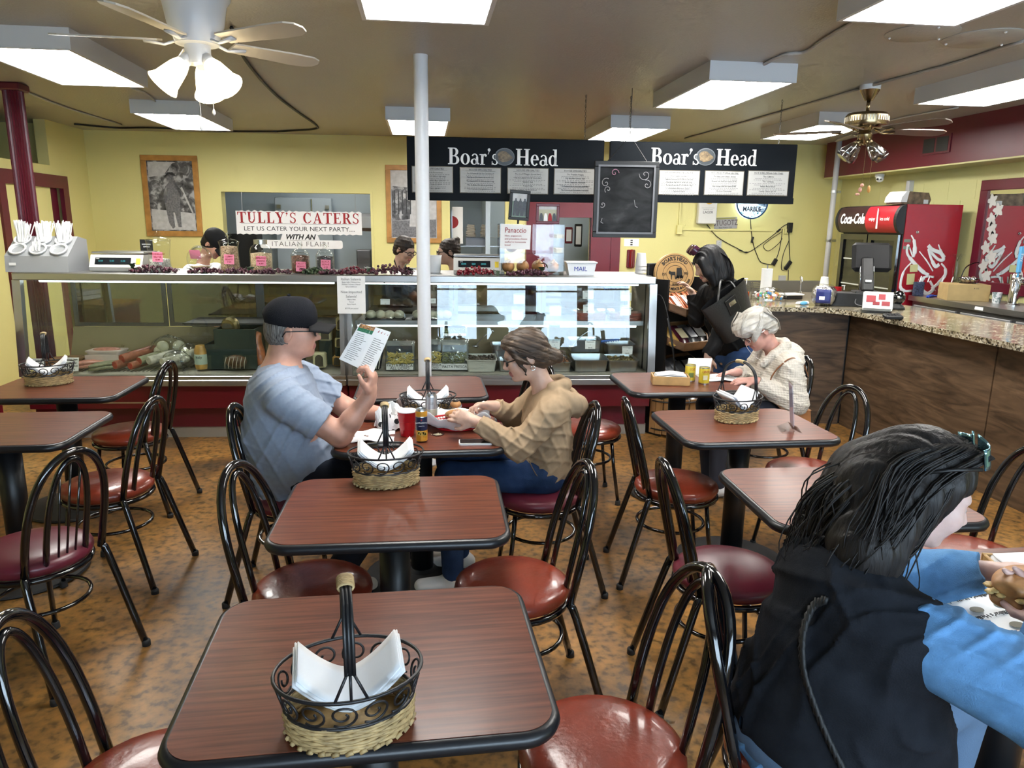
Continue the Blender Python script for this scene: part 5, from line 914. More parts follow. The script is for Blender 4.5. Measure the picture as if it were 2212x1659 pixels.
t = thing('glass_rooster', 'tall clear blown glass figure by the cooler', 'figurine', (5.3, 6.8, BZ), .3); b = B(); b.lathe([(0, 0), (.06, .01), (.02, .05), (.035, .12), (.02, .2), (.03, .28), (.018, .33), (.03, .38), (0, .42)], n=14); b.ob('body', 'acrylic', t, 1)
for k in range(6): a = k * 1.05; b = B(); b.tube(spline([(0, 0, .36), (math.cos(a) * .05, math.sin(a) * .05, .42), (math.cos(a) * .07, math.sin(a) * .07, .38 + .02 * (k % 2))], 4), .005, 6); b.ob('plume', 'acrylic', t, 1)
t = thing('candelabra', 'clear glass candelabra arms before the red cooler side', 'candle holder', (5.15, 6.82, BZ), -.3); b = B(); b.lathe([(0, 0), (.06, .005), (.02, .03), (.015, .15), (.02, .2)], n=14); b.ob('stem', 'acrylic', t, 1)
for k, s in enumerate((-1.9, -1.1, 1.2, .3)): b = B(); b.tube(spline([(0, 0, .08), (s * .05, 0, .04), (s * .09, 0, .07), (s * .095, 0, .14)], 5), .009, 8); a_ = b.ob('arm', 'acrylic', t, 1); b = B(); b.cyl((s * .095, 0, .14), (s * .095 + .012, 0, .2), .006, n=8); b.ob('candle', 'white_plastic', a_)
t = thing('gift_bag', 'small dark blue patterned bag against the cooler', 'bag', (4.98, 6.88, BZ)); b = B(); b.b2(-.05, .05, -.02, .02, 0, .14, .004); b.ob('bag', M('bag_navy', (.04, .05, .09), .5, var=.9, vscale=70), t); b = B(); b.tube(spline([(-.02, 0, .14), (0, 0, .18), (.02, 0, .14)], 4), .002, 4); b.ob('handle', 'chrome', t)
t = thing('blue_scraper', 'blue handled scraper lying on the back bar', 'tool', (5.0, 6.72, BZ), .7); b = B(); b.box((0, 0, .012), (.18, .03, .022), .006); b.ob('handle', M('tool_blue', (.02, .06, .4), .4), t); b = B(); b.box((.12, 0, .01), (.07, .06, .006)); b.ob('blade', 'tool_blue', t)
t = thing('patterned_cup', 'white paper cup with leaf print by the beer taps', 'cup', (5.25, 6.16, BZ)); b = B(); b.lathe([(0, 0), (.032, 0), (.043, .1), (.04, .1), (.03, .005), (0, .004)], n=20); b.ob('cup', ramp_mat('leaf_print', [(.45, (.75, .75, .75)), (.55, (.2, .25, .25))], 40, rough=.6), t, 40)
t = thing('beer_tower', 'chrome beer tower with three tap handles', 'beer tap', (5.25, 5.97, BZ)); b = B(); b.lathe([(.06, 0), (.06, .01), (.04, .015), (.04, .27), (.03, .285), (0, .29)], n=24); b.ob('tower', 'chrome', t, 40)
for k, (dx, m, wd) in enumerate([(-.07, M('tap_sky', (.1, .35, .6), .4), 'PALE'), (0, M('tap_navy', (.02, .04, .14), .4), 'Fat Tire'), (.07, M('tap_grey', (.3, .3, .3), .4), 'IPA')]):
    b = B(); b.cyl((dx, -.03, .24), (dx, -.11, .25), .012, n=10); b.cyl((dx, -.11, .25), (dx, -.115, .2), .01, .007, 10); sp = b.ob('faucet', 'chrome', t, 1)
    b = B(); b.cyl((dx, -.09, .25), (dx, -.09, .3), .008, n=8); b.box((dx, -.09, .41), (.04, .03, .23), .008); b.ob('tap_handle', m, sp); text(wd, .032, 'paper', sp, (dx, -.107, .43), (PI / 2, -PI / 2, 0))
    if k == 1: b = B(); b.box((dx, -.092, .33), (.042, .03, .07), .004); b.ob('handle_badge', M('badge_red', (.45, .05, .03), .4), sp)
t = thing('towel_stack', 'folded white towels behind the beer tower', 'towels', (5.33, 5.45, BZ))
for k in range(5): b = B(); b.box((0, 0, .025 + k * .05), (.2, .32, .048), .02); b.ob('towel', 'cloth_white', t)
# ------------------------------------------------------------------ drinks cooler
M('cooler_red', (.36, .008, .02), .35); x0, x1, y0, y1, H = 4.76, 5.44, 7.0, 8.1, 1.965
t = thing('drinks_cooler', 'red two door soft drink cooler with white script on its side', 'cooler', (0, 0, 0)); b = B(); b.b2(x0 + .07, x1, y0 + .012, y1, .06, H - .003, .008); b.ob('cabinet', 'matte_black', t); b = B(); b.b2(x0 + .075, x1, y0, y0 + .012, .1, H); b.ob('side_panel', 'cooler_red', t); b = B(); b.b2(x0 + .02, x1, y0 + .02, y1, 0, .06); b.ob('plinth', 'case_dark', t)
for k in range(2):
    ya, yb = (y0 + .03, y0 + .54) if k == 0 else (y0 + .56, y1 - .03); b = B()
    for q in [(ya, yb, .2, .26), (ya, yb, 1.6, 1.66), (ya, ya + .06, .26, 1.6), (yb - .06, yb, .26, 1.6)]: b.b2(x0 + .03, x0 + .07, q[0], q[1], q[2], q[3])
    d = b.ob('door', 'black_metal', t); b = B(); b.b2(x0 + .045, x0 + .05, ya + .06, yb - .06, .26, 1.6); b.ob('pane', 'glass', d); b = B(); b.b2(x0 + .01, x0 + .03, yb - .03 if k == 0 else ya + .01, yb - .01 if k == 0 else ya + .03, .8, 1.3, .004); b.ob('handle', 'black_metal', d)
b = B(); b.b2(x0 + .071, x0 + .072, y0 + .06, y1 - .06, .26, 1.6); b.ob('lit_interior', M('cooler_inside', (.35, .38, .36), .5), t)
for z in (.5, .8, 1.1, 1.38): b = B(); b.b2(x0 + .055, x0 + .07, y0 + .07, y1 - .07, z, z + .012); b.ob('shelf', 'white_plastic', t)
b = B(); n_ = 10; pr = [(-.055 * math.sin(PI * k / n_) ** .7, 1.68 + .27 * k / n_) for k in range(n_ + 1)]; b.prism([(x0 + .07, 1.68)] + [(x0 + .03 + a, z) for a, z in pr] + [(x0 + .07, 1.95)], y0 + .05, y0 + .55, lambda q: Vector((q.x, q.z, q.y))); b.ob('header_sign', 'cooler_red', t, 30)
b = B(); b.prism([(x0 + .07, 1.68)] + [(x0 + .03 + a, z) for a, z in pr] + [(x0 + .07, 1.95)], y0 + .55, y1 - .02, lambda q: Vector((q.x, q.z, q.y))); b.ob('header_sign', M('header_dark', (.03, .012, .012), .3), t, 30)
for yy in (y0 + .02, y1 - .01): b = B(); b.prism([(x0 + .07, 1.67)] + [(x0 + .028 + a * 1.05, z) for a, z in pr] + [(x0 + .07, 1.96)], yy - .015, yy + .03, lambda q: Vector((q.x, q.z, q.y))); b.ob('header_cap', 'matte_black', t)
HR = (PI / 2, 0, -PI / 2)
text('enjoy', .05, 'paper', t, (x0 - .028, y0 + .42, 1.82), HR); text('ice cold', .05, 'paper', t, (x0 - .028, y0 + .2, 1.82), HR); text('Coca-Cola', .15, 'paper', t, (x0 - .028, y0 + .79, 1.82), HR, shear=.35, off=.004, sx=.72)
b = B(); b.prism([(-.012, -.1), (.016, -.1), (.01, -.02), (.008, .09), (-.006, .11), (-.01, .02)], 0, .003, lambda q: Vector((x0 - .029 - q.z, y0 + .32 - q.x, 1.82 + q.y))); b.ob('printed_ribbon', 'paper', t)
b = B(); b.b2(x0 + .026, x0 + .03, y0 + .14, y0 + .26, 1.44, 1.54); b.ob('door_notice', M('notice_green', (.05, .4, .12), .5), t)
# big flowing white script running up the side panel, built as brush strokes
def brush(pts, rad, n=8): b.tube([(x0 + .1 + u, y0 - .003, z) for u, z in [(q.x, q.y) for q in spline([Vector((p[0], p[1], 0)) for p in pts], n)]], rad if not isinstance(rad, list) else [rad[min(len(rad) - 1, int(k * len(rad) / ((len(pts) - 1) * n + 1)))] for k in range((len(pts) - 1) * n + 1)], 8, flat=.12, up=(0, 1, 0))
b = B()
brush([(.05, 1.66), (.09, 1.6), (.11, 1.5), (.1, 1.44)], [.008, .018, .024, .016]); brush([(.1, 1.44), (.03, 1.56), (.03, 1.48), (.1, 1.4), (.22, 1.3), (.3, 1.26)], [.008, .012, .014, .02, .022, .016])
brush([(.25, 1.56), (.3, 1.52), (.4, 1.48), (.44, 1.42), (.38, 1.42), (.28, 1.5), (.26, 1.52), (.3, 1.43), (.36, 1.35), (.4, 1.37)], [.02, .018, .016, .014, .02]); brush([(.36, 1.57), (.4, 1.5), (.45, 1.44)], [.008, .014, .016])
brush([(.42, 1.38), (.47, 1.33), (.48, 1.26), (.42, 1.18), (.35, 1.12)], [.01, .018, .02, .016]); brush([(.1, 1.4), (.02, 1.3), (.0, 1.15), (.05, 1.1), (.14, 1.1)], [.008, .014, .018, .012]); brush([(.16, 1.5), (.26, 1.4), (.34, 1.3)], [.006, .008, .008])
brush([(.36, 1.24), (.26, 1.24), (.22, 1.15), (.3, 1.07), (.37, 1.12), (.32, 1.2)], [.012, .02, .022, .02, .014]); brush([(.2, 1.14), (.16, 1.05), (.22, .96), (.34, .92), (.44, .98)], [.012, .02, .026, .02]); brush([(.3, 1.0), (.42, .9), (.46, .8), (.38, .72)], [.01, .02, .024, .014])
b.ob('script_lettering', 'paper', t, 1)
for (u, z, m) in [(.12, 1.33, 'sticky'), (.1, 1.22, 'sticky')]: b = B(); b.box((x0 + .1 + u, y0 - .008, z), (.085, .002, .075 if z > 1.3 else .11), rot=(0, -.05, 0)); b.ob('sticky_note', M('sticky', (.62, .58, .28), .7), t)
for z in (1.62, 1.55): b = B(); b.b2(x0 + .08, x0 + .15, y0 - .004, y0 - .001, z - .03, z); b.ob('energy_label', M('label_green_grey', (.2, .26, .2), .5), t)
b = B(); b.lathe([(.016, 0), (.016, .008), (.008, .012), (.008, .022), (0, .024)], (x0 + .21, y0, 1.69), 12, (0, -1, 0)); b.ob('magnet_hook', 'chrome', t)
t = thing('chip_carton', 'torn white and brown carton on top of the cooler', 'box', (4.98, 7.22, 1.967), .2); b = B(); b.prism([(-.18, 0), (.18, 0), (.2, .05), (.16, .12), (-.12, .125), (-.17, .06)], -.1, .1, lambda q: Vector((q.x, q.z, q.y))); b.ob('carton', M('carton_brown', (.2, .14, .09), .7, var=.5, vscale=18), t); b = B(); b.prism([(-.2, .02), (-.12, .02), (-.1, .13), (-.14, .125), (-.19, .07)], -.105, .105, lambda q: Vector((q.x, q.z, q.y))); b.ob('torn_flap', 'paper', t); b = B(); b.b2(.1, .16, -.104, -.101, .01, .05); b.ob('barcode_label', 'paper', t)
# mirror in a maroon frame on the side wall
t = thing('wall_mirror', 'large maroon framed mirror with etched leaves on the side wall', 'mirror', (RX, 5.9, 0)); b = B(); ya, yb, za, zb = -1.0, 1.0, 1.12, 2.2
for q in [(ya, yb, za, za + .1), (ya, yb, zb - .1, zb), (ya, ya + .1, za + .1, zb - .1), (yb - .1, yb, za + .1, zb - .1)]: b.b2(-.03, -.002, q[0], q[1], q[2], q[3], .004)
b.ob('frame', 'maroon', t); b = B(); b.b2(-.012, -.004, ya + .1, yb - .1, za + .1, zb - .1); b.ob('mirror_glass', M('mirror', (.85, .87, .86), .01, 1), t)
M('etched', (.5, .5, .48), .8)
for k in range(9):
    cy, cz = yb - .16 - .1 * math.sin(k * 1.3) ** 2, zb - .2 - k * .09; b = B(); pts = [(.055 * (1 + .3 * math.cos(5 * a)) * math.cos(a), .06 * (1 + .3 * math.cos(5 * a)) * math.sin(a)) for a in [2 * PI * j / 20 for j in range(20)]]; b.prism(pts, 0, .001, lambda q: Vector((-.0125 - q.z, cy + q.x, cz + q.y))); b.ob('etched_leaf', 'etched', t)
t = thing('wall_vent', 'dark square vent grille in the maroon soffit', 'vent', (5.2, 7.2, 2.56)); b = B(); b.b2(-.012, 0, -.22, .22, -.09, .09); b.ob('frame', 'maroon', t)
for k in range(2): b = B(); b.b2(-.014, -.011, -.19 + .2 * k, -.02 + .2 * k, -.07, .07); b.ob('opening', 'matte_black', t)
t = thing('security_camera', 'small white dome camera under the soffit', 'camera', (5.33, 8.3, 2.345)); b = B(); b.lathe([(.05, 0), (.05, -.03), (.045, -.035), (0, -.035)][::-1], n=18); b.ob('mount', 'white_plastic', t, 40); b = B(); b.ell((0, -.01, -.05), .045, 16, 10); b.ob('ball', 'white_plastic', t, 1)
for s in (-1, 1): b = B(); b.ell((-.03 + .02 * s, -.043, -.06), .012); b.ob('lens', 'matte_black', t, 1)
t = thing('junction_box', 'small grey junction box with conduit under the soffit', 'junction box', (RX - .02, 8.0, 2.2)); b = B(); b.b2(-.04, .02, -.03, .03, -.06, .06, .004); b.ob('box', 'pipe_grey', t); b = B(); b.cyl((0, 0, -.06), (0, 0, -.6), .008, n=8); b.ob('conduit', 'yellow_block', t)
# ------------------------------------------------------------------ things on the back wall, right half
def wth(name, label, cat, px, py, off=.0): x, z = atK(px, py, WY - off); return kthing(name, label, cat, x, WY - off, z)
(xa, za), (xb, zb) = atK(1512, 420, WY - .1), atK(1547, 484, WY - .1); t = kthing('beer_sign', 'white box shaped lager sign on the back wall', 'sign', (xa + xb) / 2, WY - .002, zb); w, h = xb - xa, za - zb + .12; b = B(); b.b2(-w / 2, w / 2, -.1, 0, 0, h, .01); b.ob('light_box', M('sign_white', (.7, .7, .66), .4), t)
b = B(); b.prism([(.06 * math.cos(a) + .01, .06 * math.sin(a)) for a in [2 * PI * k / 24 for k in range(24)]], 0, .002, lambda q: Vector((q.x, -.101 - q.z, q.y + h * .63))); b.ob('printed_sun', M('sun_gold', (.6, .35, .03), .5), t); text('Ceres', .07, 'ink', t, (0, -.104, h * .66), shear=.3, off=.003); text('LAGER', .045, 'ink', t, (0, -.102, h * .3)); text('IMPORTED STYLE', .016, 'ink_grey', t, (0, -.102, h * .37)); b = B(); b.b2(-w * .35, w * .35, -.1015, -.1, h * .41, h * .415); b.ob('rule', 'ink', t)
x, z = atK(1625, 437, WY - .05); t = kthing('round_lit_sign', 'round glowing white sign with a dark blue rim', 'sign', x, WY - .002, z); b = B(); b.lathe([(0, 0), (.215, 0), (.215, .05), (0, .05)], n=40, axis=(0, -1, 0)); b.ob('disc', emis('sign_glow', (.75, .95, 1), 3.5), t); b = B(); b.lathe([(.2, .05), (.2, .056), (.218, .056), (.218, .05)], n=40, axis=(0, -1, 0)); b.ob('rim', M('rim_blue', (.01, .06, .16), .4), t, 40); text('MARBLE', .085, M('sign_navy', (.01, .02, .05), .5), t, (0, -.053, -.09), sx=.8, off=.003); text('ABQ · NM · USA', .042, M('sign_cyan', (.0, .4, .5), .5), t, (0, -.053, -.14))
t = wth('licence_plate', 'grey metal licence plate with brown letters', 'plate', 1567, 482); b = B(); b.box((0, -.008, 0), (.31, .004, .15), .003, (0, -.06, 0)); b.ob('plate', M('plate_grey', (.35, .34, .33), .4, .3), t); text('STUGOTZ', .1, M('plate_brown', (.08, .05, .05), .5), t, (0, -.0105, .0), (PI / 2, -.06, 0), sx=.72); text('New Mexico USA', .024, 'ink', t, (0, -.0105, -.058), (PI / 2, -.06, 0)); b = B(); b.box((0, -.0105, .06), (.26, .001, .018), rot=(0, -.06, 0)); b.ob('plate_band', M('band_olive', (.3, .28, .08), .5), t)
t = wth('outlet_box', 'yellow painted outlet box with surface conduit', 'outlet', 1466, 496); b = B(); b.b2(-.035, .035, -.05, 0, -.06, .06, .004); b.ob('box', 'yellow', t); b = B(); b.b2(-.012, .012, -.02, 0, .06, ZC - t.location.z); b.b2(.035, 1.28, -.02, 0, -.008, .012); b.ob('conduit', 'yellow', t)
t = wth('power_adapter', 'black power adapters plugged in at the end of the conduit', 'adapter', 1703, 494); b = B(); b.b2(-.03, .03, -.07, -.01, -.05, .08, .006); b.ob('adapter', 'matte_black', t); b = B(); b.b2(-.06, -.01, -.03, 0, -.07, .0, .003); b.ob('outlet', 'yellow', t)
def wcable(pts, r, label, mat='matte_black', off=.015, blocks=()):
    P_ = [K(*(lambda q: (q[0], WY - off, q[1]))(atK(px, py, WY - off))) for px, py in pts]; o = bpy.data.objects.new('sign_power_lead', None); C.objects.link(o); o.location = P_[0]; tag(o, label, 'cord')
    b = B(); b.tube([p - P_[0] for p in spline(P_, 6)], r, 5); b.ob('cord', mat, o, 1)
    for (px, py, w, h, a) in blocks: x, z = atK(px, py, WY - off - .01); q = K(x, WY - off - .012, z) - P_[0]; b = B(); b.box(q, (w, .03, h), .004, (0, a, KA)); b.ob('cord_block', 'matte_black', o)
wcable([(1527, 485), (1550, 512), (1590, 535), (1614, 545), (1640, 530), (1670, 508), (1690, 490), (1702, 483)], .005, 'black cord looping from the lager sign to the outlet', blocks=[(1600, 541, .05, .015, .35), (1612, 545, .03, .018, 0), (1682, 498, .06, .02, -.7)])
wcable([(1621, 473), (1623, 500), (1628, 530), (1635, 550), (1645, 567), (1672, 572)], .005, 'cord hanging from the round glowing sign', blocks=[(1625, 518, .02, .08, .2), (1673, 566, .05, .09, .5)]); wcable([(1672, 570), (1682, 545), (1688, 515), (1690, 495)], .005, 'cord rising back up to the outlet'); wcable([(1690, 500), (1660, 520), (1649, 532), (1660, 542), (1680, 528), (1690, 515)], .004, 'thin tangled cord beside the outlet')
wcable([(1704, 500), (1705, 535), (1707, 568)], .006, 'cord dropping to the black brick'); wcable([(1705, 518), (1692, 550), (1688, 580), (1695, 583), (1703, 575)], .005, 'cord curling round the black brick', blocks=[(1702, 573, .05, .13, .55)]); wcable([(1703, 583), (1702, 610), (1696, 635)], .005, 'cord leading down behind the counter')
t = wth('thermostat', 'small grey metal wall plate above the person in the black jacket', 'wall plate', 1552, 529); b = B(); b.b2(-.035, .035, -.02, 0, -.06, .06, .004); b.ob('plate', 'pipe_grey', t); b = B(); b.cyl((0, -.02, .02), (0, -.025, .02), .012, n=12); b.ob('dial', 'chrome', t)
t = wth('wall_phone', 'red wall phone beside the red door frame', 'phone', 1362, 559); b = B(); b.b2(-.055, .055, -.03, 0, -.12, .12, .01); b.ob('base', 'case_red', t); b = B(); b.box((-.0, -.055, 0), (.05, .04, .25), .02); b.ob('handset', M('phone_red', (.2, .006, .012), .25), t)
t = wth('wall_notice', 'small white paper notice above the red phone', 'notice', 1364, 524); b = B(); b.b2(-.1, .1, -.004, 0, -.05, .05); b.ob('sheet', 'paper', t)
for k in range(3): b = B(); b.b2(-.015, .015, -.006, -.004, -.035 + k * .028, -.02 + k * .028); b.ob('printed_mark', 'ink', t)
t = wth('outlet_plate', 'pale outlet plate above the splash panel', 'outlet', 1688, 606); b = B(); b.b2(-.05, .05, -.03, 0, -.07, .07, .004); b.ob('plate', 'pipe_grey', t)
# ------------------------------------------------------------------ ceiling fans
def fan_blades(t, n, a0, r0, r1, w, z, pitch, mat, iron):
    for k in range(n):
        a = a0 + 2 * PI * k / n; Rz = Matrix.Rotation(a, 3, 'Z'); Rp = Matrix.Rotation(pitch, 3, 'X'); out = [(r0, -w * .38), (r1 * .75, -w * .5), (r1 - .06, -w * .48), (r1 - .015, -w * .3), (r1, 0), (r1 - .015, w * .3), (r1 - .06, w * .48), (r1 * .75, w * .5), (r0, w * .38)]
        b = B(); b.prism(out, -.004, .004, lambda q: Rz @ (Rp @ q) + Vector((0, 0, z))); bl = b.ob('blade', mat, t)
        b = B(); b.tube([Rz @ Vector((.08, 0, z + .005)), Rz @ Vector((r0 - .02, 0, z - .02)), Rz @ Vector((r0 + .07, 0, z - .006))], [.014, .012, .02], 8, flat=.5); b.ob('blade_iron', iron, bl, 1)
shade_glow = emis('shade_glow', (1, .82, .5), 9)
t = thing('ceiling_fan', 'white ceiling fan with lit frosted glass shades', 'ceiling fan', (-1.07, 3.95, ZC)); b = B(); b.lathe([(0, -.24), (.1, -.24), (.11, -.2), (.13, -.15), (.145, -.06), (.165, -.035), (.17, -.01), (.17, 0)], n=36); b.ob('motor_housing', M('fan_white', (.55, .57, .62), .3), t, 30); b = B(); b.lathe([(0, -.33), (.055, -.33), (.06, -.3), (.06, -.245), (.09, -.24)], n=24); b.ob('light_fitter', 'fan_white', t, 30)
fan_blades(t, 5, math.radians(-33), .17, .66, .135, -.225, math.radians(-11), M('blade_white', (.5, .46, .4), .35), 'fan_white')
for k in range(3):
    a = math.radians(-30 + 120 * k); d = Vector((math.cos(a), math.sin(a), -1.1)).normalized(); p0 = Vector((math.cos(a) * .045, math.sin(a) * .045, -.3)); b = B(); b.cyl(p0, p0 + d * .05, .028, .032, 14); so = b.ob('socket', 'fan_white', t, 1)
    b = B(); b.lathe([(.033, 0), (.045, .03), (.055, .08), (.062, .12), (.078, .15), (.074, .15), (.05, .09), (.038, .03), (.02, .01)], p0 + d * .04, 20, d); b.ob('glass_shade', shade_glow, so, 1)
for (dx, dy, l) in ((.0, -.03, .28), (.05, .02, .2)):
    b = B(); b.cyl((dx, dy, -.33), (dx, dy, -.33 - l), .0018, n=5); c_ = b.ob('pull_chain', 'fan_white', t); b = B(); b.lathe([(0, -.03), (.009, -.022), (.008, -.012), (.003, 0), (0, .002)], (dx, dy, -.33 - l), 10); b.ob('pull_bob', 'white_plastic', c_, 1)
M('brass', (.3, .23, .13), .25, 1); t = thing('ceiling_fan', 'antique brass ceiling fan with clear glass shades', 'ceiling fan', (3.41, 5.56, ZC)); b = B(); b.lathe([(.075, 0), (.075, -.035), (0, -.035)][::-1], n=24); b.ob('ceiling_block', 'white_plastic', t, 30); b = B(); b.lathe([(0, -.11), (.03, -.11), (.045, -.085), (.065, -.05), (.072, -.035), (0, -.035)], n=24); b.ob('canopy', 'brass', t, 30); b = B(); b.cyl((0, 0, -.1), (0, 0, -.2), .014, n=12); b.ob('downrod', 'brass', t, 1)
b = B(); b.lathe([(0, -.31), (.12, -.31), (.15, -.295), (.155, -.28), (.155, -.225), (.14, -.205), (0, -.2)], n=36); b.ob('motor_housing', 'brass', t, 30); b = B()
for k in range(48): a = 2 * PI * k / 48; b.box((math.cos(a) * .156, math.sin(a) * .156, -.25), (.004, .01, .035), .001, (0, 0, a))
b.ob('pierced_band', M('band_pale', (.5, .45, .36), .3, .8), t); b = B(); b.lathe([(0, -.44), (.03, -.43), (.05, -.4), (.055, -.36), (.04, -.33), (.05, -.31)], n=24); b.ob('light_fitter', 'brass', t, 30)
fan_blades(t, 5, math.radians(2), .17, .68, .14, -.33, math.radians(-12), M('blade_walnut', (.12, .085, .06), .35), 'brass')
for k in range(4):
    a = math.radians(-50 + 90 * k - 35); d = Vector((math.cos(a), math.sin(a), -.9)).normalized(); p0 = Vector((math.cos(a) * .035, math.sin(a) * .035, -.4)); b = B(); b.cyl(p0, p0 + d * .05, .018, .025, 12); so = b.ob('socket', 'brass', t, 1); b = B(); b.lathe([(.026, 0), (.035, .03), (.052, .1), (.056, .14)], p0 + d * .045, 20, d); b.ob('glass_shade', glass_mat('ribbed_glass', (.8, .8, .8), 1.9, .1, 1.5), so, 1)
for (dx, l, m) in ((-.01, .3, 0), (.05, .3, 1)):
    b = B(); b.cyl((dx, -.05, -.44), (dx, -.05, -.44 - l), .0015, n=5); c_ = b.ob('pull_chain', 'brass', t); b = B()
    if m: b.lathe([(0, -.06), (.012, -.045), (.01, -.01), (0, 0)], (dx, -.05, -.44 - l), 10); b.ob('wooden_bob', 'frame_wood', c_, 1)
    else: b.ell((dx, -.05, -.44 - l), .014); b.ell((dx - .012, -.05, -.475 - l), (.014, .012, .02)); b.ell((dx - .03, -.05, -.51 - l), (.02, .01, .01)); b.ob('charm', M('charm', (.4, .2, .15), .5, var=.8, vscale=60), c_, 1)
# ------------------------------------------------------------------ ceiling cables, discs
def ccable(pts, r, label, mat, name='ceiling_cable', drop=.012):
    P_ = [atZ(px, py, ZC - drop) for px, py in pts]; b = B(); b.tube([p - P_[0] for p in spline(P_, 6)], r, 6); o = b.ob(name, mat, None, 1); o.location = P_[0]; tag(o, label, 'cable')
ccable([(500, 60), (530, 130), (590, 200), (640, 240), (682, 270), (678, 279), (600, 284)], .011, 'thick black cable crossing from the white fan to the wall', 'matte_black'); ccable([(160, 268), (250, 276), (330, 276), (480, 283), (600, 284)], .011, 'black cable running along the back wall top', 'matte_black'); ccable([(30, 187), (130, 228), (262, 270)], .012, 'painted conduit crossing the ceiling beside the column', 'ceiling_paint')
ccable([(1850, 44), (1780, 85), (1740, 112), (1690, 120), (1630, 150)], .011, 'grey flexible conduit feeding the light before the menu boards', 'pipe_grey'); ccable([(2212, 88), (2050, 140), (1890, 183), (1700, 238), (1480, 300)], .011, 'painted conduit passing the brass fan mount', 'ceiling_paint'); ccable([(2070, 232), (1960, 252), (1915, 262)], .009, 'flexible conduit between the right hand light and the brass fan', 'pipe_grey'); ccable([(283, 190), (320, 205), (352, 236)], .008, 'white flexible lead of the light over the farmer photograph', 'pipe_grey')
for px, py, lab, r in [(1992, 70, 'flat grey speaker disc in the ceiling', .19), (2126, 82, 'round cover plate with three screws in the ceiling', .22)]:
    p = atZ(px, py, ZC); t = thing('ceiling_disc', lab, 'ceiling plate', (p.x, p.y, ZC)); b = B(); b.lathe([(0, -.012), (r * .92, -.012), (r, -.004), (r, 0)], n=36); b.ob('cover', 'ceiling_paint', t, 30)
    for k in range(3): a = k * 2.1 + .4; b = B(); b.ell((math.cos(a) * r * .85, math.sin(a) * r * .85, -.013), .008); b.ob('screw', 'white_plastic', t, 1)
# ------------------------------------------------------------------ far left: shelf rack and cabinet by the case end
t = thing('wire_shelf', 'black wire shelf of flat boxes at the left edge', 'shelf', (-3.42, 5.75, 0)); b = B()
for sx in (-.25, .12):
    for sy in (-.2, .2): b.cyl((sx, sy, .0), (sx, sy, 1.55), .008, n=6)
for z in (.95, 1.18, 1.42):
    for k in range(9): b.cyl((-.25 + k * .046, -.2, z), (-.25 + k * .046, .2, z), .003, n=5)
    b.cyl((-.25, -.2, z), (.12, -.2, z), .005, n=5); b.cyl((-.25, .2, z), (.12, .2, z), .005, n=5)
b.ob('wire_frame', 'black_metal', t)
for k, z in enumerate((.955, 1.0, 1.19, 1.23, 1.43, 1.48)): b = B(); b.b2(-.26, .1, -.18, .18, z, z + .04, .003); tag(b.ob('flat_box', 'white_plastic'), ['lowest flat white box on the wire shelf', 'second flat box on the wire shelf', 'third flat box on the wire shelf', 'fourth flat box on the wire shelf', 'fifth flat box on the wire shelf', 'topmost flat white box on the wire shelf'][k], 'box', 'flat boxes on the wire shelf').location = (-3.42, 5.75, 0)
t = thing('side_cabinet', 'maroon half-height cabinet at the case end', 'cabinet', (-3.45, 5.45, 0)); b = B(); b.b2(-.3, .3, -.28, .28, 0, .86, .005); b.ob('body', 'case_red', t); b = B(); b.b2(-.32, .32, -.3, .3, .86, .9, .005); b.ob('top', 'frame_wood', t)
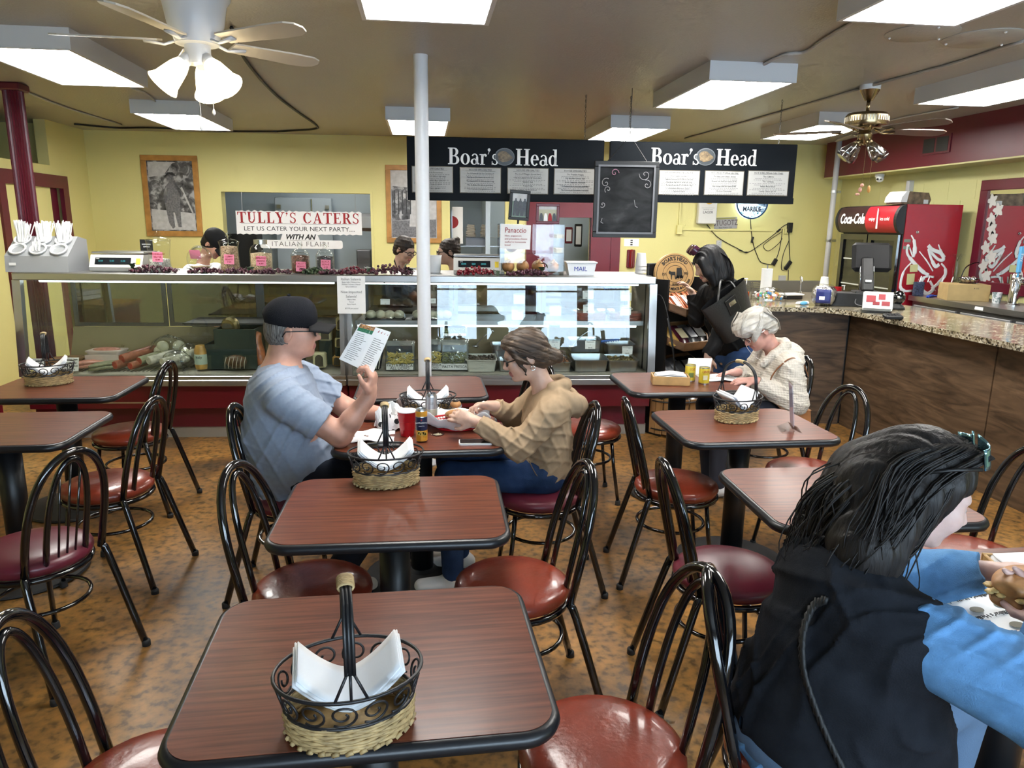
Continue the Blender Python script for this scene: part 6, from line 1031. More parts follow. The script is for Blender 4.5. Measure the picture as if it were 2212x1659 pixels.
# ================================================================== PEOPLE: smooth blended volumes turned into one skin
class Vol:
    def __init__(s): s.p = []; s.post = []
    def cone(s, a, b, ra, rb, k=.02, op=1): s.p.append(('c', np.array(a, float), np.array(b, float), ra, rb, k, op)); return s
    def ell(s, c, r, R=None, k=.02, op=1): s.p.append(('e', np.array(c, float), np.array(r if hasattr(r, '__len__') else (r, r, r), float), np.eye(3) if R is None else np.array(R, float), k, op)); return s
    def cut(s, c, n, rad): s.post.append((np.array(c, float), np.array(n, float) / np.linalg.norm(n), rad)); return s
    def chain(s, pts, rs, k=.02, op=1):
        for i in range(len(pts) - 1): s.cone(pts[i], pts[i + 1], rs[i], rs[i + 1], k, op)
        return s
    def mesh(s, res, disp=None):
        lo = np.full(3, 1e9); hi = -lo
        for q in s.p:
            if q[-1] < 0: continue
            if q[0] == 'c': m = max(q[3], q[4]); lo = np.minimum(lo, np.minimum(q[1], q[2]) - m); hi = np.maximum(hi, np.maximum(q[1], q[2]) + m)
            else: e = np.sqrt(((q[3] * q[2]) ** 2).sum(1)); lo = np.minimum(lo, q[1] - e); hi = np.maximum(hi, q[1] + e)
        lo -= res * 4; hi += res * 4; n = np.ceil((hi - lo) / res).astype(int) + 1
        ax = [(lo[i] + np.arange(n[i]) * res).astype(np.float32) for i in range(3)]; D = np.full(n, .15, np.float32)
        for q in s.p:
            k = q[-2]; mg = k + res * 3
            if q[0] == 'c': m = max(q[3], q[4]) + mg; a0 = np.minimum(q[1], q[2]) - m; a1 = np.maximum(q[1], q[2]) + m
            else: e = np.sqrt(((q[3] * q[2]) ** 2).sum(1)); a0 = q[1] - e - mg; a1 = q[1] + e + mg
            i0 = np.clip(((a0 - lo) / res).astype(int), 0, n - 1); i1 = np.clip(((a1 - lo) / res).astype(int) + 2, 1, n)
            if (i1 <= i0).any(): continue
            X = ax[0][i0[0]:i1[0], None, None]; Y = ax[1][None, i0[1]:i1[1], None]; Z = ax[2][None, None, i0[2]:i1[2]]
            if q[0] == 'c':
                a, b = q[1], q[2]; ab = b - a; L = max(1e-9, ab @ ab); px, py, pz = X - np.float32(a[0]), Y - np.float32(a[1]), Z - np.float32(a[2])
                t = np.clip((px * np.float32(ab[0]) + py * np.float32(ab[1]) + pz * np.float32(ab[2])) / np.float32(L), 0, 1)
                d = np.sqrt((px - t * np.float32(ab[0])) ** 2 + (py - t * np.float32(ab[1])) ** 2 + (pz - t * np.float32(ab[2])) ** 2) - (q[3] + t * np.float32(q[4] - q[3]))
            else:
                R = q[3]; r = q[2]; px, py, pz = X - np.float32(q[1][0]), Y - np.float32(q[1][1]), Z - np.float32(q[1][2])
                u = [(px * np.float32(R[0, j]) + py * np.float32(R[1, j]) + pz * np.float32(R[2, j])) / np.float32(r[j]) for j in range(3)]
                k0 = np.sqrt(u[0] ** 2 + u[1] ** 2 + u[2] ** 2); k1 = np.sqrt((u[0] / np.float32(r[0])) ** 2 + (u[1] / np.float32(r[1])) ** 2 + (u[2] / np.float32(r[2])) ** 2); d = k0 * (k0 - 1) / np.maximum(k1, 1e-4)
            sl = (slice(i0[0], i1[0]), slice(i0[1], i1[1]), slice(i0[2], i1[2])); A = D[sl]
            if q[-1] > 0: h = np.clip(.5 + .5 * (A - d) / k, 0, 1); D[sl] = A * (1 - h) + d * h - k * h * (1 - h)
            else: h = np.clip(.5 - .5 * (A + d) / k, 0, 1); D[sl] = A * (1 - h) - d * h + k * h * (1 - h)
        for c, nn, rad in s.post:
            X, Y, Z = ax[0][:, None, None] - c[0], ax[1][None, :, None] - c[1], ax[2][None, None, :] - c[2]
            D = np.where(X * X + Y * Y + Z * Z < rad * rad, np.maximum(D, (X * nn[0] + Y * nn[1] + Z * nn[2]).astype(np.float32)), D)
        if disp is not None:
            w = np.argwhere(np.abs(D) < res * 3); P = lo + w * res; D[w[:, 0], w[:, 1], w[:, 2]] += disp(P).astype(np.float32)
        return nets(D, lo, res)
def nets(D, lo, res):
    S_ = D < 0; a, b, c = D.shape; acc = np.zeros((a - 1, b - 1, c - 1), np.uint8)
    for i in (0, 1):
        for j in (0, 1):
            for k in (0, 1): acc += S_[i:a - 1 + i, j:b - 1 + j, k:c - 1 + k]
    act = (acc > 0) & (acc < 8); ids = np.argwhere(act); idx = np.full(act.shape, -1, np.int32); idx[act] = np.arange(len(ids)); pos = np.zeros((len(ids), 3)); cnt = np.zeros(len(ids)); cor = {}
    for i in (0, 1):
        for j in (0, 1):
            for k in (0, 1): cor[(i, j, k)] = D[ids[:, 0] + i, ids[:, 1] + j, ids[:, 2] + k]
    for ax_ in range(3):
        for u in (0, 1):
            for v in (0, 1):
                p = [0, 0, 0]; p[(ax_ + 1) % 3] = u; p[(ax_ + 2) % 3] = v; q = list(p); q[ax_] = 1; A, E = cor[tuple(p)], cor[tuple(q)]; m = (A < 0) != (E < 0); t = np.where(m, A / np.where(m, A - E, 1), 0); w = np.array(p, float)[None] + np.zeros((len(ids), 3)); w[:, ax_] += t; pos += np.where(m[:, None], w, 0); cnt += m
    V = lo + (ids + pos / np.maximum(cnt, 1)[:, None]) * res; F = []
    for ax_ in range(3):
        o = [0, 0, 0]; o[ax_] = 1; sl0 = tuple(slice(0, D.shape[i] - o[i]) for i in range(3)); sl1 = tuple(slice(o[i], D.shape[i]) for i in range(3)); A, E = S_[sl0], S_[sl1]; m = A != E; u, v = (ax_ + 1) % 3, (ax_ + 2) % 3
        e = np.argwhere(m); e = e[(e[:, u] > 0) & (e[:, v] > 0) & (e[:, u] < D.shape[u] - 1) & (e[:, v] < D.shape[v] - 1)]; sg = A[e[:, 0], e[:, 1], e[:, 2]]
        def at(du, dv): w = e.copy(); w[:, u] -= du; w[:, v] -= dv; return idx[w[:, 0], w[:, 1], w[:, 2]]
        q = np.stack([at(1, 1), at(0, 1), at(0, 0), at(1, 0)], 1); q[~sg] = q[~sg][:, ::-1]; F.append(q)
    return V, np.concatenate(F)
def vmesh(name, VF, mats, parent, matfn=None):
    V, F = VF; me = bpy.data.meshes.new(name); me.vertices.add(len(V)); me.vertices.foreach_set('co', V.astype(np.float32).ravel()); me.loops.add(len(F) * 4); me.loops.foreach_set('vertex_index', F.astype(np.int32).ravel()); me.polygons.add(len(F)); me.polygons.foreach_set('loop_start', np.arange(len(F), dtype=np.int32) * 4); me.polygons.foreach_set('loop_total', np.full(len(F), 4, np.int32))
    for m in mats if isinstance(mats, (list, tuple)) else [mats]: me.materials.append(MATS[m] if isinstance(m, str) else m)
    if matfn is not None: me.polygons.foreach_set('material_index', matfn(V[F].mean(1)).astype(np.int32))
    me.polygons.foreach_set('use_smooth', np.ones(len(F), bool)); me.update(calc_edges=True); me.validate(); o = bpy.data.objects.new(name, me); C.objects.link(o)
    if parent is not None: o.parent = parent; o.matrix_parent_inverse = Matrix.Translation(-Vector(parent.location))
    return o
def unit(v): v = np.array(v, float); return v / np.linalg.norm(v)
def hfolds(amp, d, fr, seed=0):
    r = np.random.default_rng(seed); w = r.normal(size=(3, 3)) * 12; d = unit(d)
    return lambda P: amp * (np.sin(P @ d * fr + 2 * np.sin(P @ w[0])) + .6 * np.sin(P @ d * fr * 2.1 + 2 * np.sin(P @ w[1])))
def folds(amp, dirs, seed=0, extra=None):
    r = np.random.default_rng(seed); ph = r.uniform(0, 6.28, (len(dirs), 3)); wv = r.normal(size=(len(dirs), 3)) * 9
    def f(P):
        o = 0
        for i, (d, fr) in enumerate(dirs): d = np.array(d, float); d /= np.linalg.norm(d); o = o + np.clip(1 - 1.5 * np.abs(np.sin(P @ d * fr * 1.15 + ph[i, 0] + 1.3 * np.sin(P @ wv[i] + ph[i, 1]))), 0, 1) ** 1.3 * np.clip(.25 + .9 * np.sin(P @ wv[i][::-1] * .8 + ph[i, 2]), 0, 1)
        return -amp * .8 * o
    return f
NV = lambda *q: np.array(q, float)
def hframe(yaw, pitch=0, roll=0):
    """head axes: columns forward, left, up. yaw 0 faces +x; pitch>0 looks down"""
    return np.array(Euler((math.radians(roll), math.radians(pitch), math.radians(yaw))).to_matrix())
def rotax(v, ax, a): ax = unit(ax); return v * math.cos(a) + np.cross(ax, v) * math.sin(a) + ax * (ax @ v) * (1 - math.cos(a))
def hand(v, w, d, n, side, curl=.6, spread=.12, s=1.0, thumb=.5, curls=None):
    """palm from wrist w along d, palm faces n; side=+1 puts the thumb at cross(d,n) side"""
    d, n = unit(d), unit(n); n = unit(n - d * (n @ d)); l = np.cross(d, n) * side; R = np.stack([d, l, n], 1)
    v.cone(w - d * .02, w + d * .03 * s, .026 * s, .027 * s, .015); v.ell(w + d * .055 * s, (.052 * s, .04 * s, .0165 * s), R, .012)
    for i, (off, ln) in enumerate([(.029, .92), (.0095, 1.03), (-.0105, .96), (-.029, .76)]):
        c = curl if curls is None else curls[i]; p = w + d * (.09 - .006 * abs(i - 1.2)) * s + l * off * s; q = unit(d + l * spread * (1.2 - i) * .5); ax = np.cross(q, n)
        for j, (sl, r0, r1) in enumerate([(.042, .0098, .0088), (.026, .0088, .008), (.02, .008, .0068)]):
            q = rotax(q, ax, c * (.75, 1.0, .7)[j]); e = p + q * sl * ln * s; v.cone(p, e, r0 * s, r1 * s, .006); p = e
    p = w + d * .028 * s + l * .032 * s; q = unit(d * .75 + l * .6 + n * thumb * .6); e = p + q * .042 * s; v.cone(p, e, .0135 * s, .011 * s, .012); q2 = unit(q * .8 + d * .5 - l * .25 + n * thumb * .4); v.cone(e, e + q2 * .032 * s, .0105 * s, .0085 * s, .006)
def head(v, H, R, s=1.0, fem=0, nk=None, neck_r=.055, fat=0):
    g = lambda x, y, z: H + R @ (NV(x, y, z) * s); E = lambda c, r, k=.02, op=1, rot=None: v.ell(g(*c), NV(*r) * s, R if rot is None else R @ rot, k * s, op)
    E((-.012, 0, .03), (.1, .077, .092)); E((.03, 0, -.03), (.062 + fat * .4, .058 + fat, .082)); E((.035, 0, -.072), (.05, .046 + fat, .034 + fat * .6)); E((.074, 0, -.093), (.02, .02, .016), .02)
    E((.07, .036, -.022), (.026, .026, .03), .025); E((.07, -.036, -.022), (.026, .026, .03), .025); E((.082, 0, .026), (.014, .045, .012), .02)
    for y in (-1, 1): E((.103, y * .031, .006), (.018, .018, .013), .014, -1); E((.079, y * .031, .004), (.0135, .015, .012), .004)
    v.cone(g(.09, 0, .012), g(.112 - .003 * fem, 0, -.026), .0075 * s, .0125 * s, .012 * s); 
    for y in (-1, 1): E((.102, y * .011, -.033), (.009, .007, .007), .006)
    E((.092, 0, -.057), (.011, .022, .0065), .008); E((.09, 0, -.068), (.011, .019, .007), .008)
    for y in (-1, 1):
        rt = np.array(Euler((0, .25, y * .35)).to_matrix()); E((-.012, y * .078, -.004), (.02, .008, .032), .006, 1, rt); E((-.008, y * .088, -.0), (.011, .006, .02), .005, -1, rt)
    if nk is not None: v.cone(g(-.03, 0, -.05), nk, neck_r * s, neck_r * s * 1.12, .03)
    return g
def limb_R(f, l, u): return np.stack([unit(f), unit(l), unit(u)], 1)
SK = {}
def skin(name, col, lip):
    m = M(name, col, .45, var=.12, vscale=18, bump=.05, bscale=260); p = m.node_tree.nodes['Principled BSDF']; p.inputs['Subsurface Weight'].default_value = .08; p.inputs['Subsurface Radius'].default_value = (.02, .008, .004); return m
skin('skin_ruddy', (.56, .3, .22), 0); skin('skin_fair', (.58, .37, .28), 0); skin('skin_rosy', (.56, .29, .235), 0); skin('skin_pale', (.62, .42, .37), 0); M('lips', (.42, .16, .14), .4); M('eye_dark', (.03, .022, .018), .15); M('eye_white', (.6, .58, .55), .2)
def eyes(t, g, R, s=1.0):
    for y in (-1, 1): b = B(); b.ell(g(.0815, y * .031, .004), .0118 * s, 10, 8, Matrix(R.tolist())); o = b.ob('eye', 'eye_white', t, 1); o.matrix_parent_inverse = Matrix.Translation(-Vector(t.location)); b = B(); b.ell(g(.089, y * .031, .004), (.0052 * s, .0062 * s, .0062 * s), 8, 6, Matrix(R.tolist())); o = b.ob('iris', 'eye_dark', t, 1); o.matrix_parent_inverse = Matrix.Translation(-Vector(t.location))
def bob(b, name, mat, t, smooth=1):
    o = b.ob(name, mat, t, smooth); o.matrix_parent_inverse = Matrix.Translation(-Vector(t.location)); return o
def lipfn(g, R, H, s=1.0):
    def f(P):
        q = (P - H) @ R / s; return ((q[:, 0] > .085) & (np.abs(q[:, 1]) < .024) & (q[:, 2] < -.0505) & (q[:, 2] > -.0745)).astype(int)
    return f
def glasses(t, g, mat, w=.052, h=.034, lens=None):
    b = B()
    for y in (-1, 1):
        b.tube([g(.104 - .006 * abs(math.cos(a)) , y * .034 + .026 * math.cos(a), .004 + h / 2 * math.sin(a)) for a in [2 * PI * k / 16 for k in range(16)]], .003, 6, closed=True); b.tube([g(.1, y * .06, .01), g(.04, y * .08, .012), g(-.02, y * .085, .01), g(-.035, y * .083, -.012)], .003, 6)
    b.tube([g(.105, -.01, .008), g(.108, 0, .01), g(.105, .01, .008)], .003, 6); bob(b, 'glasses', mat, t)
    if lens:
        for y in (-1, 1): b = B(); b.prism([(.025 * math.cos(a), h / 2 * math.sin(a)) for a in [2 * PI * k / 16 for k in range(16)]], 0, .001, lambda q: Vector(g(.104, y * .034 + q.x, .004 + q.y))); bob(b, 'lens', lens, t)
def hair_mat(name, c0, c1, c2=None, scale=60, st=(1, 1, .12)):
    return ramp_mat(name, [(.3, c0), (.6, c1), (.8, c2 or c1)], scale, st, rough=.5, detail=4, dist=.3, bump=.6, spec=.3)
def strands(t, name, mat, paths, r=.0018):
    b = B()
    for P_ in paths: Q = spline(P_, 4); n = len(Q); b.tube(Q, [r * (1 - .7 * k / (n - 1)) for k in range(n)], 4)
    o = bob(b, name, mat, t); o['kind'] = 'stuff'; return o
def ptag(name, label, loc, n=[0]): t = thing('person', label, 'person', loc); return t
# ------------------------------------------------------------------ man in grey at the couple's table, facing +x
t = ptag('person', 'seated person in grey t-shirt and black cap holding up a menu', (-.62, 3.36, 0)); H = NV(-.60, 3.40, 1.23); R = hframe(6, 2, 0); s = 1.04
nk = NV(-.665, 3.40, 1.045); v = Vol(); g = head(v, H, R, s, 0, nk, .064, .012); f = unit((1, .05, 0)); l = NV(0, 1, 0); u = NV(-.12, 0, 1)
TR = limb_R(f, l, u); tor = [((-.665, 3.40, .93), (.16, .22, .17)), ((-.645, 3.39, .76), (.205, .22, .2)), ((-.615, 3.38, .6), (.2, .215, .15))]
for c, r in tor: v.ell(c, NV(*r) - .012, TR, .06)
shN, elN, wrN = NV(-.605, 3.17, .965), NV(-.375, 3.16, .80), NV(-.245, 3.17, .975); shF, elF, wrF = NV(-.60, 3.63, .96), NV(-.40, 3.66, .80), NV(-.20, 3.55, .79)
for a, e, w in ((shN, elN, wrN), (shF, elF, wrF)): v.chain([a, e], [.062, .052], .03); v.chain([e, e * .6 + w * .4, w], [.05, .046, .032], .02)
hand(v, wrN, unit((.25, .02, 1)), unit((-.95, .3, .2)), 1, 1.0, .05, 1.08, .9, (1.0, 1.15, 1.2, 1.25)); hand(v, wrF, unit((1, -.2, -.05)), (0, 0, -1), 1, .35, .1, 1.05)
hipN, knN, anN = NV(-.56, 3.27, .565), NV(-.12, 3.27, .56), NV(-.17, 3.27, .09); hipF, knF, anF = NV(-.56, 3.5, .565), NV(-.12, 3.5, .56), NV(-.05, 3.5, .09); anN = NV(-.42, 3.25, .1)
for a, e, w in ((hipN, knN, anN), (hipF, knF, anF)): v.chain([a, e, w], [.085, .06, .042], .03)
VF = v.mesh(.0062); vmesh('body', VF, ['skin_ruddy', 'lips'], t, lipfn(g, R, H, s)); eyes(t, g, R, s)
v = Vol()
for c, r in tor: v.ell(c, NV(*r), TR, .06)
v.ell((-.665, 3.40, .46), (.14, .2, .08), TR, .05); v.cone((-.66, 3.25, 1.0), (-.66, 3.55, 1.0), .07, .07, .06); v.chain([shN, shN * .35 + elN * .65], [.085, .082], .05); v.chain([shF, shF * .3 + elF * .7], [.085, .082], .05)
v.ell((-.63, 3.40, 1.12), (.085, .085, .1), None, .02, -1); d = unit(elN - shN); v.cut(shN * .32 + elN * .68, d, .14); d = unit(elF - shF); v.cut(shF * .3 + elF * .7, d, .14)
vmesh('t_shirt', v.mesh(.0065, folds(.011, [((.3, 0, 1), 42), ((1, .2, .55), 36), ((-.6, .3, 1), 50), ((.8, 0, -.5), 30)], 3)), M('tee_grey', (.27, .32, .41), .9, bump=.12, bscale=500, var=.06, vscale=60), t)
v = Vol(); v.ell((-.58, 3.385, .57), (.17, .2, .11), None, .04)
for a, e, w in ((hipN, knN, anN), (hipF, knF, anF)): v.chain([a, e, w], [.1, .076, .066], .03)
vmesh('jeans', v.mesh(.009, folds(.003, [((1, 0, 0), 60), ((0, 0, 1), 50)], 4)), M('denim_black', (.012, .015, .024), .85, bump=.2, bscale=300), t)
for w in (anN, anF): v = Vol(); v.cone(w + NV(-.04, 0, -.05), w + NV(.15, 0, -.065), .042, .034, .03); v.cone(w, w + NV(0, 0, -.03), .045, .045, .03); v.cut(w + NV(0, 0, -.098), (0, 0, -1), .3); vmesh('shoe', v.mesh(.008), M('shoe_tan', (.4, .36, .3), .6), t)
hm = hair_mat('hair_salt', (.03, .028, .027), (.2, .19, .18), (.4, .39, .37), 220); v = Vol(); v.ell(g(-.026, 0, .0), NV(.094, .082, .085) * s, R, .01); v.ell(g(-.02, 0, .04), NV(.095, .08, .08) * s, R, .02); v.ell(g(.075, 0, -.03), NV(.085, .1, .12) * s, R, .012, -1); v.ell(g(0, 0, -.115), NV(.12, .1, .06) * s, R, .02, -1)
for y in (-1, 1): v.ell(g(-.0, y * .085, -.006), NV(.03, .02, .042) * s, R, .01, -1)
vmesh('hair', v.mesh(.004, hfolds(.0008, (1, .3, 0), 300)), hm, t)
v = Vol(); v.ell(g(-.012, 0, .055), NV(.115, .091, .1) * s, R, .01); v.ell(g(.05, 0, .085), NV(.05, .07, .06) * s, R, .04); v.cut(g(-.012, 0, .028), R @ NV(-.16, 0, -1), .3); v.ell(g(-.012, 0, .03), NV(.108, .084, .09) * s, R, .006, -1); v.ell(g(-.12, 0, .045), NV(.03, .04, .028) * s, R, .01, -1)
vmesh('cap', v.mesh(.0042), M('cap_mesh', (.01, .011, .015), .75, bump=.5, bscale=420), t)
b = B(); b.sheet(lambda a, c: g(.075 + .115 * c * (1 - .28 * (2 * a - 1) ** 2), (2 * a - 1) * (.082 - .012 * c), .042 - .012 * c - .03 * (2 * a - 1) ** 2), 14, 8, .005); bob(b, 'cap_brim', M('cap_brim', (.012, .012, .013), .7), t)
b = B(); b.ell(g(-.01, 0, .158), .008); bob(b, 'cap_button', 'cap_mesh', t); b = B(); b.box(g(.098, 0, .1), (.006, .05, .035), .002, Matrix((R @ np.array(Euler((0, -.35, 0)).to_matrix())).tolist())); bob(b, 'cap_patch', M('patch_tan', (.3, .16, .1), .6), t)
glasses(t, g, 'matte_black', lens='acrylic')
# ------------------------------------------------------------------ woman in tan hoodie, facing -x
t = ptag('person', 'seated person in tan hoodie and glasses handling food', (.52, 3.30, 0)); H = NV(.468, 3.33, 1.12); R = hframe(182, 18, 0); s = .97; nk = NV(.555, 3.33, .965); v = Vol(); g = head(v, H, R, s, 1, nk, .047)
TR = limb_R((-1, 0, .12), (0, -1, 0), (-.14, 0, 1)); tor = [((.575, 3.33, .84), (.105, .165, .15)), ((.575, 3.33, .68), (.115, .155, .14)), ((.565, 3.33, .56), (.125, .175, .12))]
for c, r in tor: v.ell(c, NV(*r) - .012, TR, .05)
shN, elN, wrN = NV(.565, 3.165, .885), NV(.415, 3.13, .735), NV(.225, 3.19, .845); shF, elF, wrF = NV(.565, 3.50, .885), NV(.45, 3.55, .76), NV(.335, 3.47, .845)
for a, e, w in ((shN, elN, wrN), (shF, elF, wrF)): v.chain([a, e], [.045, .037], .03); v.chain([e, e * .6 + w * .4, w], [.036, .034, .023], .02)
hand(v, wrN, unit((-1, .25, .28)), unit((.1, .9, -.3)), 1, .55, .1, .9, .5, (.5, .7, .8, .9)); hand(v, wrF, unit((-1, -.1, .12)), unit((0, -.45, -1)), -1, .6, .12, .9, .6, (.6, .75, .85, .9))
hipN, knN, anN = NV(.56, 3.23, .555), NV(.11, 3.24, .57), NV(.12, 3.2, .1); hipF, knF, anF = NV(.56, 3.43, .555), NV(.12, 3.44, .58), NV(.16, 3.42, .1)
for a, e, w in ((hipN, knN, anN), (hipF, knF, anF)): v.chain([a, e, w], [.07, .052, .036], .03)
vmesh('body', v.mesh(.0055), ['skin_fair', 'lips'], t, lipfn(g, R, H, s)); eyes(t, g, R, s)
v = Vol()
for c, r in tor: v.ell(c, NV(*r) + .004, TR, .05)
v.cone((.585, 3.2, .9), (.585, 3.46, .9), .06, .06, .05)
for a, e, w in ((shN, elN, wrN), (shF, elF, wrF)): v.chain([a, e, e * .1 + w * .9], [.066, .057, .042], .03); v.cut(e * .08 + w * .92, unit(w - e), .1)
v.chain([(.61, 3.225, .945), (.69, 3.27, .9), (.715, 3.33, .875), (.69, 3.4, .9), (.61, 3.44, .945)], [.04, .05, .055, .05, .04], .012); v.chain([(.585, 3.25, .985), (.645, 3.28, .985), (.66, 3.33, .98), (.645, 3.385, .985), (.585, 3.415, .985)], [.026, .03, .032, .03, .026], .012); v.chain([(.60, 3.25, .965), (.515, 3.28, .885), (.475, 3.30, .80)], [.027, .022, .016], .02); v.chain([(.60, 3.415, .965), (.52, 3.385, .885), (.478, 3.36, .80)], [.027, .022, .016], .02)
v.cut((.56, 3.33, .475), (0.1, 0, -1), .4); v.ell((.54, 3.33, 1.02), (.06, .062, .09), None, .02, -1)
tan_h = M('hoodie_tan', (.36, .255, .16), .9, bump=.15, bscale=420, var=.07, vscale=40); vmesh('hoodie', v.mesh(.0058, folds(.0095, [((.4, 0, 1), 45), ((1, 0, .5), 38), ((-1, .3, .8), 52)], 8)), tan_h, t)
b = B(); b.tube(spline([(.462, 3.325, .78), (.452, 3.322, .66), (.437, 3.31, .53), (.435, 3.30, .47)], 4), .005, 6); bob(b, 'zipper', 'brass', t); b = B(); b.cyl((.435, 3.295, .475), (.432, 3.29, .44), .006, n=8); bob(b, 'zipper_pull', 'steel', t)
b = B(); b.tube(spline([(.47, 3.166, .66), (.5, 3.156, .6), (.545, 3.152, .535)], 4), .0025, 5); bob(b, 'pocket_seam', M('seam_brown', (.2, .13, .08), .8), t)
v = Vol(); v.ell((.545, 3.33, .555), (.15, .175, .1), None, .04)
for a, e, w in ((hipN, knN, anN), (hipF, knF, anF)): v.chain([a, e, w], [.083, .065, .05], .03)
vmesh('jeans', v.mesh(.009, folds(.003, [((1, 0, 0), 60), ((0, 0, 1), 50)], 4)), M('denim_blue', (.022, .045, .11), .85, bump=.2, bscale=300, var=.25, vscale=12), t)
for w in (anN, anF): v = Vol(); v.cone(w + NV(.04, 0, -.05), w + NV(-.15, 0, -.06), .042, .034, .03); v.cone(w, w + NV(0, 0, -.03), .042, .042, .03); v.cut(w + NV(0, 0, -.098), (0, 0, -1), .3); vmesh('sneaker', v.mesh(.007), M('sneaker_white', (.7, .68, .66), .6), t)
hm = hair_mat('hair_highlight', (.03, .021, .016), (.075, .05, .034), (.3, .21, .13), 55, (.12, 1, 1)); v = Vol(); v.ell(g(-.02, 0, .035), NV(.108, .09, .1) * s, R, .02); v.ell(g(.03, 0, .075), NV(.07, .075, .05) * s, R, .03); v.ell(g(-.07, 0, -.03), NV(.06, .07, .06) * s, R, .03); v.ell(g(-.125, 0, -.045), NV(.04, .045, .042) * s, R, .02); v.ell(g(-.15, 0, -.055), NV(.028, .036, .034) * s, R, .01)
for y in (-1, 1): v.chain([g(.06, y * .062, .06), g(.045, y * .083, .01), g(.01, y * .085, -.02)], [.018, .014, .01], .012); v.chain([g(.05, y * .08, .0), g(.03, y * .082, -.05), g(.035, y * .075, -.1)], [.009, .006, .003], .01)
v.ell(g(.11, 0, -.02), NV(.075, .066, .09) * s, R, .015, -1); v.ell(g(.045, 0, -.09), NV(.07, .075, .06) * s, R, .02, -1)
vmesh('hair', v.mesh(.0042, hfolds(.0016, (.35, .15, 1), 230)), hm, t)
rr = random.Random(5); strands(t, 'loose_strands', hm, [[g(.06 - .02 * rr.random(), y * .07, .07), g(.03 * rr.random(), y * (.088 + .006 * rr.random()), .04), g(-.07, y * .085, -.0 - .03 * rr.random()), g(-.13, y * .03, -.05)] for y in (-1, 1) for k in range(40)] + [[g(-.15, y_, -.03), g(-.19, y_ * 1.3, -.06 + .02 * rr.random()), g(-.17, y_, -.1)] for y_ in (-.02, 0, .02, .01)])
glasses(t, g, 'matte_black', lens='acrylic'); b = B()
for y in (-1, 1): b.tube([g(-.008 + .0, y * .086, -.047 - .0)] + [g(-.008 + .011 * math.sin(a), y * .088, -.05 + .011 * math.cos(a)) for a in [2 * PI * k / 12 for k in range(13)]], .0025, 6)
bob(b, 'earrings', 'chrome', t)
# ------------------------------------------------------------------ white haired woman, facing -x, looking down
t = ptag('person', 'seated person in quilted cream jacket reading papers', (2.28, 4.42, 0)); H = NV(2.115, 4.40, 1.075); R = hframe(184, 38, 0); s = .97; nk = NV(2.235, 4.40, .935); v = Vol(); g = head(v, H, R, s, 1, nk, .048, .006)
TR = limb_R((-1, 0, .2), (0, -1, 0), (-.28, 0, 1)); tor = [((2.27, 4.40, .81), (.13, .18, .16)), ((2.3, 4.41, .66), (.14, .18, .14)), ((2.3, 4.41, .56), (.14, .19, .11))]
for c, r in tor: v.ell(c, NV(*r) - .014, TR, .05)
shN, elN, wrN = NV(2.265, 4.22, .86), NV(2.285, 4.17, .655), NV(2.065, 4.28, .775); shF, elF, wrF = NV(2.25, 4.59, .86), NV(2.2, 4.62, .72), NV(2.04, 4.5, .785)
for a, e, w in ((shN, elN, wrN), (shF, elF, wrF)): v.chain([a, e], [.045, .04], .03); v.chain([e, e * .6 + w * .4, w], [.037, .034, .023], .02)
hand(v, wrN, unit((-1, .15, .0)), unit((.0, .3, -1)), 1, .3, .08, .9, .4); hand(v, wrF, unit((-1, -.15, -.02)), (0, -.2, -1), -1, .3, .08, .9, .4)
hipN, knN, anN = NV(2.26, 4.3, .555), NV(1.86, 4.3, .56), NV(1.87, 4.28, .1); hipF, knF, anF = NV(2.26, 4.52, .555), NV(1.86, 4.52, .56), NV(1.9, 4.5, .1)
for a, e, w in ((hipN, knN, anN), (hipF, knF, anF)): v.chain([a, e, w], [.07, .052, .036], .03)
vmesh('body', v.mesh(.006), ['skin_rosy', 'lips'], t, lipfn(g, R, H, s)); eyes(t, g, R, s)
quilt = M('quilted_cream', (.6, .545, .47), .9, bump=.0); tq = quilt.node_tree; tc = _n(tq, 'ShaderNodeTexCoord'); vo = _n(tq, 'ShaderNodeTexVoronoi'); vo.inputs['Scale'].default_value = 70; vo.inputs['Randomness'].default_value = .12; bp = _n(tq, 'ShaderNodeBump'); bp.inputs['Strength'].default_value = .5; bp.inputs['Distance'].default_value = .012; bp.invert = True; tq.links.new(tc.outputs['Object'], vo.inputs['Vector']); tq.links.new(vo.outputs['Distance'], bp.inputs['Height']); tq.links.new(bp.outputs[0], tq.nodes['Principled BSDF'].inputs['Normal'])
v = Vol()
for c, r in tor: v.ell(c, NV(*r) + .006, TR, .05)
v.cone((2.25, 4.26, .88), (2.25, 4.54, .88), .07, .07, .05); v.ell((2.38, 4.41, .53), (.1, .19, .1), None, .05)
for a, e, w in ((shN, elN, wrN), (shF, elF, wrF)): v.chain([a, e, e * .12 + w * .88], [.075, .08, .046], .03); v.cut(e * .1 + w * .9, unit(w - e), .1)
v.cut((2.3, 4.41, .46), (0, 0, -1), .5); v.ell((2.2, 4.40, 1.0), (.06, .062, .09), None, .02, -1); v.chain([(2.28, 4.33, .99), (2.3, 4.40, .995), (2.28, 4.47, .99)], [.03, .032, .03], .008); v.chain([(2.28, 4.33, .99), (2.19, 4.31, .93), (2.13, 4.33, .87)], [.03, .03, .02], .008); v.chain([(2.28, 4.47, .99), (2.19, 4.49, .93), (2.13, 4.46, .87)], [.03, .03, .02], .008)
vmesh('quilted_jacket', v.mesh(.0062, folds(.008, [((.4, 0, 1), 45), ((1, 0, .5), 38)], 5)), quilt, t)
v = Vol(); v.ell((2.27, 4.41, .555), (.16, .19, .1), None, .04)
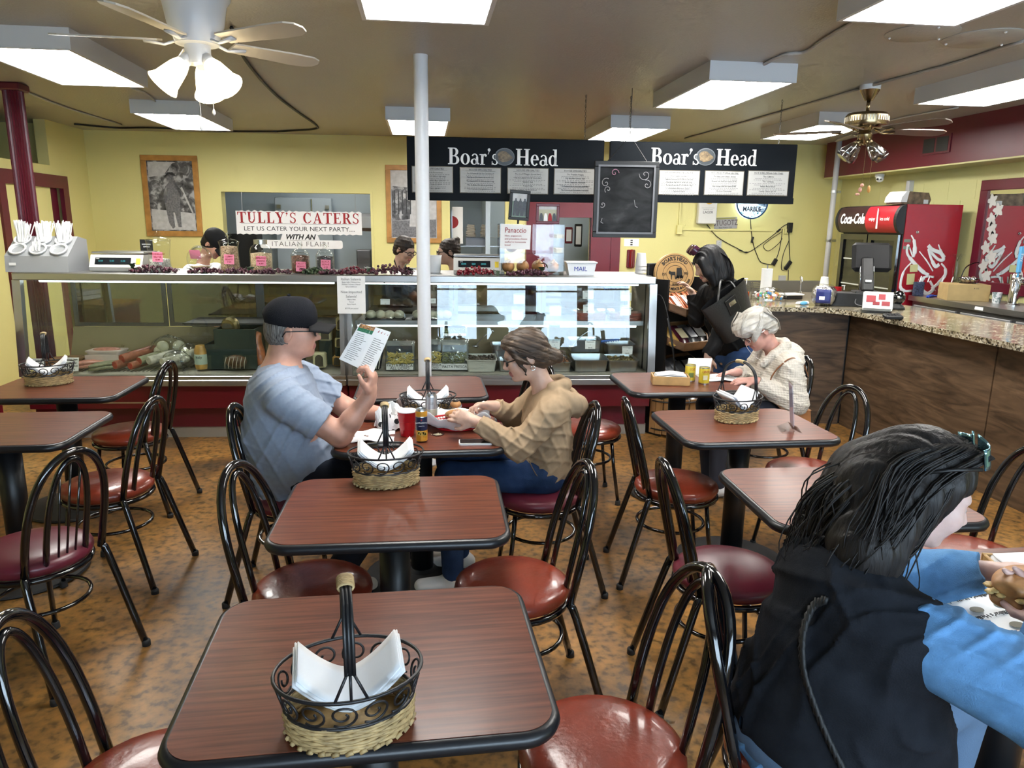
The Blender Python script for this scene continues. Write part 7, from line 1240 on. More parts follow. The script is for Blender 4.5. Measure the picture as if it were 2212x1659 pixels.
for a, e, w in ((hipN, knN, anN), (hipF, knF, anF)): v.chain([a, e, w], [.083, .066, .052], .03)
vmesh('trousers', v.mesh(.01), M('trouser_navy', (.02, .022, .035), .85), t)
for w in (anN, anF): v = Vol(); v.cone(w + NV(.04, 0, -.05), w + NV(-.14, 0, -.06), .04, .033, .03); v.cone(w, w + NV(0, 0, -.03), .04, .04, .03); v.cut(w + NV(0, 0, -.098), (0, 0, -1), .3); vmesh('sneaker', v.mesh(.009), 'sneaker_white', t)
hm = hair_mat('hair_white', (.38, .34, .28), (.6, .57, .52), (.78, .76, .72), 50, (.2, 1, .5)); v = Vol(); v.ell(g(-.015, 0, .055), NV(.118, .1, .105) * s, R, .02); v.ell(g(.06, 0, .09), NV(.075, .085, .055) * s, R, .03); v.ell(g(-.08, 0, -.01), NV(.055, .08, .075) * s, R, .03); v.ell(g(.1, 0, .06), NV(.03, .06, .04) * s, R, .03)
for y in (-1, 1): v.chain([g(.05, y * .075, .06), g(.03, y * .086, .02)], [.025, .012], .015)
v.ell(g(.11, 0, -.035), NV(.06, .07, .08) * s, R, .015, -1)
for y in (-1, 1): v.ell(g(.0, y * .09, -.02), NV(.03, .03, .045) * s, R, .012, -1)
v.ell(g(.02, 0, -.12), NV(.1, .09, .07) * s, R, .02, -1); vmesh('hair', v.mesh(.0045, hfolds(.0018, (-.5, .2, 1), 160)), hm, t)
rr = random.Random(8); strands(t, 'hair_locks', hm, [[g(-.1 + .05 * rr.random(), y * .05, .13), g(-.02, y * (.098 + .006 * rr.random()), .1 - .04 * rr.random()), g(.06, y * .092, .05 - .05 * rr.random()), g(.09, y * .07, .02 - .04 * rr.random())] for y in (-1, 1) for k in range(70)] + [[g(-.05 - .06 * rr.random(), y * .07, .12), g(-.1, y * .085, .06), g(-.125, y * .06, -.0), g(-.11, y * .05, -.07)] for y in [rr.uniform(-1.2, 1.2) for k in range(60)]] + [[g(.02, y_, .165), g(.1, y_ * 1.1, .12), g(.128, y_, .05 + .03 * rr.random())] for y_ in [rr.uniform(-.07, .07) for k in range(20)]], .003)
glasses(t, g, 'chrome', h=.028, lens='acrylic'); b = B(); b.tube(spline([g(-.03, -.09, -.0), g(.07, -.12, -.06), g(.09, -.07, -.16), (2.16, 4.33, .88)], 6), .002, 5); bob(b, 'glasses_cord', 'white_plastic', t)
b = B(); b.tube(spline([(2.15, 4.245, .68), (2.15, 4.235, .8), (2.19, 4.2, .89), (2.255, 4.19, .935), (2.33, 4.2, .9), (2.39, 4.225, .81)], 6), .008, 6, flat=.4); bob(b, 'bag_strap', M('leather_brown', (.2, .075, .025), .45), t)
t = thing('handbag', 'brown leather handbag on the lap of the person in cream', 'handbag', (2.26, 4.16, .53)); b = B(); b.sheet(lambda a, c: (.15 * math.cos(2 * PI * a) * (1 - .15 * c), .05 * math.sin(2 * PI * a), -.06 + .14 * c), 24, 6); b.box((0, 0, -.055), (.26, .07, .02), .01); b.box((0, 0, .08), (.25, .05, .01), .004); b.ob('bag', M('leather_tan', (.34, .14, .05), .45, var=.15, vscale=12), t, 30); b = B(); b.cyl((.0, -.055, .06), (.0, -.06, -.02), .004, n=6); b.ob('zip_pull', 'chrome', t)
# ------------------------------------------------------------------ standing woman in black jacket at the snack rack
t = ptag('person', 'standing person in black jacket and jeans at the snack rack', (2.3, 5.3, 0)); H = NV(2.12, 5.3, 1.445); R = hframe(172, 28, 0); s = 1.0; nk = NV(2.215, 5.31, 1.29); v = Vol(); g = head(v, H, R, s, 1, nk, .05)
TR = limb_R((-1, .25, .15), (-.25, -1, 0), (-.28, 0, 1)); tor = [((2.26, 5.30, 1.13), (.12, .19, .18)), ((2.33, 5.29, .95), (.12, .17, .15)), ((2.37, 5.28, .80), (.14, .185, .13))]
for c, r in tor: v.ell(c, NV(*r) - .012, TR, .05)
shN, elN, wrN = NV(2.2, 5.11, 1.2), NV(2.14, 5.02, .98), NV(2.04, 5.0, .80); shF, elF, wrF = NV(2.2, 5.5, 1.2), NV(2.16, 5.56, 1.0), NV(2.12, 5.6, 1.2)
for a, e, w in ((shN, elN, wrN), (shF, elF, wrF)): v.chain([a, e], [.05, .042], .03); v.chain([e, e * .6 + w * .4, w], [.04, .036, .024], .02)
hand(v, wrN, unit((.05, .0, -1)), unit((.7, .6, 0)), 1, .25, .2, .92, .4); hand(v, wrF, unit((-.6, .1, .8)), (-.6, 0, -.5), 1, .5, .1, .92)
hipN, knN, anN = NV(2.36, 5.19, .78), NV(2.34, 5.17, .45), NV(2.35, 5.16, .09); hipF, knF, anF = NV(2.37, 5.38, .78), NV(2.32, 5.38, .45), NV(2.35, 5.4, .09)
for a, e, w in ((hipN, knN, anN), (hipF, knF, anF)): v.chain([a, e, w], [.08, .055, .036], .03)
vmesh('body', v.mesh(.006), ['skin_fair', 'lips'], t, lipfn(g, R, H, s)); eyes(t, g, R, s)
v = Vol()
for c, r in tor[:2]: v.ell(c, NV(*r) + .008, TR, .05)
v.ell((2.35, 5.285, .86), (.14, .185, .09), TR, .05); v.cone((2.22, 5.15, 1.23), (2.22, 5.46, 1.23), .07, .07, .05); v.cone(nk + NV(.02, 0, -.03), nk + NV(.0, 0, .03), .07, .06, .03)
for a, e, w in ((shN, elN, wrN), (shF, elF, wrF)): v.chain([a, e, e * .08 + w * .92], [.072, .064, .044], .03); v.cut(e * .06 + w * .94, unit(w - e), .08)
vmesh('jacket', v.mesh(.0065, folds(.012, [((.4, 0, 1), 40), ((1, 0, .5), 38), ((0, 1, .7), 44)], 5)), M('jacket_black', (.012, .012, .013), .62, bump=.15, bscale=200), t)
v = Vol(); v.ell((2.365, 5.285, .78), (.15, .19, .14), None, .04)
for a, e, w in ((hipN, knN, anN), (hipF, knF, anF)): v.chain([a, e, w], [.1, .075, .06], .03)
vmesh('jeans', v.mesh(.009, folds(.003, [((1, 0, 0), 60), ((0, 0, 1), 50)], 4)), M('denim_mid', (.035, .075, .19), .85, bump=.2, bscale=300, var=.3, vscale=8), t)
for w in (anN, anF): v = Vol(); v.cone(w + NV(.05, 0, -.05), w + NV(-.14, 0, -.06), .04, .033, .03); v.cone(w, w + NV(0, 0, -.03), .04, .04, .03); v.cut(w + NV(0, 0, -.089), (0, 0, -1), .3); vmesh('shoe', v.mesh(.01), 'rubber', t)
hm = hair_mat('hair_black', (.004, .004, .005), (.012, .011, .012), (.03, .028, .03), 50); v = Vol(); v.ell(g(-.02, 0, .04), NV(.112, .096, .1) * s, R, .02); v.ell(g(-.055, 0, -.05), NV(.09, .11, .12) * s, R, .04); v.ell(g(-.03, .0, -.12), NV(.085, .125, .07) * s, R, .04)
for y in (-1, 1): v.chain([g(.05, y * .075, .05), g(.045, y * .09, -.04), g(.035, y * .1, -.14)], [.035, .035, .02], .03)
v.ell(g(.11, 0, -.04), NV(.07, .068, .1) * s, R, .015, -1); vmesh('hair', v.mesh(.0055, hfolds(.0022, (1, .6, .1), 140)), hm, t)
rr = random.Random(2); strands(t, 'hair_tips', hm, [[g(-.08, y * .06, .08), g(-.13, y * .1, -.02), g(-.12 + .03 * rr.random(), y * (.115 + .02 * rr.random()), -.12), g(-.08 + .05 * rr.random(), y * .12, -.2 - .03 * rr.random())] for y in [rr.uniform(-1, 1) for k in range(60)]], .003)
b = B()
for y in (-1, 1): b.lathe([(.034, -.005), (.038, .0), (.038, .035), (.034, .04)], g(.055, y * .045, .135), 18, R @ NV(.5, 0, 1))
b.tube([g(.06, -.02, .15), g(.06, .02, .15)], .005, 6); bob(b, 'sunglasses', M('shades_plum', (.05, .012, .03), .2), t, 30)
t = thing('tote_bag', 'large black leather tote on the shoulder of the standing person', 'handbag', (2.2, 4.98, 1.08)); Rb = Matrix.Rotation(.3, 3, 'Z') @ Matrix.Rotation(-.55, 3, 'Y'); b = B()
def tote(a, c): return Rb @ Vector((.2 * math.cos(2 * PI * a) * (.75 + .3 * c), .075 * math.sin(2 * PI * a) * (1.1 - .5 * c), -.12 + .33 * c))
b.sheet(tote, 32, 8); b.add([tote(k / 32, 0) for k in range(32)], [tuple(range(32))]); b.ob('bag', M('leather_black', (.012, .012, .013), .32, bump=.25, bscale=130), t, 40)
b = B(); b.box(Rb @ Vector((-.0, -.06, .12)), (.1, .01, .12), .003, Rb); b.ob('flap', 'leather_black', t); b = B(); b.box(Rb @ Vector((-.0, -.068, .14)), (.06, .006, .035), .003, Rb); b.ob('buckle', 'chrome', t)
for dx in (-.09, .09): b = B(); b.tube(spline([Rb @ Vector((dx, -.04, .2)), Vector((-.06 + dx * .4, .04, .26)), Vector((-.01, .17, .235)), Vector((.03, .24, .16)), Rb @ Vector((dx, .06, .16))], 6), .009, 6, flat=.5); b.ob('strap', 'leather_black', t, 1)
# ------------------------------------------------------------------ long haired woman in the foreground, facing right and away
t = ptag('person', 'seated person in black vest and denim shirt eating a sandwich', (.95, 1.5, 0)); H = NV(1.10, 1.43, 1.145); R = hframe(-20, 20, 0); s = 1.0; nk = NV(1.0, 1.42, .985); v = Vol(); g = head(v, H, R, s, 1, nk, .052, .008)
TR = limb_R((1, -.05, .2), (.05, 1, 0), (.3, .05, 1)); tor = [((.985, 1.42, .84), (.14, .21, .16)), ((.975, 1.425, .68), (.165, .22, .16)), ((.955, 1.44, .57), (.18, .225, .13))]
for c, r in tor: v.ell(c, NV(*r) - .014, TR, .05)
shN, elN, wrN = NV(1.035, 1.235, .885), NV(1.19, 1.065, .83), NV(1.37, 1.31, .875); shF, elF, wrF = NV(.99, 1.61, .885), NV(1.26, 1.68, .79), NV(1.42, 1.55, .87)
for a, e, w in ((shN, elN, wrN), (shF, elF, wrF)): v.chain([a, e], [.05, .043], .03); v.chain([e, e * .6 + w * .4, w], [.042, .038, .025], .02)
hand(v, wrN, unit((.3, 1, .25)), unit((-.6, .3, .6)), -1, .7, .08, .95, .6); hand(v, wrF, unit((.5, -.8, .2)), unit((-.6, -.3, .6)), 1, .7, .08, .95, .6)
hipN, knN, anN = NV(.95, 1.36, .565), NV(1.36, 1.52, .565), NV(1.3, 1.5, .1); hipF, knF, anF = NV(.92, 1.58, .565), NV(1.33, 1.72, .565), NV(1.3, 1.7, .1)
for a, e, w in ((hipN, knN, anN), (hipF, knF, anF)): v.chain([a, e, w], [.08, .056, .04], .03)
vmesh('body', v.mesh(.0055), ['skin_pale', 'lips'], t, lipfn(g, R, H, s)); eyes(t, g, R, s)
v = Vol()
for c, r in tor: v.ell(c, NV(*r) - .002, TR, .05)
for a, e, w in ((shN, elN, wrN), (shF, elF, wrF)): v.chain([a, e, e * .1 + w * .9], [.088, .09, .05], .03); v.cut(e * .08 + w * .92, unit(w - e), .1)
v.ell((.9, 1.45, .47), (.16, .2, .09), TR, .04); vmesh('denim_shirt', v.mesh(.0058, folds(.011, [((1, .3, .5), 48), ((0, .4, 1), 40), ((.7, -.5, -.5), 55)], 12)), M('chambray', (.13, .3, .56), .85, bump=.25, bscale=420, var=.14, vscale=30), t)
v = Vol()
for c, r in tor: v.ell(c, NV(*r) + .014, TR, .05)
v.cone((1.0, 1.3, .885), (.98, 1.55, .885), .065, .065, .05); v.ell((.91, 1.44, .52), (.17, .225, .08), TR, .05); v.ell((1.06, 1.33, .6), (.1, .12, .17), TR, .06); v.cone(shN + NV(-.04, .05, -.02), shN + NV(-.02, .02, -.0), .09, .085, .04); v.cone(shF + NV(-.03, -.05, -.01), shF + NV(0, -.03, -.01), .09, .085, .04)
v.cut(shN + NV(.03, -.035, -.01), unit((.55, -1, .1)), .26); v.cut(shF + NV(.02, .03, 0), unit(elF - shF + NV(0, .2, 0)), .13); v.ell(nk + NV(.03, 0, .03), (.062, .062, .07), None, .02, -1); v.cut((.92, 1.44, .46), (.25, 0, -1), .4)
VV = v.mesh(.0058, folds(.010, [((.3, .4, 1), 34), ((1, -.5, .5), 30), ((0, 1, .3), 40)], 21)); vmesh('vest', VV, M('vest_black', (.014, .016, .021), .92, bump=.18, bscale=260, var=.25, vscale=14), t)
P_ = []
for z, a in [(.965, 222), (.92, 214), (.87, 212), (.81, 216), (.75, 224), (.69, 233), (.63, 243), (.57, 253), (.52, 262)]:
    a = math.radians(a); dv = NV(math.cos(a), math.sin(a), 0); q = VV[0][np.abs(VV[0][:, 2] - z) < .012]; P_.append(Vector(q[np.argmax((q - NV(.96, 1.43, z)) @ dv - 1.5 * np.abs((q - NV(.96, 1.43, z)) @ NV(-dv[1], dv[0], 0)))] + dv * .004))
b = B(); P_ = spline(P_, 6)
for ph in (0, 2.1, 4.2): b.tube([Vector(p) + Vector((0, math.cos(k * 1.25 + ph) * .0065, math.sin(k * 1.25 + ph) * .0065)) for k, p in enumerate(P_)], .0052, 6)
bob(b, 'braided_strap', M('braid_black', (.012, .013, .014), .6), t)
v = Vol(); v.ell((.9, 1.44, .555), (.18, .22, .1), None, .04)
for a, e, w in ((hipN, knN, anN), (hipF, knF, anF)): v.chain([a, e, w], [.1, .078, .06], .03)
vmesh('jeans', v.mesh(.01), M('denim_faded', (.12, .19, .3), .85, bump=.2, bscale=300), t)
for w in (anN, anF): v = Vol(); v.cone(w + NV(-.04, 0, -.05), w + NV(.14, 0, -.06), .042, .034, .03); v.cone(w, w + NV(0, 0, -.03), .042, .042, .03); v.cut(w + NV(0, 0, -.098), (0, 0, -1), .3); vmesh('shoe', v.mesh(.01), 'rubber', t)
hm = hair_mat('hair_dark', (.006, .005, .005), (.016, .013, .012), (.036, .031, .029), 50); v = Vol(); v.ell(g(-.02, 0, .045), NV(.113, .098, .1) * s, R, .02); v.ell(g(-.075, 0, -.02), NV(.085, .105, .11) * s, R, .04); v.chain([g(-.1, -.03, -.03), (.945, 1.37, 1.03), (.915, 1.34, .975)], [.08, .07, .02], .05); v.chain([g(-.1, .05, -.03), (.935, 1.5, 1.02), (.905, 1.52, .97)], [.08, .07, .02], .05); v.chain([g(-.03, -.08, -.0), g(-.05, -.09, -.08), g(-.05, -.1, -.15)], [.045, .05, .02], .04); v.chain([g(.02, -.075, .05), g(.0, -.085, -.04), g(-.01, -.09, -.12)], [.022, .022, .008], .025)
v.ell(g(.13, 0, -.045), NV(.1, .14, .125) * s, R, .012, -1); HV = v.mesh(.0052, hfolds(.0028, (.8, .6, -.1), 130)); vmesh('hair', HV, hm, t)
rr = random.Random(11); paths = []
for k in range(900):
    y = rr.uniform(-1, 1); a = rr.uniform(-.3, 1); p0 = NV(.05 - .09 * a, y * .06, .14 - .02 * a * a); lay = rr.uniform(0, .02); p1 = NV(-.03 - .09 * a, y * (.1 + lay), .05); tip = NV(-.10 - .11 * a * (1 - abs(y)), y * .14 - .02, -.16 - rr.uniform(0, .12)); mid = (p1 + tip) / 2 + NV(-.05 * (1 - abs(y)), y * .03, 0) + NV(rr.gauss(0, .012), rr.gauss(0, .012), 0); p2 = tip * .75 + mid * .25 + NV(rr.gauss(0, .02), rr.gauss(0, .02), 0)
    paths.append([g(*p0), g(*p1), g(*mid), g(*p2), g(*(tip + NV(rr.gauss(0, .014), rr.gauss(0, .014), 0)))])
for k in range(50): x = rr.uniform(-.05, .02); paths.append([g(x, -.07, .1), g(x - .005, -.103, .02), g(x - .015 + rr.gauss(0, .006), -.115, -.08), g(x - .01 + rr.gauss(0, .015), -.12, -.17), g(x + rr.gauss(0, .015), -.12, -.24)])
for k in range(420):
    x = rr.uniform(-.13, .015); dp = rr.uniform(-.03, .03); wv_ = rr.uniform(0, 6); yy = -.104 - .012 * rr.random() + max(0, -.06 - x) * .6
    paths.append([g(x * .5 + .01, -.055, .115), g(x, yy + .006, .03)] + [g(x - .012 * j + .012 * math.sin(wv_ + 1.9 * j), yy - .004 * j + .01 * math.cos(wv_ + 1.7 * j), -.03 - (.05 + dp * .3) * j) for j in range(1, 5)])
strands(t, 'hair_strands', hm, paths, .003)
b = B()
for y in (-1, 1): b.sheet(lambda a, c: g(.062 + .018 * math.sin(PI * a) - .022 * c, y * (.012 + .062 * a), .128 + .04 * c - .02 * a), 8, 5, .003)
bob(b, 'sunglasses', M('shades_mirror', (.25, .5, .6), .06, .9), t); b = B(); b.tube([g(.055, -.08, .11), g(.0, -.098, .09), g(-.05, -.1, .06)], .004, 6); bob(b, 'sunglasses_temple', 'matte_black', t); b = B(); b.tube([g(.075, -.012, .14), g(.078, 0, .145), g(.075, .012, .14)], .005, 6); bob(b, 'sunglasses_bridge', 'matte_black', t)
# ------------------------------------------------------------------ three employees behind the case
def employee(label, H, yaw, pit, sm, top, hm_, s=1.0, cap=False, bun=None, lean=.05, specs=False, fem=1):
    H = NV(*H); R = hframe(yaw, pit, 0); f = R[:, 0]; f = unit(NV(f[0], f[1], 0)); l = NV(-f[1], f[0], 0); base = H - f * lean; t = ptag('person', label, (base[0], base[1], 0)); nk = base + NV(0, 0, -.17) - f * .02; v = Vol(); g = head(v, H, R, s, fem, nk, .05); TR = limb_R(f, l, (0, 0, 1)); cz = H[2] - .36
    v.ell(NV(base[0], base[1], cz) - f * .02, (.1, .16, .17), TR, .05); v.ell(NV(base[0], base[1], cz - .25) - f * .02, (.1, .14, .17), TR, .05); v.ell(NV(base[0], base[1], cz - .42) - f * .02, (.11, .15, .12), TR, .05); sh = []
    for sd in (-1, 1):
        a = NV(base[0], base[1], cz + .11) + l * sd * .17 - f * .02; e = a + NV(0, 0, -.25) + f * .04 + l * sd * .03; w = e + f * .22 + NV(0, 0, .0); v.chain([a, e, w], [.045, .038, .025], .03); hand(v, w, f, (0, 0, -1), sd, .4, .1, .9); sh.append((a, e, w)); hp = NV(base[0], base[1], cz - .45) + l * sd * .09; v.chain([hp, NV(hp[0], hp[1], .45), NV(hp[0], hp[1], .09)], [.08, .055, .04], .03); v.cone((hp[0], hp[1], .05), NV(hp[0], hp[1], .045) + f * .13, .042, .035, .03)
    vmesh('body', v.mesh(.0085), [sm, 'lips'], t, lipfn(g, R, H, s)); v = Vol(); v.ell(NV(base[0], base[1], cz) - f * .02, (.115, .175, .18), TR, .05); v.ell(NV(base[0], base[1], cz - .25) - f * .02, (.12, .16, .2), TR, .05); v.cone(sh[0][0] + NV(0, 0, .0), sh[1][0], .065, .065, .04)
    for a, e, w in sh: v.chain([a, a * .4 + e * .6], [.066, .062], .03)
    v.ell(nk + f * .02 + NV(0, 0, .05), (.06, .06, .06), None, .02, -1); vmesh('shirt', v.mesh(.009, folds(.004, [((.3, 0, 1), 40), ((1, .5, .4), 36)], 6)), top, t); v = Vol()
    for sd in (-1, 1): hp = NV(base[0], base[1], cz - .42) + l * sd * .085; v.chain([hp, NV(hp[0], hp[1], .45), NV(hp[0], hp[1], .12)], [.1, .075, .06], .04)
    vmesh('trousers', v.mesh(.014), 'denim_black', t); v = Vol(); v.ell(g(-.02, 0, .035), NV(.106, .088, .098) * s, R, .02); v.ell(g(-.06, 0, -.03), NV(.055, .075, .06) * s, R, .03); v.ell(g(.105, 0, -.035), NV(.072, .075, .085) * s, R, .015, -1); v.ell(g(.03, 0, -.11), NV(.08, .08, .06) * s, R, .02, -1)
    if bun: v.ell(g(*bun), .04 * s, R, .01); v.ell(g(bun[0] - .015, bun[1], bun[2] + .02), .026 * s, R, .01)
    for y in (-1, 1): v.ell(g(-.0, y * .088, -.01), NV(.026, .02, .036) * s, R, .01, -1)
    vmesh('hair', v.mesh(.006, hfolds(.0015, (.2, 0, 1), 200)), hm_, t)
    if cap: v = Vol(); v.ell(g(-.01, 0, .055), NV(.118, .095, .1) * s, R, .01); v.cut(g(0, 0, .025), R @ NV(-.1, 0, -1), .3); vmesh('cap', v.mesh(.006), 'cap_brim', t); b = B(); b.sheet(lambda a, c: g(.085 + .1 * c * (1 - .3 * (2 * a - 1) ** 2), (2 * a - 1) * .08, .04 - .015 * c - .03 * (2 * a - 1) ** 2), 10, 5, .005); bob(b, 'cap_brim', 'cap_brim', t); b = B(); b.tube([g(.112, -.03 + .02 * math.cos(a), .1 + .018 * math.sin(a)) for a in [.6 + k * .45 for k in range(11)]], .004, 5); bob(b, 'cap_letter', 'paper', t)
    if specs: glasses(t, g, 'matte_black')
    return t, g
hb = hair_mat('hair_brown', (.014, .009, .007), (.035, .022, .016), (.06, .04, .028), 60)
p = atY(462, 528, 7.2); employee('person in black cap and white shirt behind the bean jars', (p.x, 7.2, p.z), -25, 40, 'skin_ruddy', 'cloth_white', hair_mat('hair_black2', (.004, .004, .004), (.012, .011, .011)), cap=True, fem=0, lean=.12); p = atY(874, 540, 7.2); tt, g = employee('person in grey shirt and glasses behind the case beside the pole', (p.x, 7.2, p.z), -40, 22, 'skin_fair', M('shirt_grey', (.2, .2, .21), .9), hb, bun=(-.09, 0, .03), specs=True)
b = B(); b.tube([g(-.08, 0, -.12)] + [g(-.04 + .0, .055 * sgn, -.13) for sgn in (1,)] + [g(.03, .05, -.19)], .006, 6); b.tube([g(-.08, 0, -.12), g(-.04, -.055, -.13), g(.03, -.05, -.19)], .006, 6); bob(b, 'apron_strap', 'matte_black', tt)
p = atY(968, 545, 7.15); employee('person in black shirt and glasses behind the teal scale', (p.x, 7.15, p.z), 190, 5, 'skin_fair', M('shirt_black', (.012, .012, .014), .8), hb, bun=(-.085, 0, .095), specs=True)

for k_ in ('tee_grey', 'hoodie_tan', 'jacket_black', 'vest_black', 'chambray', 'quilted_cream', 'denim_black', 'denim_blue', 'denim_mid', 'denim_faded', 'cap_mesh', 'cap_brim', 'shirt_grey', 'shirt_black', 'cloth_white'): MATS[k_].node_tree.nodes['Principled BSDF'].inputs['Specular IOR Level'].default_value = .12
# ================================================================== THINGS ON THE TABLES
TZ = .7505
M('wicker', (.42, .3, .14), .6, var=.35, vscale=40); M('wire_black', (.012, .012, .014), .4); M('napkin', (.8, .81, .83), .8)
def make_basket():
    t = thing('napkin_basket', 'x', 'basket', group='wicker and wire napkin baskets'); a_, b_, h = .118, .092, .058; b = B()
    for k in range(9):
        z = .005 + k * .0062; fl = 1 + .05 * k / 8; b.tube([(a_ * fl * math.cos(q) * (1 + .022 * math.sin(15 * q + (PI if k % 2 else 0))), b_ * fl * math.sin(q) * (1 + .022 * math.sin(15 * q + (PI if k % 2 else 0))), z + .0015 * math.sin(7 * q + k)) for q in [2 * PI * j / 60 for j in range(60)]], .0042, 5, closed=True)
    b.prism([(a_ * .97 * math.cos(2 * PI * j / 30), b_ * .97 * math.sin(2 * PI * j / 30)) for j in range(30)], .001, .006)
    for k in range(30): q = 2 * PI * k / 30; b.tube([(a_ * 1.03 * math.cos(q), b_ * 1.03 * math.sin(q), .002), (a_ * 1.06 * math.cos(q + .1), b_ * 1.06 * math.sin(q + .1), .008)], .005, 5)
    b.ob('wicker_bowl', 'wicker', t, 1); b = B()
    for z, f in ((h, 1.05), (.122, 1.2)): b.tube([(a_ * f * math.cos(q), b_ * f * math.sin(q), z) for q in [2 * PI * j / 40 for j in range(40)]], .0038, 6, closed=True)
    b.ob('wire_rim', 'wire_black', t, 1)
    for k in range(14):
        q0 = 2 * PI * k / 14 + .1; b = B(); P_ = []
        for j in range(26):
            u = j / 25; r = .027 * (1 - .75 * u); th = -PI / 2 - PI * .2 + u * 2 * PI * 1.45; q = q0 + r * math.cos(th) / .115; z = .09 + r * math.sin(th); f = 1.05 + .15 * (z - h) / .064; P_.append((a_ * f * math.cos(q), b_ * f * math.sin(q), z))
        b.tube(P_, .0026, 4); b.ob('wire_scroll', 'wire_black', t, 1)
    for s in (-1, 1):
        b = B()
        for dx in (-.03, 0, .03): b.tube([(dx, s * b_ * 1.2 * math.sqrt(max(0, 1 - (dx / (a_ * 1.2)) ** 2)), .122), (dx * .15, s * b_ * 1.12, .178)], .003, 5)
        b.ob('handle_strut', 'wire_black', t, 1)
    b = B()
    for dx in (-.007, 0, .007): b.tube([(dx, -b_ * 1.12, .172)] + [(dx, -b_ * 1.12 * math.cos(PI * j / 20) ** (1 if j <= 10 else 1) if False else -b_ * 1.1 * math.cos(PI * j / 20), .178 + .125 * math.sin(PI * j / 20) ** .7) for j in range(1, 20)] + [(dx, b_ * 1.12, .172)], .0042, 6)
    b.ob('handle', 'wire_black', t, 1); b = B()
    for j in range(9): y = -.02 + j * .005; b.tube([(.0145 * math.cos(q), y + .002 * math.sin(q), .303 - 4 * y * y + .007 * math.sin(q)) for q in [2 * PI * i / 10 for i in range(10)]], .003, 5, closed=True)
    b.ob('raffia_wrap', 'wicker', t, 1)
    for k in range(4):
        b = B(); b.sheet(lambda u, v: ((u - .5) * (.205 - .006 * k), (v - .5) * .105 + .01 * math.sin(k * 2), .062 + .004 * k + .07 * abs(2 * u - 1) ** 1.6 + .018 * v), 14, 5, .003); b.ob('napkin', 'napkin', t, 1)
    return t
b0 = make_basket()
for k, (px, py, rz, lab) in enumerate([(758, 1560, 8, 'napkin basket nearest the viewer on the front table'), (835, 1040, 4, 'napkin basket on the table before the couple'), (925, 903, 0, 'napkin basket behind the cans on the couple\'s table'), (1590, 905, 30, 'napkin basket beside the clear sign holder'), (107, 828, 20, 'napkin basket on the back left table by the case')]):
    p = atZ(px, py, TZ); q = b0 if k == 0 else copy_tree(b0); q.location = (p.x, p.y, TZ); q.rotation_euler.z = math.radians(rz); q['label'] = lab
def on_t(name, label, cat, px, py, rz=0, z=TZ, group=None): p = atZ(px, py, z); return thing(name, label, cat, (p.x, p.y, z), math.radians(rz), group)
# menu in the man's hand
t = thing('paper_menu', 'folded paper menu with green and red headings in the hand of the person in grey', 'menu', (-.262, 3.185, 1.19)); A, Bc, Cc, Dd = [Vector(q) for q in ((-.275, 3.2, 1.295), (-.369, 3.2, 1.139), (-.228, 3.165, 1.07), (-.143, 3.19, 1.257))]
def mpt(u, v, o=0): p = A * (1 - u) * (1 - v) + Dd * u * (1 - v) + Bc * (1 - u) * v + Cc * u * v; return p - t.location + Vector((0, -.012 * abs(2 * u - 1.1) - o, 0))
b = B(); b.sheet(lambda u, v: mpt(u, v), 10, 6, .0015); b.ob('sheet', 'paper', t)
for (u0, u1, v0, v1, m) in [(.03, .5, .0, .1, 'food_print'), (.03, .52, .1, .19, 'ink_green'), (.6, .97, .02, .1, 'ink_red'), (.85, .98, .0, .08, 'food_print'), (.72, .86, .9, .96, 'food_print')]: b = B(); M('food_print', (.4, .18, .05), .5, var=.9, vscale=90); b.sheet(lambda u, v: mpt(u0 + (u1 - u0) * u, v0 + (v1 - v0) * v, .0015), 4, 2); b.ob('printed_block', m, t)
b = B(); rr = random.Random(4)
for c in (0, 1):
    for k in range(15):
        v0 = .24 + k * .047; u0 = .06 + .5 * c + rr.uniform(0, .05); u1 = u0 + rr.uniform(.22, .36); b.sheet(lambda u, v: mpt(min(.97, u0 + (u1 - u0) * u), v0 + .012 * v, .0016), 3, 1)
b.ob('printed_lines', 'ink_grey', t)['kind'] = 'stuff'
# drinks on the couple's table
t = on_t('plastic_cup', 'red plastic party cup beside the orange can', 'cup', 880, 940); b = B(); b.lathe([(0, 0), (.031, 0), (.033, .03), (.035, .032), (.038, .07), (.04, .072), (.0445, .115), (.047, .119), (.043, .118), (.03, .004), (0, .004)], n=28); b.ob('cup', 'cup_red', t, 30); b = B(); b.lathe([(.0435, .114), (.0475, .1165), (.0465, .121), (.043, .12)], n=28); b.ob('rim', 'white_plastic', t, 1)
def can(px, py, lab, r, h, bands, words=()):
    t = on_t('drink_can', lab, 'can', px, py); b = B(); b.lathe([(0, .003), (r * .7, 0), (r, .008), (r, h - .012), (r * .85, h - .002), (r * .82, h), (r * .78, h - .006), (0, h - .006)], n=24); b.ob('can', 'steel', t, 40)
    for z0, z1, m in bands: b = B(); b.lathe([(r * 1.003, z0 * h), (r * 1.006, z0 * h + .001), (r * 1.006, z1 * h - .001), (r * 1.003, z1 * h)], n=24); b.ob('printed_band', m, t, 1)
    for s, z, sz, m in words: text(s, sz, m, t, (0, -r * 1.02, z * h), sx=.8)
    b = B(); b.box((0, -r * .3, h - .004), (r * .5, r * .7, .002)); b.ob('pull_tab', 'chrome', t); return t
M('can_orange', (.65, .3, .03), .35, .2); M('can_navy', (.01, .015, .05), .3); M('can_label', (.45, .47, .38), .35, .3, var=.3, vscale=30)
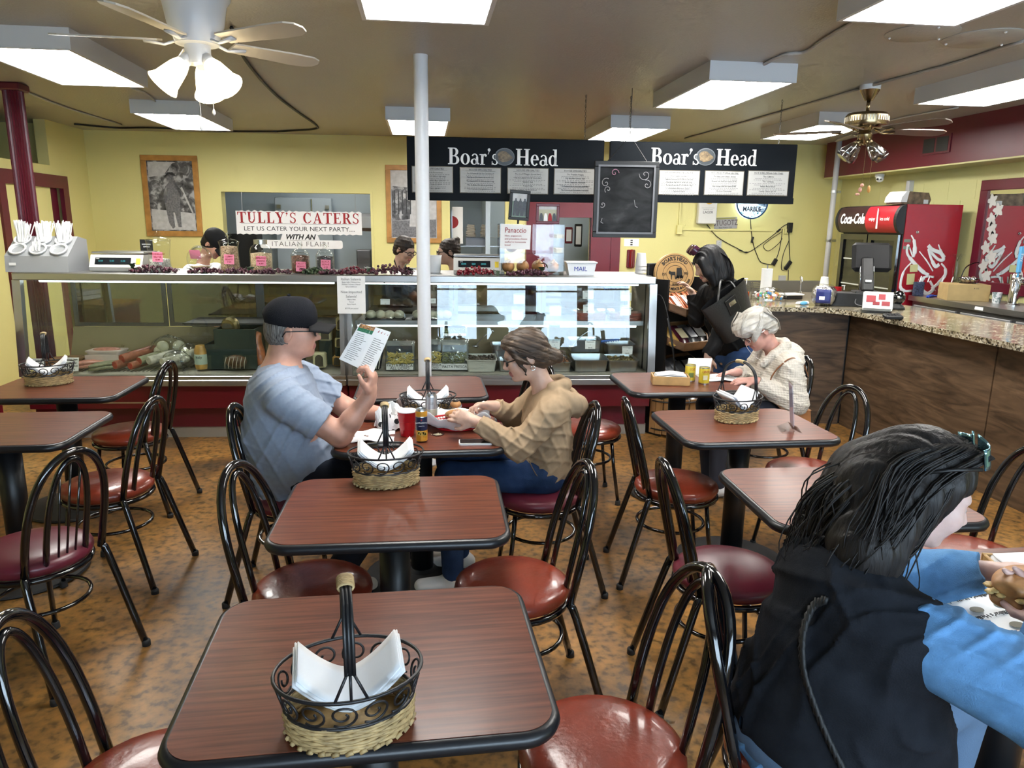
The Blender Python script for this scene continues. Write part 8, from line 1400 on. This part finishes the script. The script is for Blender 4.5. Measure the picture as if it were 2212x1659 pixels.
t = can(911, 953, 'slim orange and navy drink can on the couple\'s table', .0265, .155, [(.78, .93, 'can_orange'), (.36, .76, 'can_navy'), (.04, .36, 'can_orange')], [('SANPELLEGRINO', .6, .0085, 'paper'), ('CHINOTTO', .5, .006, 'paper'), ('\u2605', .68, .014, 'ink_red')]); b = B()
for k in range(4): b.lathe([(.009, 0), (.009, .001), (.0065, .001), (.0065, 0)], (-.01 + .008 * k, -.0268 + .0012 * abs(k - 1.5), .045 - .004 * (k % 2)), 12, (0, -1, 0))
b.ob('printed_fruit', M('fruit_yellow', (.7, .5, .1), .4), t)
can(932, 915, 'tall silver drink can behind the orange can', .0285, .155, [(.1, .5, 'can_label'), (.52, .9, M('can_pale', (.4, .45, .5), .3, .6))], [('IZZE', .7, .014, 'ink_grey')])
# red food basket
t = on_t('food_basket', 'red plastic food basket lined with printed paper', 'basket', 985, 925, -3); M('basket_red', (.5, .015, .02), .35); a_, b_ = .115, .075; b = B()
for z, f in ((.002, .78), (.045, 1.0)): b.tube([(a_ * f * math.cos(q), b_ * f * math.sin(q), z + .003) for q in [2 * PI * j / 36 for j in range(36)]], .0045, 6, closed=True)
for k in range(3): f = .83 + .055 * k; b.tube([(a_ * f * math.cos(q), b_ * f * math.sin(q), .012 + .011 * k) for q in [2 * PI * j / 36 for j in range(36)]], .002, 4, closed=True)
for k in range(40): q = 2 * PI * k / 40; b.tube([(a_ * .78 * math.cos(q), b_ * .78 * math.sin(q), .005), (a_ * math.cos(q), b_ * math.sin(q), .048)], .002, 4)
b.prism([(a_ * .78 * math.cos(2 * PI * j / 30), b_ * .78 * math.sin(2 * PI * j / 30)) for j in range(30)], 0, .004); b.ob('basket', 'basket_red', t, 1)
b = B(); b.sheet(lambda u, v: ((u - .5) * .33, (v - .5) * .2 + .012 * math.sin(9 * u), .012 + .2 * max((abs(u - .5) - .25), 0) * (1 if abs(u - .5) < .4 else .9) + .28 * max(abs(v - .5) - .28, 0) + .006 * math.sin(17 * u + 11 * v) - .35 * max(abs(u - .5) - .42, 0)), 24, 14, .001); lp = b.ob('paper_liner', 'paper', t, 1)
b = B(); b.lathe([(.018, 0), (.018, .001), (.011, .001), (.011, 0)], (.13, -.045, .052), 16, (.4, -.5, 1)); b.ob('printed_emblem', 'ink', lp)
t = on_t('sandwich', 'half eaten sandwich in the red basket', 'sandwich', 985, 905, 0, TZ + .03); b = B(); b.ell((0, 0, .025), (.055, .04, .022), 14, 8); b.ob('bun', 'bread', t, 1); b = B(); b.ell((0.02, -.015, .012), (.045, .035, .012), 12, 6); b.ob('filling', M('filling', (.5, .36, .14), .5, var=.6, vscale=60), t, 1)
t = thing('sandwich_piece', 'torn sandwich piece between the fingers of the person in tan', 'sandwich', (.14, 3.28, .905)); b = B(); b.ell((0, 0, 0), (.026, .02, .018), 10, 7); b.ob('bread', 'bread', t, 1); b = B(); b.ell((.0, .0, .018), (.018, .016, .009), 8, 6); b.ob('olive_slice', 'olives', t, 1)
# crumpled wrappers and napkins
def crumple(name, lab, cat, px, py, sx, sy, sz, mat, seed, rz=0, amp=.25):
    t = on_t(name, lab, cat, px, py, rz); r = np.random.default_rng(seed); ph = r.uniform(0, 6.3, 12); b = B()
    b.sheet(lambda u, v: (sx * (math.cos(2 * PI * u) * math.sin(PI * v / 2)) * (1 + amp * math.sin(5 * 2 * PI * u + ph[0]) * math.sin(4 * v + ph[1])), sy * (math.sin(2 * PI * u) * math.sin(PI * v / 2)) * (1 + amp * math.sin(3 * 2 * PI * u + ph[2])), .004 + sz * max(0, math.cos(PI * v / 2)) ** .7 * (1 + amp * math.sin(7 * 2 * PI * u + 3 * v + ph[3])) + sz * .1 * abs(math.sin(9 * 2 * PI * u + 8 * v))), 40, 12); b.ob('crumpled_paper', mat, t); return t
t = crumple('sandwich_wrapper', 'crumpled white wrapper with boar emblem print left of the red cup', 'wrapper', 845, 925, .075, .06, .095, 'paper', 1, amp=.3)
for k, (x, y, z) in enumerate([(-.045, -.055, .035), (.03, -.06, .05), (-.01, -.058, .075)]): b = B(); b.lathe([(.013, 0), (.013, .001), (.008, .001), (.008, 0)], (x, y, z), 14, (-.2, -1, .3)); b.ob('printed_emblem', 'ink', t); text("Boar's", .014, 'ink', t, (x + .03, y - .004, z + .01), (PI / 2 - .3, .3, 0))
crumple('foil_wrapper', 'crumpled silver chip bag behind the red cup', 'wrapper', 878, 885, .04, .035, .06, M('foil_crumple', (.5, .5, .52), .3, .8), 5, amp=.5); crumple('foil_wrapper', 'crumpled silver chip bag behind the red basket', 'wrapper', 972, 888, .05, .035, .04, 'foil_crumple', 6, amp=.5)
t = on_t('paper_napkin', 'white napkin spread under the elbow of the person in grey', 'napkin', 805, 945, 0); b = B(); b.sheet(lambda u, v: ((u - .5) * .2, (v - .5) * .17, .003 + .014 * abs(math.sin(5 * u + 2 * v)) * (1 - abs(2 * u - 1)) + .006 * math.sin(7 * v)), 16, 12, .001); b.ob('sheet', 'napkin', t, 1)
def phone(px, py, rz, lab, case, w=.15, d=.072):
    t = on_t('phone', lab, 'phone', px, py, rz); b = B(); b.prism(rrect(-w / 2, w / 2, -d / 2, d / 2, .012), 0, .009); b.ob('case', case, t); b = B(); b.prism(rrect(-w / 2 + .005, w / 2 - .005, -d / 2 + .005, d / 2 - .005, .009), .009, .0098); b.ob('screen', M('phone_screen', (.006, .007, .009), .08), t)
phone(1027, 957, -2, 'phone in a white case near the person in tan', 'white_plastic'); phone(830, 963, 1, 'dark phone lying beside the spread napkin', 'matte_black')
t = on_t('dip_cup', 'tiny clear cup lid with grated cheese', 'cup', 945, 940); b = B(); b.lathe([(0, 0), (.027, 0), (.032, .006), (.034, .006)], n=24); b.ob('lid', 'acrylic', t, 1); b = B(); rr = random.Random(1)
for k in range(40): b.ell((rr.gauss(0, .01), rr.gauss(0, .008), .004), (.003, .0025, .002), 5, 4)
b.ob('grated_cheese', 'mozzarella', t)['kind'] = 'stuff'
t = on_t('paper_receipt', 'curled paper cup of sauce behind the silver can', 'paper cup', 905, 890); b = B(); b.lathe([(0, 0), (.03, 0), (.04, .05), (.038, .05), (.028, .003), (0, .003)], n=20); b.ob('cup', 'paper', t, 40)
# white haired woman's table
def napkin_box(px, py, rz, lab):
    t = on_t('napkin_box', lab, 'box', px, py, rz); M('bamboo', (.45, .27, .1), .5, var=.18, vscale=14); w, d, h = .115, .07, .055
    for nm, q in [('side', (-w, w, -d, -d + .01, 0, h)), ('side', (-w, w, d - .01, d, 0, h)), ('side', (-w, -w + .01, -d + .01, d - .01, 0, h)), ('side', (w - .01, w, -d + .01, d - .01, 0, h)), ('bottom', (-w + .01, w - .01, -d + .01, d - .01, .002, .008))]: b = B(); b.b2(*q, .002); b.ob(nm + '_panel', 'bamboo', t)
    for k in range(6): b = B(); b.sheet(lambda u, v: ((u - .5) * (.2 - .004 * k), (v - .5) * .12, .03 + .007 * k + .006 * math.sin(5 * u + k) + .004 * math.sin(6 * v)), 8, 5, .004); b.ob('napkin', 'napkin', t, 1)
napkin_box(1447, 828, -12, 'bamboo napkin box beside the yellow cans')
p = atZ(2235, 1262, TZ); napkin_box(2235, 1262, -15, 'bamboo napkin box at the right picture edge')
for k, (px, py, lab) in enumerate([(1490, 822, 'yellow tomato can holding cutlery beside the bamboo box'), (1520, 828, 'yellow food can nearest the open papers')]):
    t = on_t('food_can', lab, 'can', px, py); r, h = .033, .105; b = B(); b.lathe([(0, 0), (r, 0), (r, h), (r * .93, h), (r * .93, .006), (0, .006)], n=24); b.ob('can', 'steel', t, 40); b = B(); b.lathe([(r * 1.01, .006), (r * 1.015, .007), (r * 1.015, h - .007), (r * 1.01, h - .006)], n=24); b.ob('label', M('label_yellow', (.62, .48, .04), .4), t, 1); text(['COZ', 'CENTO'][k], .02, 'ink_red', t, (0, -r * 1.03, h * .75), sx=.8); b = B(); b.box((-.005, -r * 1.0, h * .4), (.03, .004, .03), .001); b.ob('printed_picture', [M('print_green', (.1, .14, .03), .5), 'label_cream'][k], t)
t = on_t('newspaper', 'open white papers under the hands of the person in cream', 'papers', 1555, 818, -6); b = B(); b.sheet(lambda u, v: ((u - .5) * .26, (v - .5) * .2, .002 + .012 * (1 - abs(2 * u - 1)) ** 2), 10, 6, .001); b.ob('sheet', 'paper', t, 1)
b = B(); b.sheet(lambda u, v: (-.12 + .02 * v + (u - .5) * .16, .1 + .03 * v, .002 + .11 * v), 6, 6, .001); b.ob('raised_page', 'paper', t, 1); b = B(); rr = random.Random(6)
for k in range(14): y = -.08 + k * .012; b.b2(-.1, -.1 + rr.uniform(.06, .09), y, y + .003, .0165, .017); b.b2(.02, .02 + rr.uniform(.05, .08), y, y + .003, .0165, .017)
b.ob('printed_lines', 'ink_grey', t)['kind'] = 'stuff'
t = on_t('sign_holder', 'clear acrylic table sign holder seen edge on', 'sign holder', 1705, 928, 72); b = B(); b.box((0, 0, .12), (.11, .004, .235), rot=(-.12, 0, 0)); b.ob('upright', 'acrylic', t); b = B(); b.sheet(lambda u, v: ((u - .5) * .12, -.05 + .1 * v, .025 * (1 - abs(2 * v - 1))), 2, 2, .003); b.ob('foot', 'acrylic', t); b = B(); b.box((0, .002, .125), (.1, .001, .2), rot=(-.12, 0, 0)); b.ob('insert', M('insert_lilac', (.5, .48, .62), .6), t)
# foreground woman's meal
t = on_t('deli_paper', 'white deli paper printed with boar emblems before the person in the black vest', 'paper', 2165, 1335, 12); b = B(); b.sheet(lambda u, v: ((u - .5) * .34, (v - .5) * .36, .002 + .006 * abs(math.sin(4 * u + 3 * v))), 14, 14, .0008); b.ob('sheet', 'paper', t, 1)
for i in range(4):
    for j in range(4):
        x, y = -.125 + i * .085 + .03 * (j % 2), -.13 + j * .085; b = B(); b.prism([(x + .02 * math.cos(q), y + .014 * math.sin(q)) for q in [2 * PI * k / 16 for k in range(16)]], .0088, .0093); e = b.ob('printed_emblem', M('print_olive', (.12, .11, .07), .6), t); text("Boar's Head", .021, 'ink', e, (x + .01, y - .032, .0092), (0, 0, PI))
t = thing('sandwich', 'bitten roll sandwich in the hands of the person in the black vest', 'sandwich', (1.40, 1.44, .885), .5); v = Vol(); v.ell((0, 0, .02), (.09, .05, .026), None, .02); v.ell((0, 0, -.018), (.09, .05, .022), None, .015); v.ell((-.1, 0, .0), (.035, .04, .05), None, .01, -1); o = vmesh('roll', v.mesh(.004), 'bread', None); o.parent = t
b = B(); rr = random.Random(3)
for k in range(30): b.ell((rr.uniform(-.07, .07), rr.uniform(-.05, .05), rr.uniform(-.004, .006)), (.016, .012, .005), 6, 4)
b.ob('filling', 'filling', t, 1)['kind'] = 'stuff'
# ================================================================== SNACK RACK
t = thing('snack_rack', 'black snack rack with wooden trays and oval wooden sign', 'display rack', (2.13, 5.88, 0), math.radians(28)); M('tray_wood', (.2, .105, .045), .5, var=.2, vscale=10)
b = B(); b.b2(-.27, .27, .12, .15, 0, 1.42, .004); b.b2(-.27, -.25, -.1, .15, 0, 1.3); b.b2(.25, .27, -.1, .15, 0, 1.3); b.ob('back_panel', 'matte_black', t)
TR_ = [(1.14, 0), (.86, 1), (.58, 2), (.34, 3)]; th = math.radians(24)
def tp(x, y, z, z0): return Vector((x, .1 + y * math.cos(th), z0 + y * math.sin(th) + z * math.cos(th)))
for z0, k in TR_:
    hexp = [(-.24, 0), (.24, 0), (.24, -.22), (.15, -.33), (-.15, -.33), (-.24, -.22)]; b = B(); b.prism([(x, y) for x, y in hexp][::-1], 0, .012, lambda q: tp(q.x, q.y, q.z, z0))
    for i in range(6):
        (xa, ya), (xb, yb) = hexp[i], hexp[(i + 1) % 6]; n_ = Vector((yb - ya, xa - xb, 0)).normalized() * .012; b.prism([(xa, ya), (xb, yb), (xb + n_.x, yb + n_.y), (xa + n_.x, ya + n_.y)], 0, .07, lambda q: tp(q.x, q.y, q.z, z0))
    b.ob('tray', 'tray_wood', t)
for s in (-1, 1): b = B(); b.tube(spline([(s * .27, -.24, .45), (s * .285, -.2, .8), (s * .28, -.08, 1.12), (s * .27, .02, 1.17), (s * .265, .1, 1.05)], 6), .006, 6); b.tube(spline([(s * .27, -.27, .4), (s * .31, -.23, .75), (s * .3, -.14, 1.0)], 6), .006, 6); b.ob('wire_arm', 'matte_black', t, 1)
for k in range(12):
    a = PI + PI * k / 11; b = B(); x, y = .28 * math.cos(a), .2 * math.sin(a) * 1.1 - .02; b.box((x, y, .17), (.062, .012, .3), .002, (0, 0, a + PI / 2)); b.ob('barrel_slat', M('barrel_wood', (.42, .24, .1), .5), t)
for z in (.06, .2, .3): b = B(); b.tube([(.288 * math.cos(PI + PI * k / 20), .228 * math.sin(PI + PI * k / 20) - .02, z) for k in range(21)], .014, 6, flat=.4, up=(0, 0, 1)); b.ob('barrel_band', 'matte_black', t)
sg = Vector((-.02, .08, 1.33)); ln = Matrix.Rotation(-.12, 3, 'X'); E_ = lambda rx, rz, o: [(rx * math.cos(q), rz * math.sin(q)) for q in [2 * PI * k / 48 for k in range(48)]]
def sgp(o): return lambda q: sg + ln @ Vector((q.x, -o - q.z, q.y))
b = B(); b.prism(E_(.235, .17, 0), 0, .02, sgp(0)); so = b.ob('oval_sign', M('sign_wood', (.42, .25, .1), .5, var=.12, vscale=9), t)
def ring(rx, rz, w, nm, mat, o=.0205):
    b = B(); n_ = 48; vs = []
    for k in range(n_): q = 2 * PI * k / n_; vs += [sgp(o)(Vector((rx * math.cos(q), rz * math.sin(q), 0))), sgp(o)(Vector(((rx - w) * math.cos(q), (rz - w) * math.sin(q), 0)))]
    b.add(vs, [(2 * k, 2 * ((k + 1) % n_), 2 * ((k + 1) % n_) + 1, 2 * k + 1) for k in range(n_)]); b.ob(nm, mat, so)
ring(.222, .157, .006, 'sign_ring', 'ink'); ring(.15, .1, .004, 'sign_ring', 'ink'); ring(.105, .072, .004, 'sign_ring', 'ink')
def arc_text(s, rx, rz, size, top):
    sg_ = 1 if top else -1
    def bend(x, y): a = x / ((rx + rz) / 2 * 1.02); rr_ = y * sg_; return ((rx + rr_) * np.sin(a), sg_ * (rz + rr_) * np.cos(a))
    return text(s, size, 'ink', so, sg + ln @ Vector((0, -.0215, 0)), (PI / 2 - .12, 0, 0), bend=bend, off=.001)
arc_text("BOAR'S HEAD", .186, .126, .046, True); arc_text('PREMIUM MEATS & CHEESES', .186, .126, .03, False); text('EST.', .03, 'ink', so, sg + ln @ Vector((-.128, -.0215, 0)), (PI / 2 - .12, 0, 0)); text('1905', .03, 'ink', so, sg + ln @ Vector((.128, -.0215, 0)), (PI / 2 - .12, 0, 0)); text('BRAND', .024, 'ink', so, sg + ln @ Vector((0, -.0215, -.086)), (PI / 2 - .12, 0, 0))
for nm, poly in [('sign_horse', [(-.08, .01), (-.07, .03), (-.05, .02), (0, .018), (.005, -.045), (-.004, -.045), (-.01, -.01), (-.04, -.01), (-.045, -.045), (-.053, -.045), (-.055, -.005), (-.07, .0)]), ('sign_carriage', [(.01, -.02), (.02, .05), (.075, .05), (.085, .0), (.08, -.025)])]: b = B(); b.prism(poly[::-1], 0, .001, sgp(.0205)); b.ob(nm, 'ink', so)
for x in (.025, .07): b = B(); b.lathe([(.02, 0), (.02, .001), (.015, .001), (.015, 0)], sgp(.021)(Vector((x, -.03, 0))), 14, (0, -1, 0)); b.ob('sign_wheel', 'ink', so)
Rk = Matrix.Rotation(math.radians(28), 3, 'Z'); RO = Vector((2.13, 5.88, 0)); rr = random.Random(9)
def snack(x, z0, lab, mat, shape, stripe=None, y=-.17, w=.06, l=.2):
    p = RO + Rk @ tp(x, y, .014, z0); t = thing('snack_bag', lab, 'snack', p, math.radians(28) + rr.uniform(-.12, .12), 'snacks on the rack'); Rt = Matrix.Rotation(th + .25, 3, 'X'); b = B()
    if shape == 'stick': b.sheet(lambda u, v: Rt @ Vector((w / 2 * math.cos(2 * PI * u) * (.3 + .7 * math.sin(PI * min(.97, max(.03, v))) ** .4), .0, .0)) + Rt @ Vector((0, l * (v - .5), .02 + .018 * math.sin(2 * PI * u) * math.sin(PI * v) ** .4)), 12, 10)
    else: b.sheet(lambda u, v: Rt @ Vector((w / 2 * math.cos(2 * PI * u) * (1 - .06 * math.cos(4 * PI * v)), l * (v - .5), .03 + .03 * math.sin(2 * PI * u) * math.sin(PI * min(.96, max(.04, v))) ** .5)), 16, 10)
    b.ob('bag', mat, t, 1)
    if stripe: b = B(); b.sheet(lambda u, v: Rt @ Vector((w * (u - .5) * .75, l * (v - .5) * .5, .064 if shape != 'stick' else .041)), 3, 3, .002); b.ob('label', stripe, t)
M('stick_orange', (.42, .11, .035), .3, var=.5, vscale=40, coat=.3); M('chip_black', (.014, .014, .016), .25, coat=.3); M('chip_maroon', (.09, .012, .03), .25, coat=.3); M('chip_gold', (.45, .27, .05), .35, var=.4, vscale=20); M('chip_silver', (.32, .33, .35), .3, .5, bump=.3, bscale=30); M('chip_grey', (.06, .065, .07), .3, coat=.3)
nm_ = ['first', 'second', 'third', 'fourth', 'fifth', 'sixth', 'seventh']
for k in range(7): snack(-.19 + k * .06, 1.14, nm_[k] + ' orange meat stick pack from the case side in the top tray', 'stick_orange', 'stick', 'white_plastic' if k % 2 else None, -.15, .055, .24)
for k, (m, st, d_) in enumerate([('chip_gold', None, 'gold'), ('chip_maroon', 'label_cream', 'maroon'), ('chip_grey', 'chip_silver', 'charcoal'), ('chip_black', 'ink_grey', 'black')]): snack(-.17 + k * .11, .86, d_ + ' chip bag in the second tray', m, 'bag', st, -.16, .11, .22)
for k, (m, st, d_) in enumerate([('chip_silver', None, 'plain silver'), ('chip_silver', 'chip_grey', 'silver with dark label'), ('chip_black', 'chip_silver', 'black with silver label'), ('chip_black', None, 'plain black')]): snack(-.17 + k * .11, .58, d_ + ' chip bag in the third tray', m, 'bag', st, -.16, .11, .24)
for k, (m, d_) in enumerate([('chip_gold', 'gold'), ('chip_grey', 'grey'), ('chip_silver', 'silver')]): snack(-.15 + k * .13, .34, d_ + ' chip bag in the lowest tray', m, 'bag', None, -.16, .12, .22)
# blue pasta boxes on a high shelf of the street wall; the case glass mirrors them
b = B(); b.b2(-4.0, -.8, FY + .06, FY + .3, 1.78, 1.81); tag(b.ob('wall_shelf', 'frame_wood'), 'long wooden shelf high on the street wall', 'shelf')
b = B(); b.b2(-.05, .05, -.04, .04, 0, .24, .003); p0 = None; M('box_blue', (.02, .07, .3), .4)
for k in range(24):
    o = b.ob('pasta_box', 'box_blue') if p0 is None else p0.copy()
    if p0 is None: p0 = o
    else: C.objects.link(o)
    tag(o, 'blue pasta box on the shelf mirrored in the case glass', 'box', 'blue pasta boxes on the high shelf'); o.location = (-3.9 + k * .13, FY + .18, 1.811)
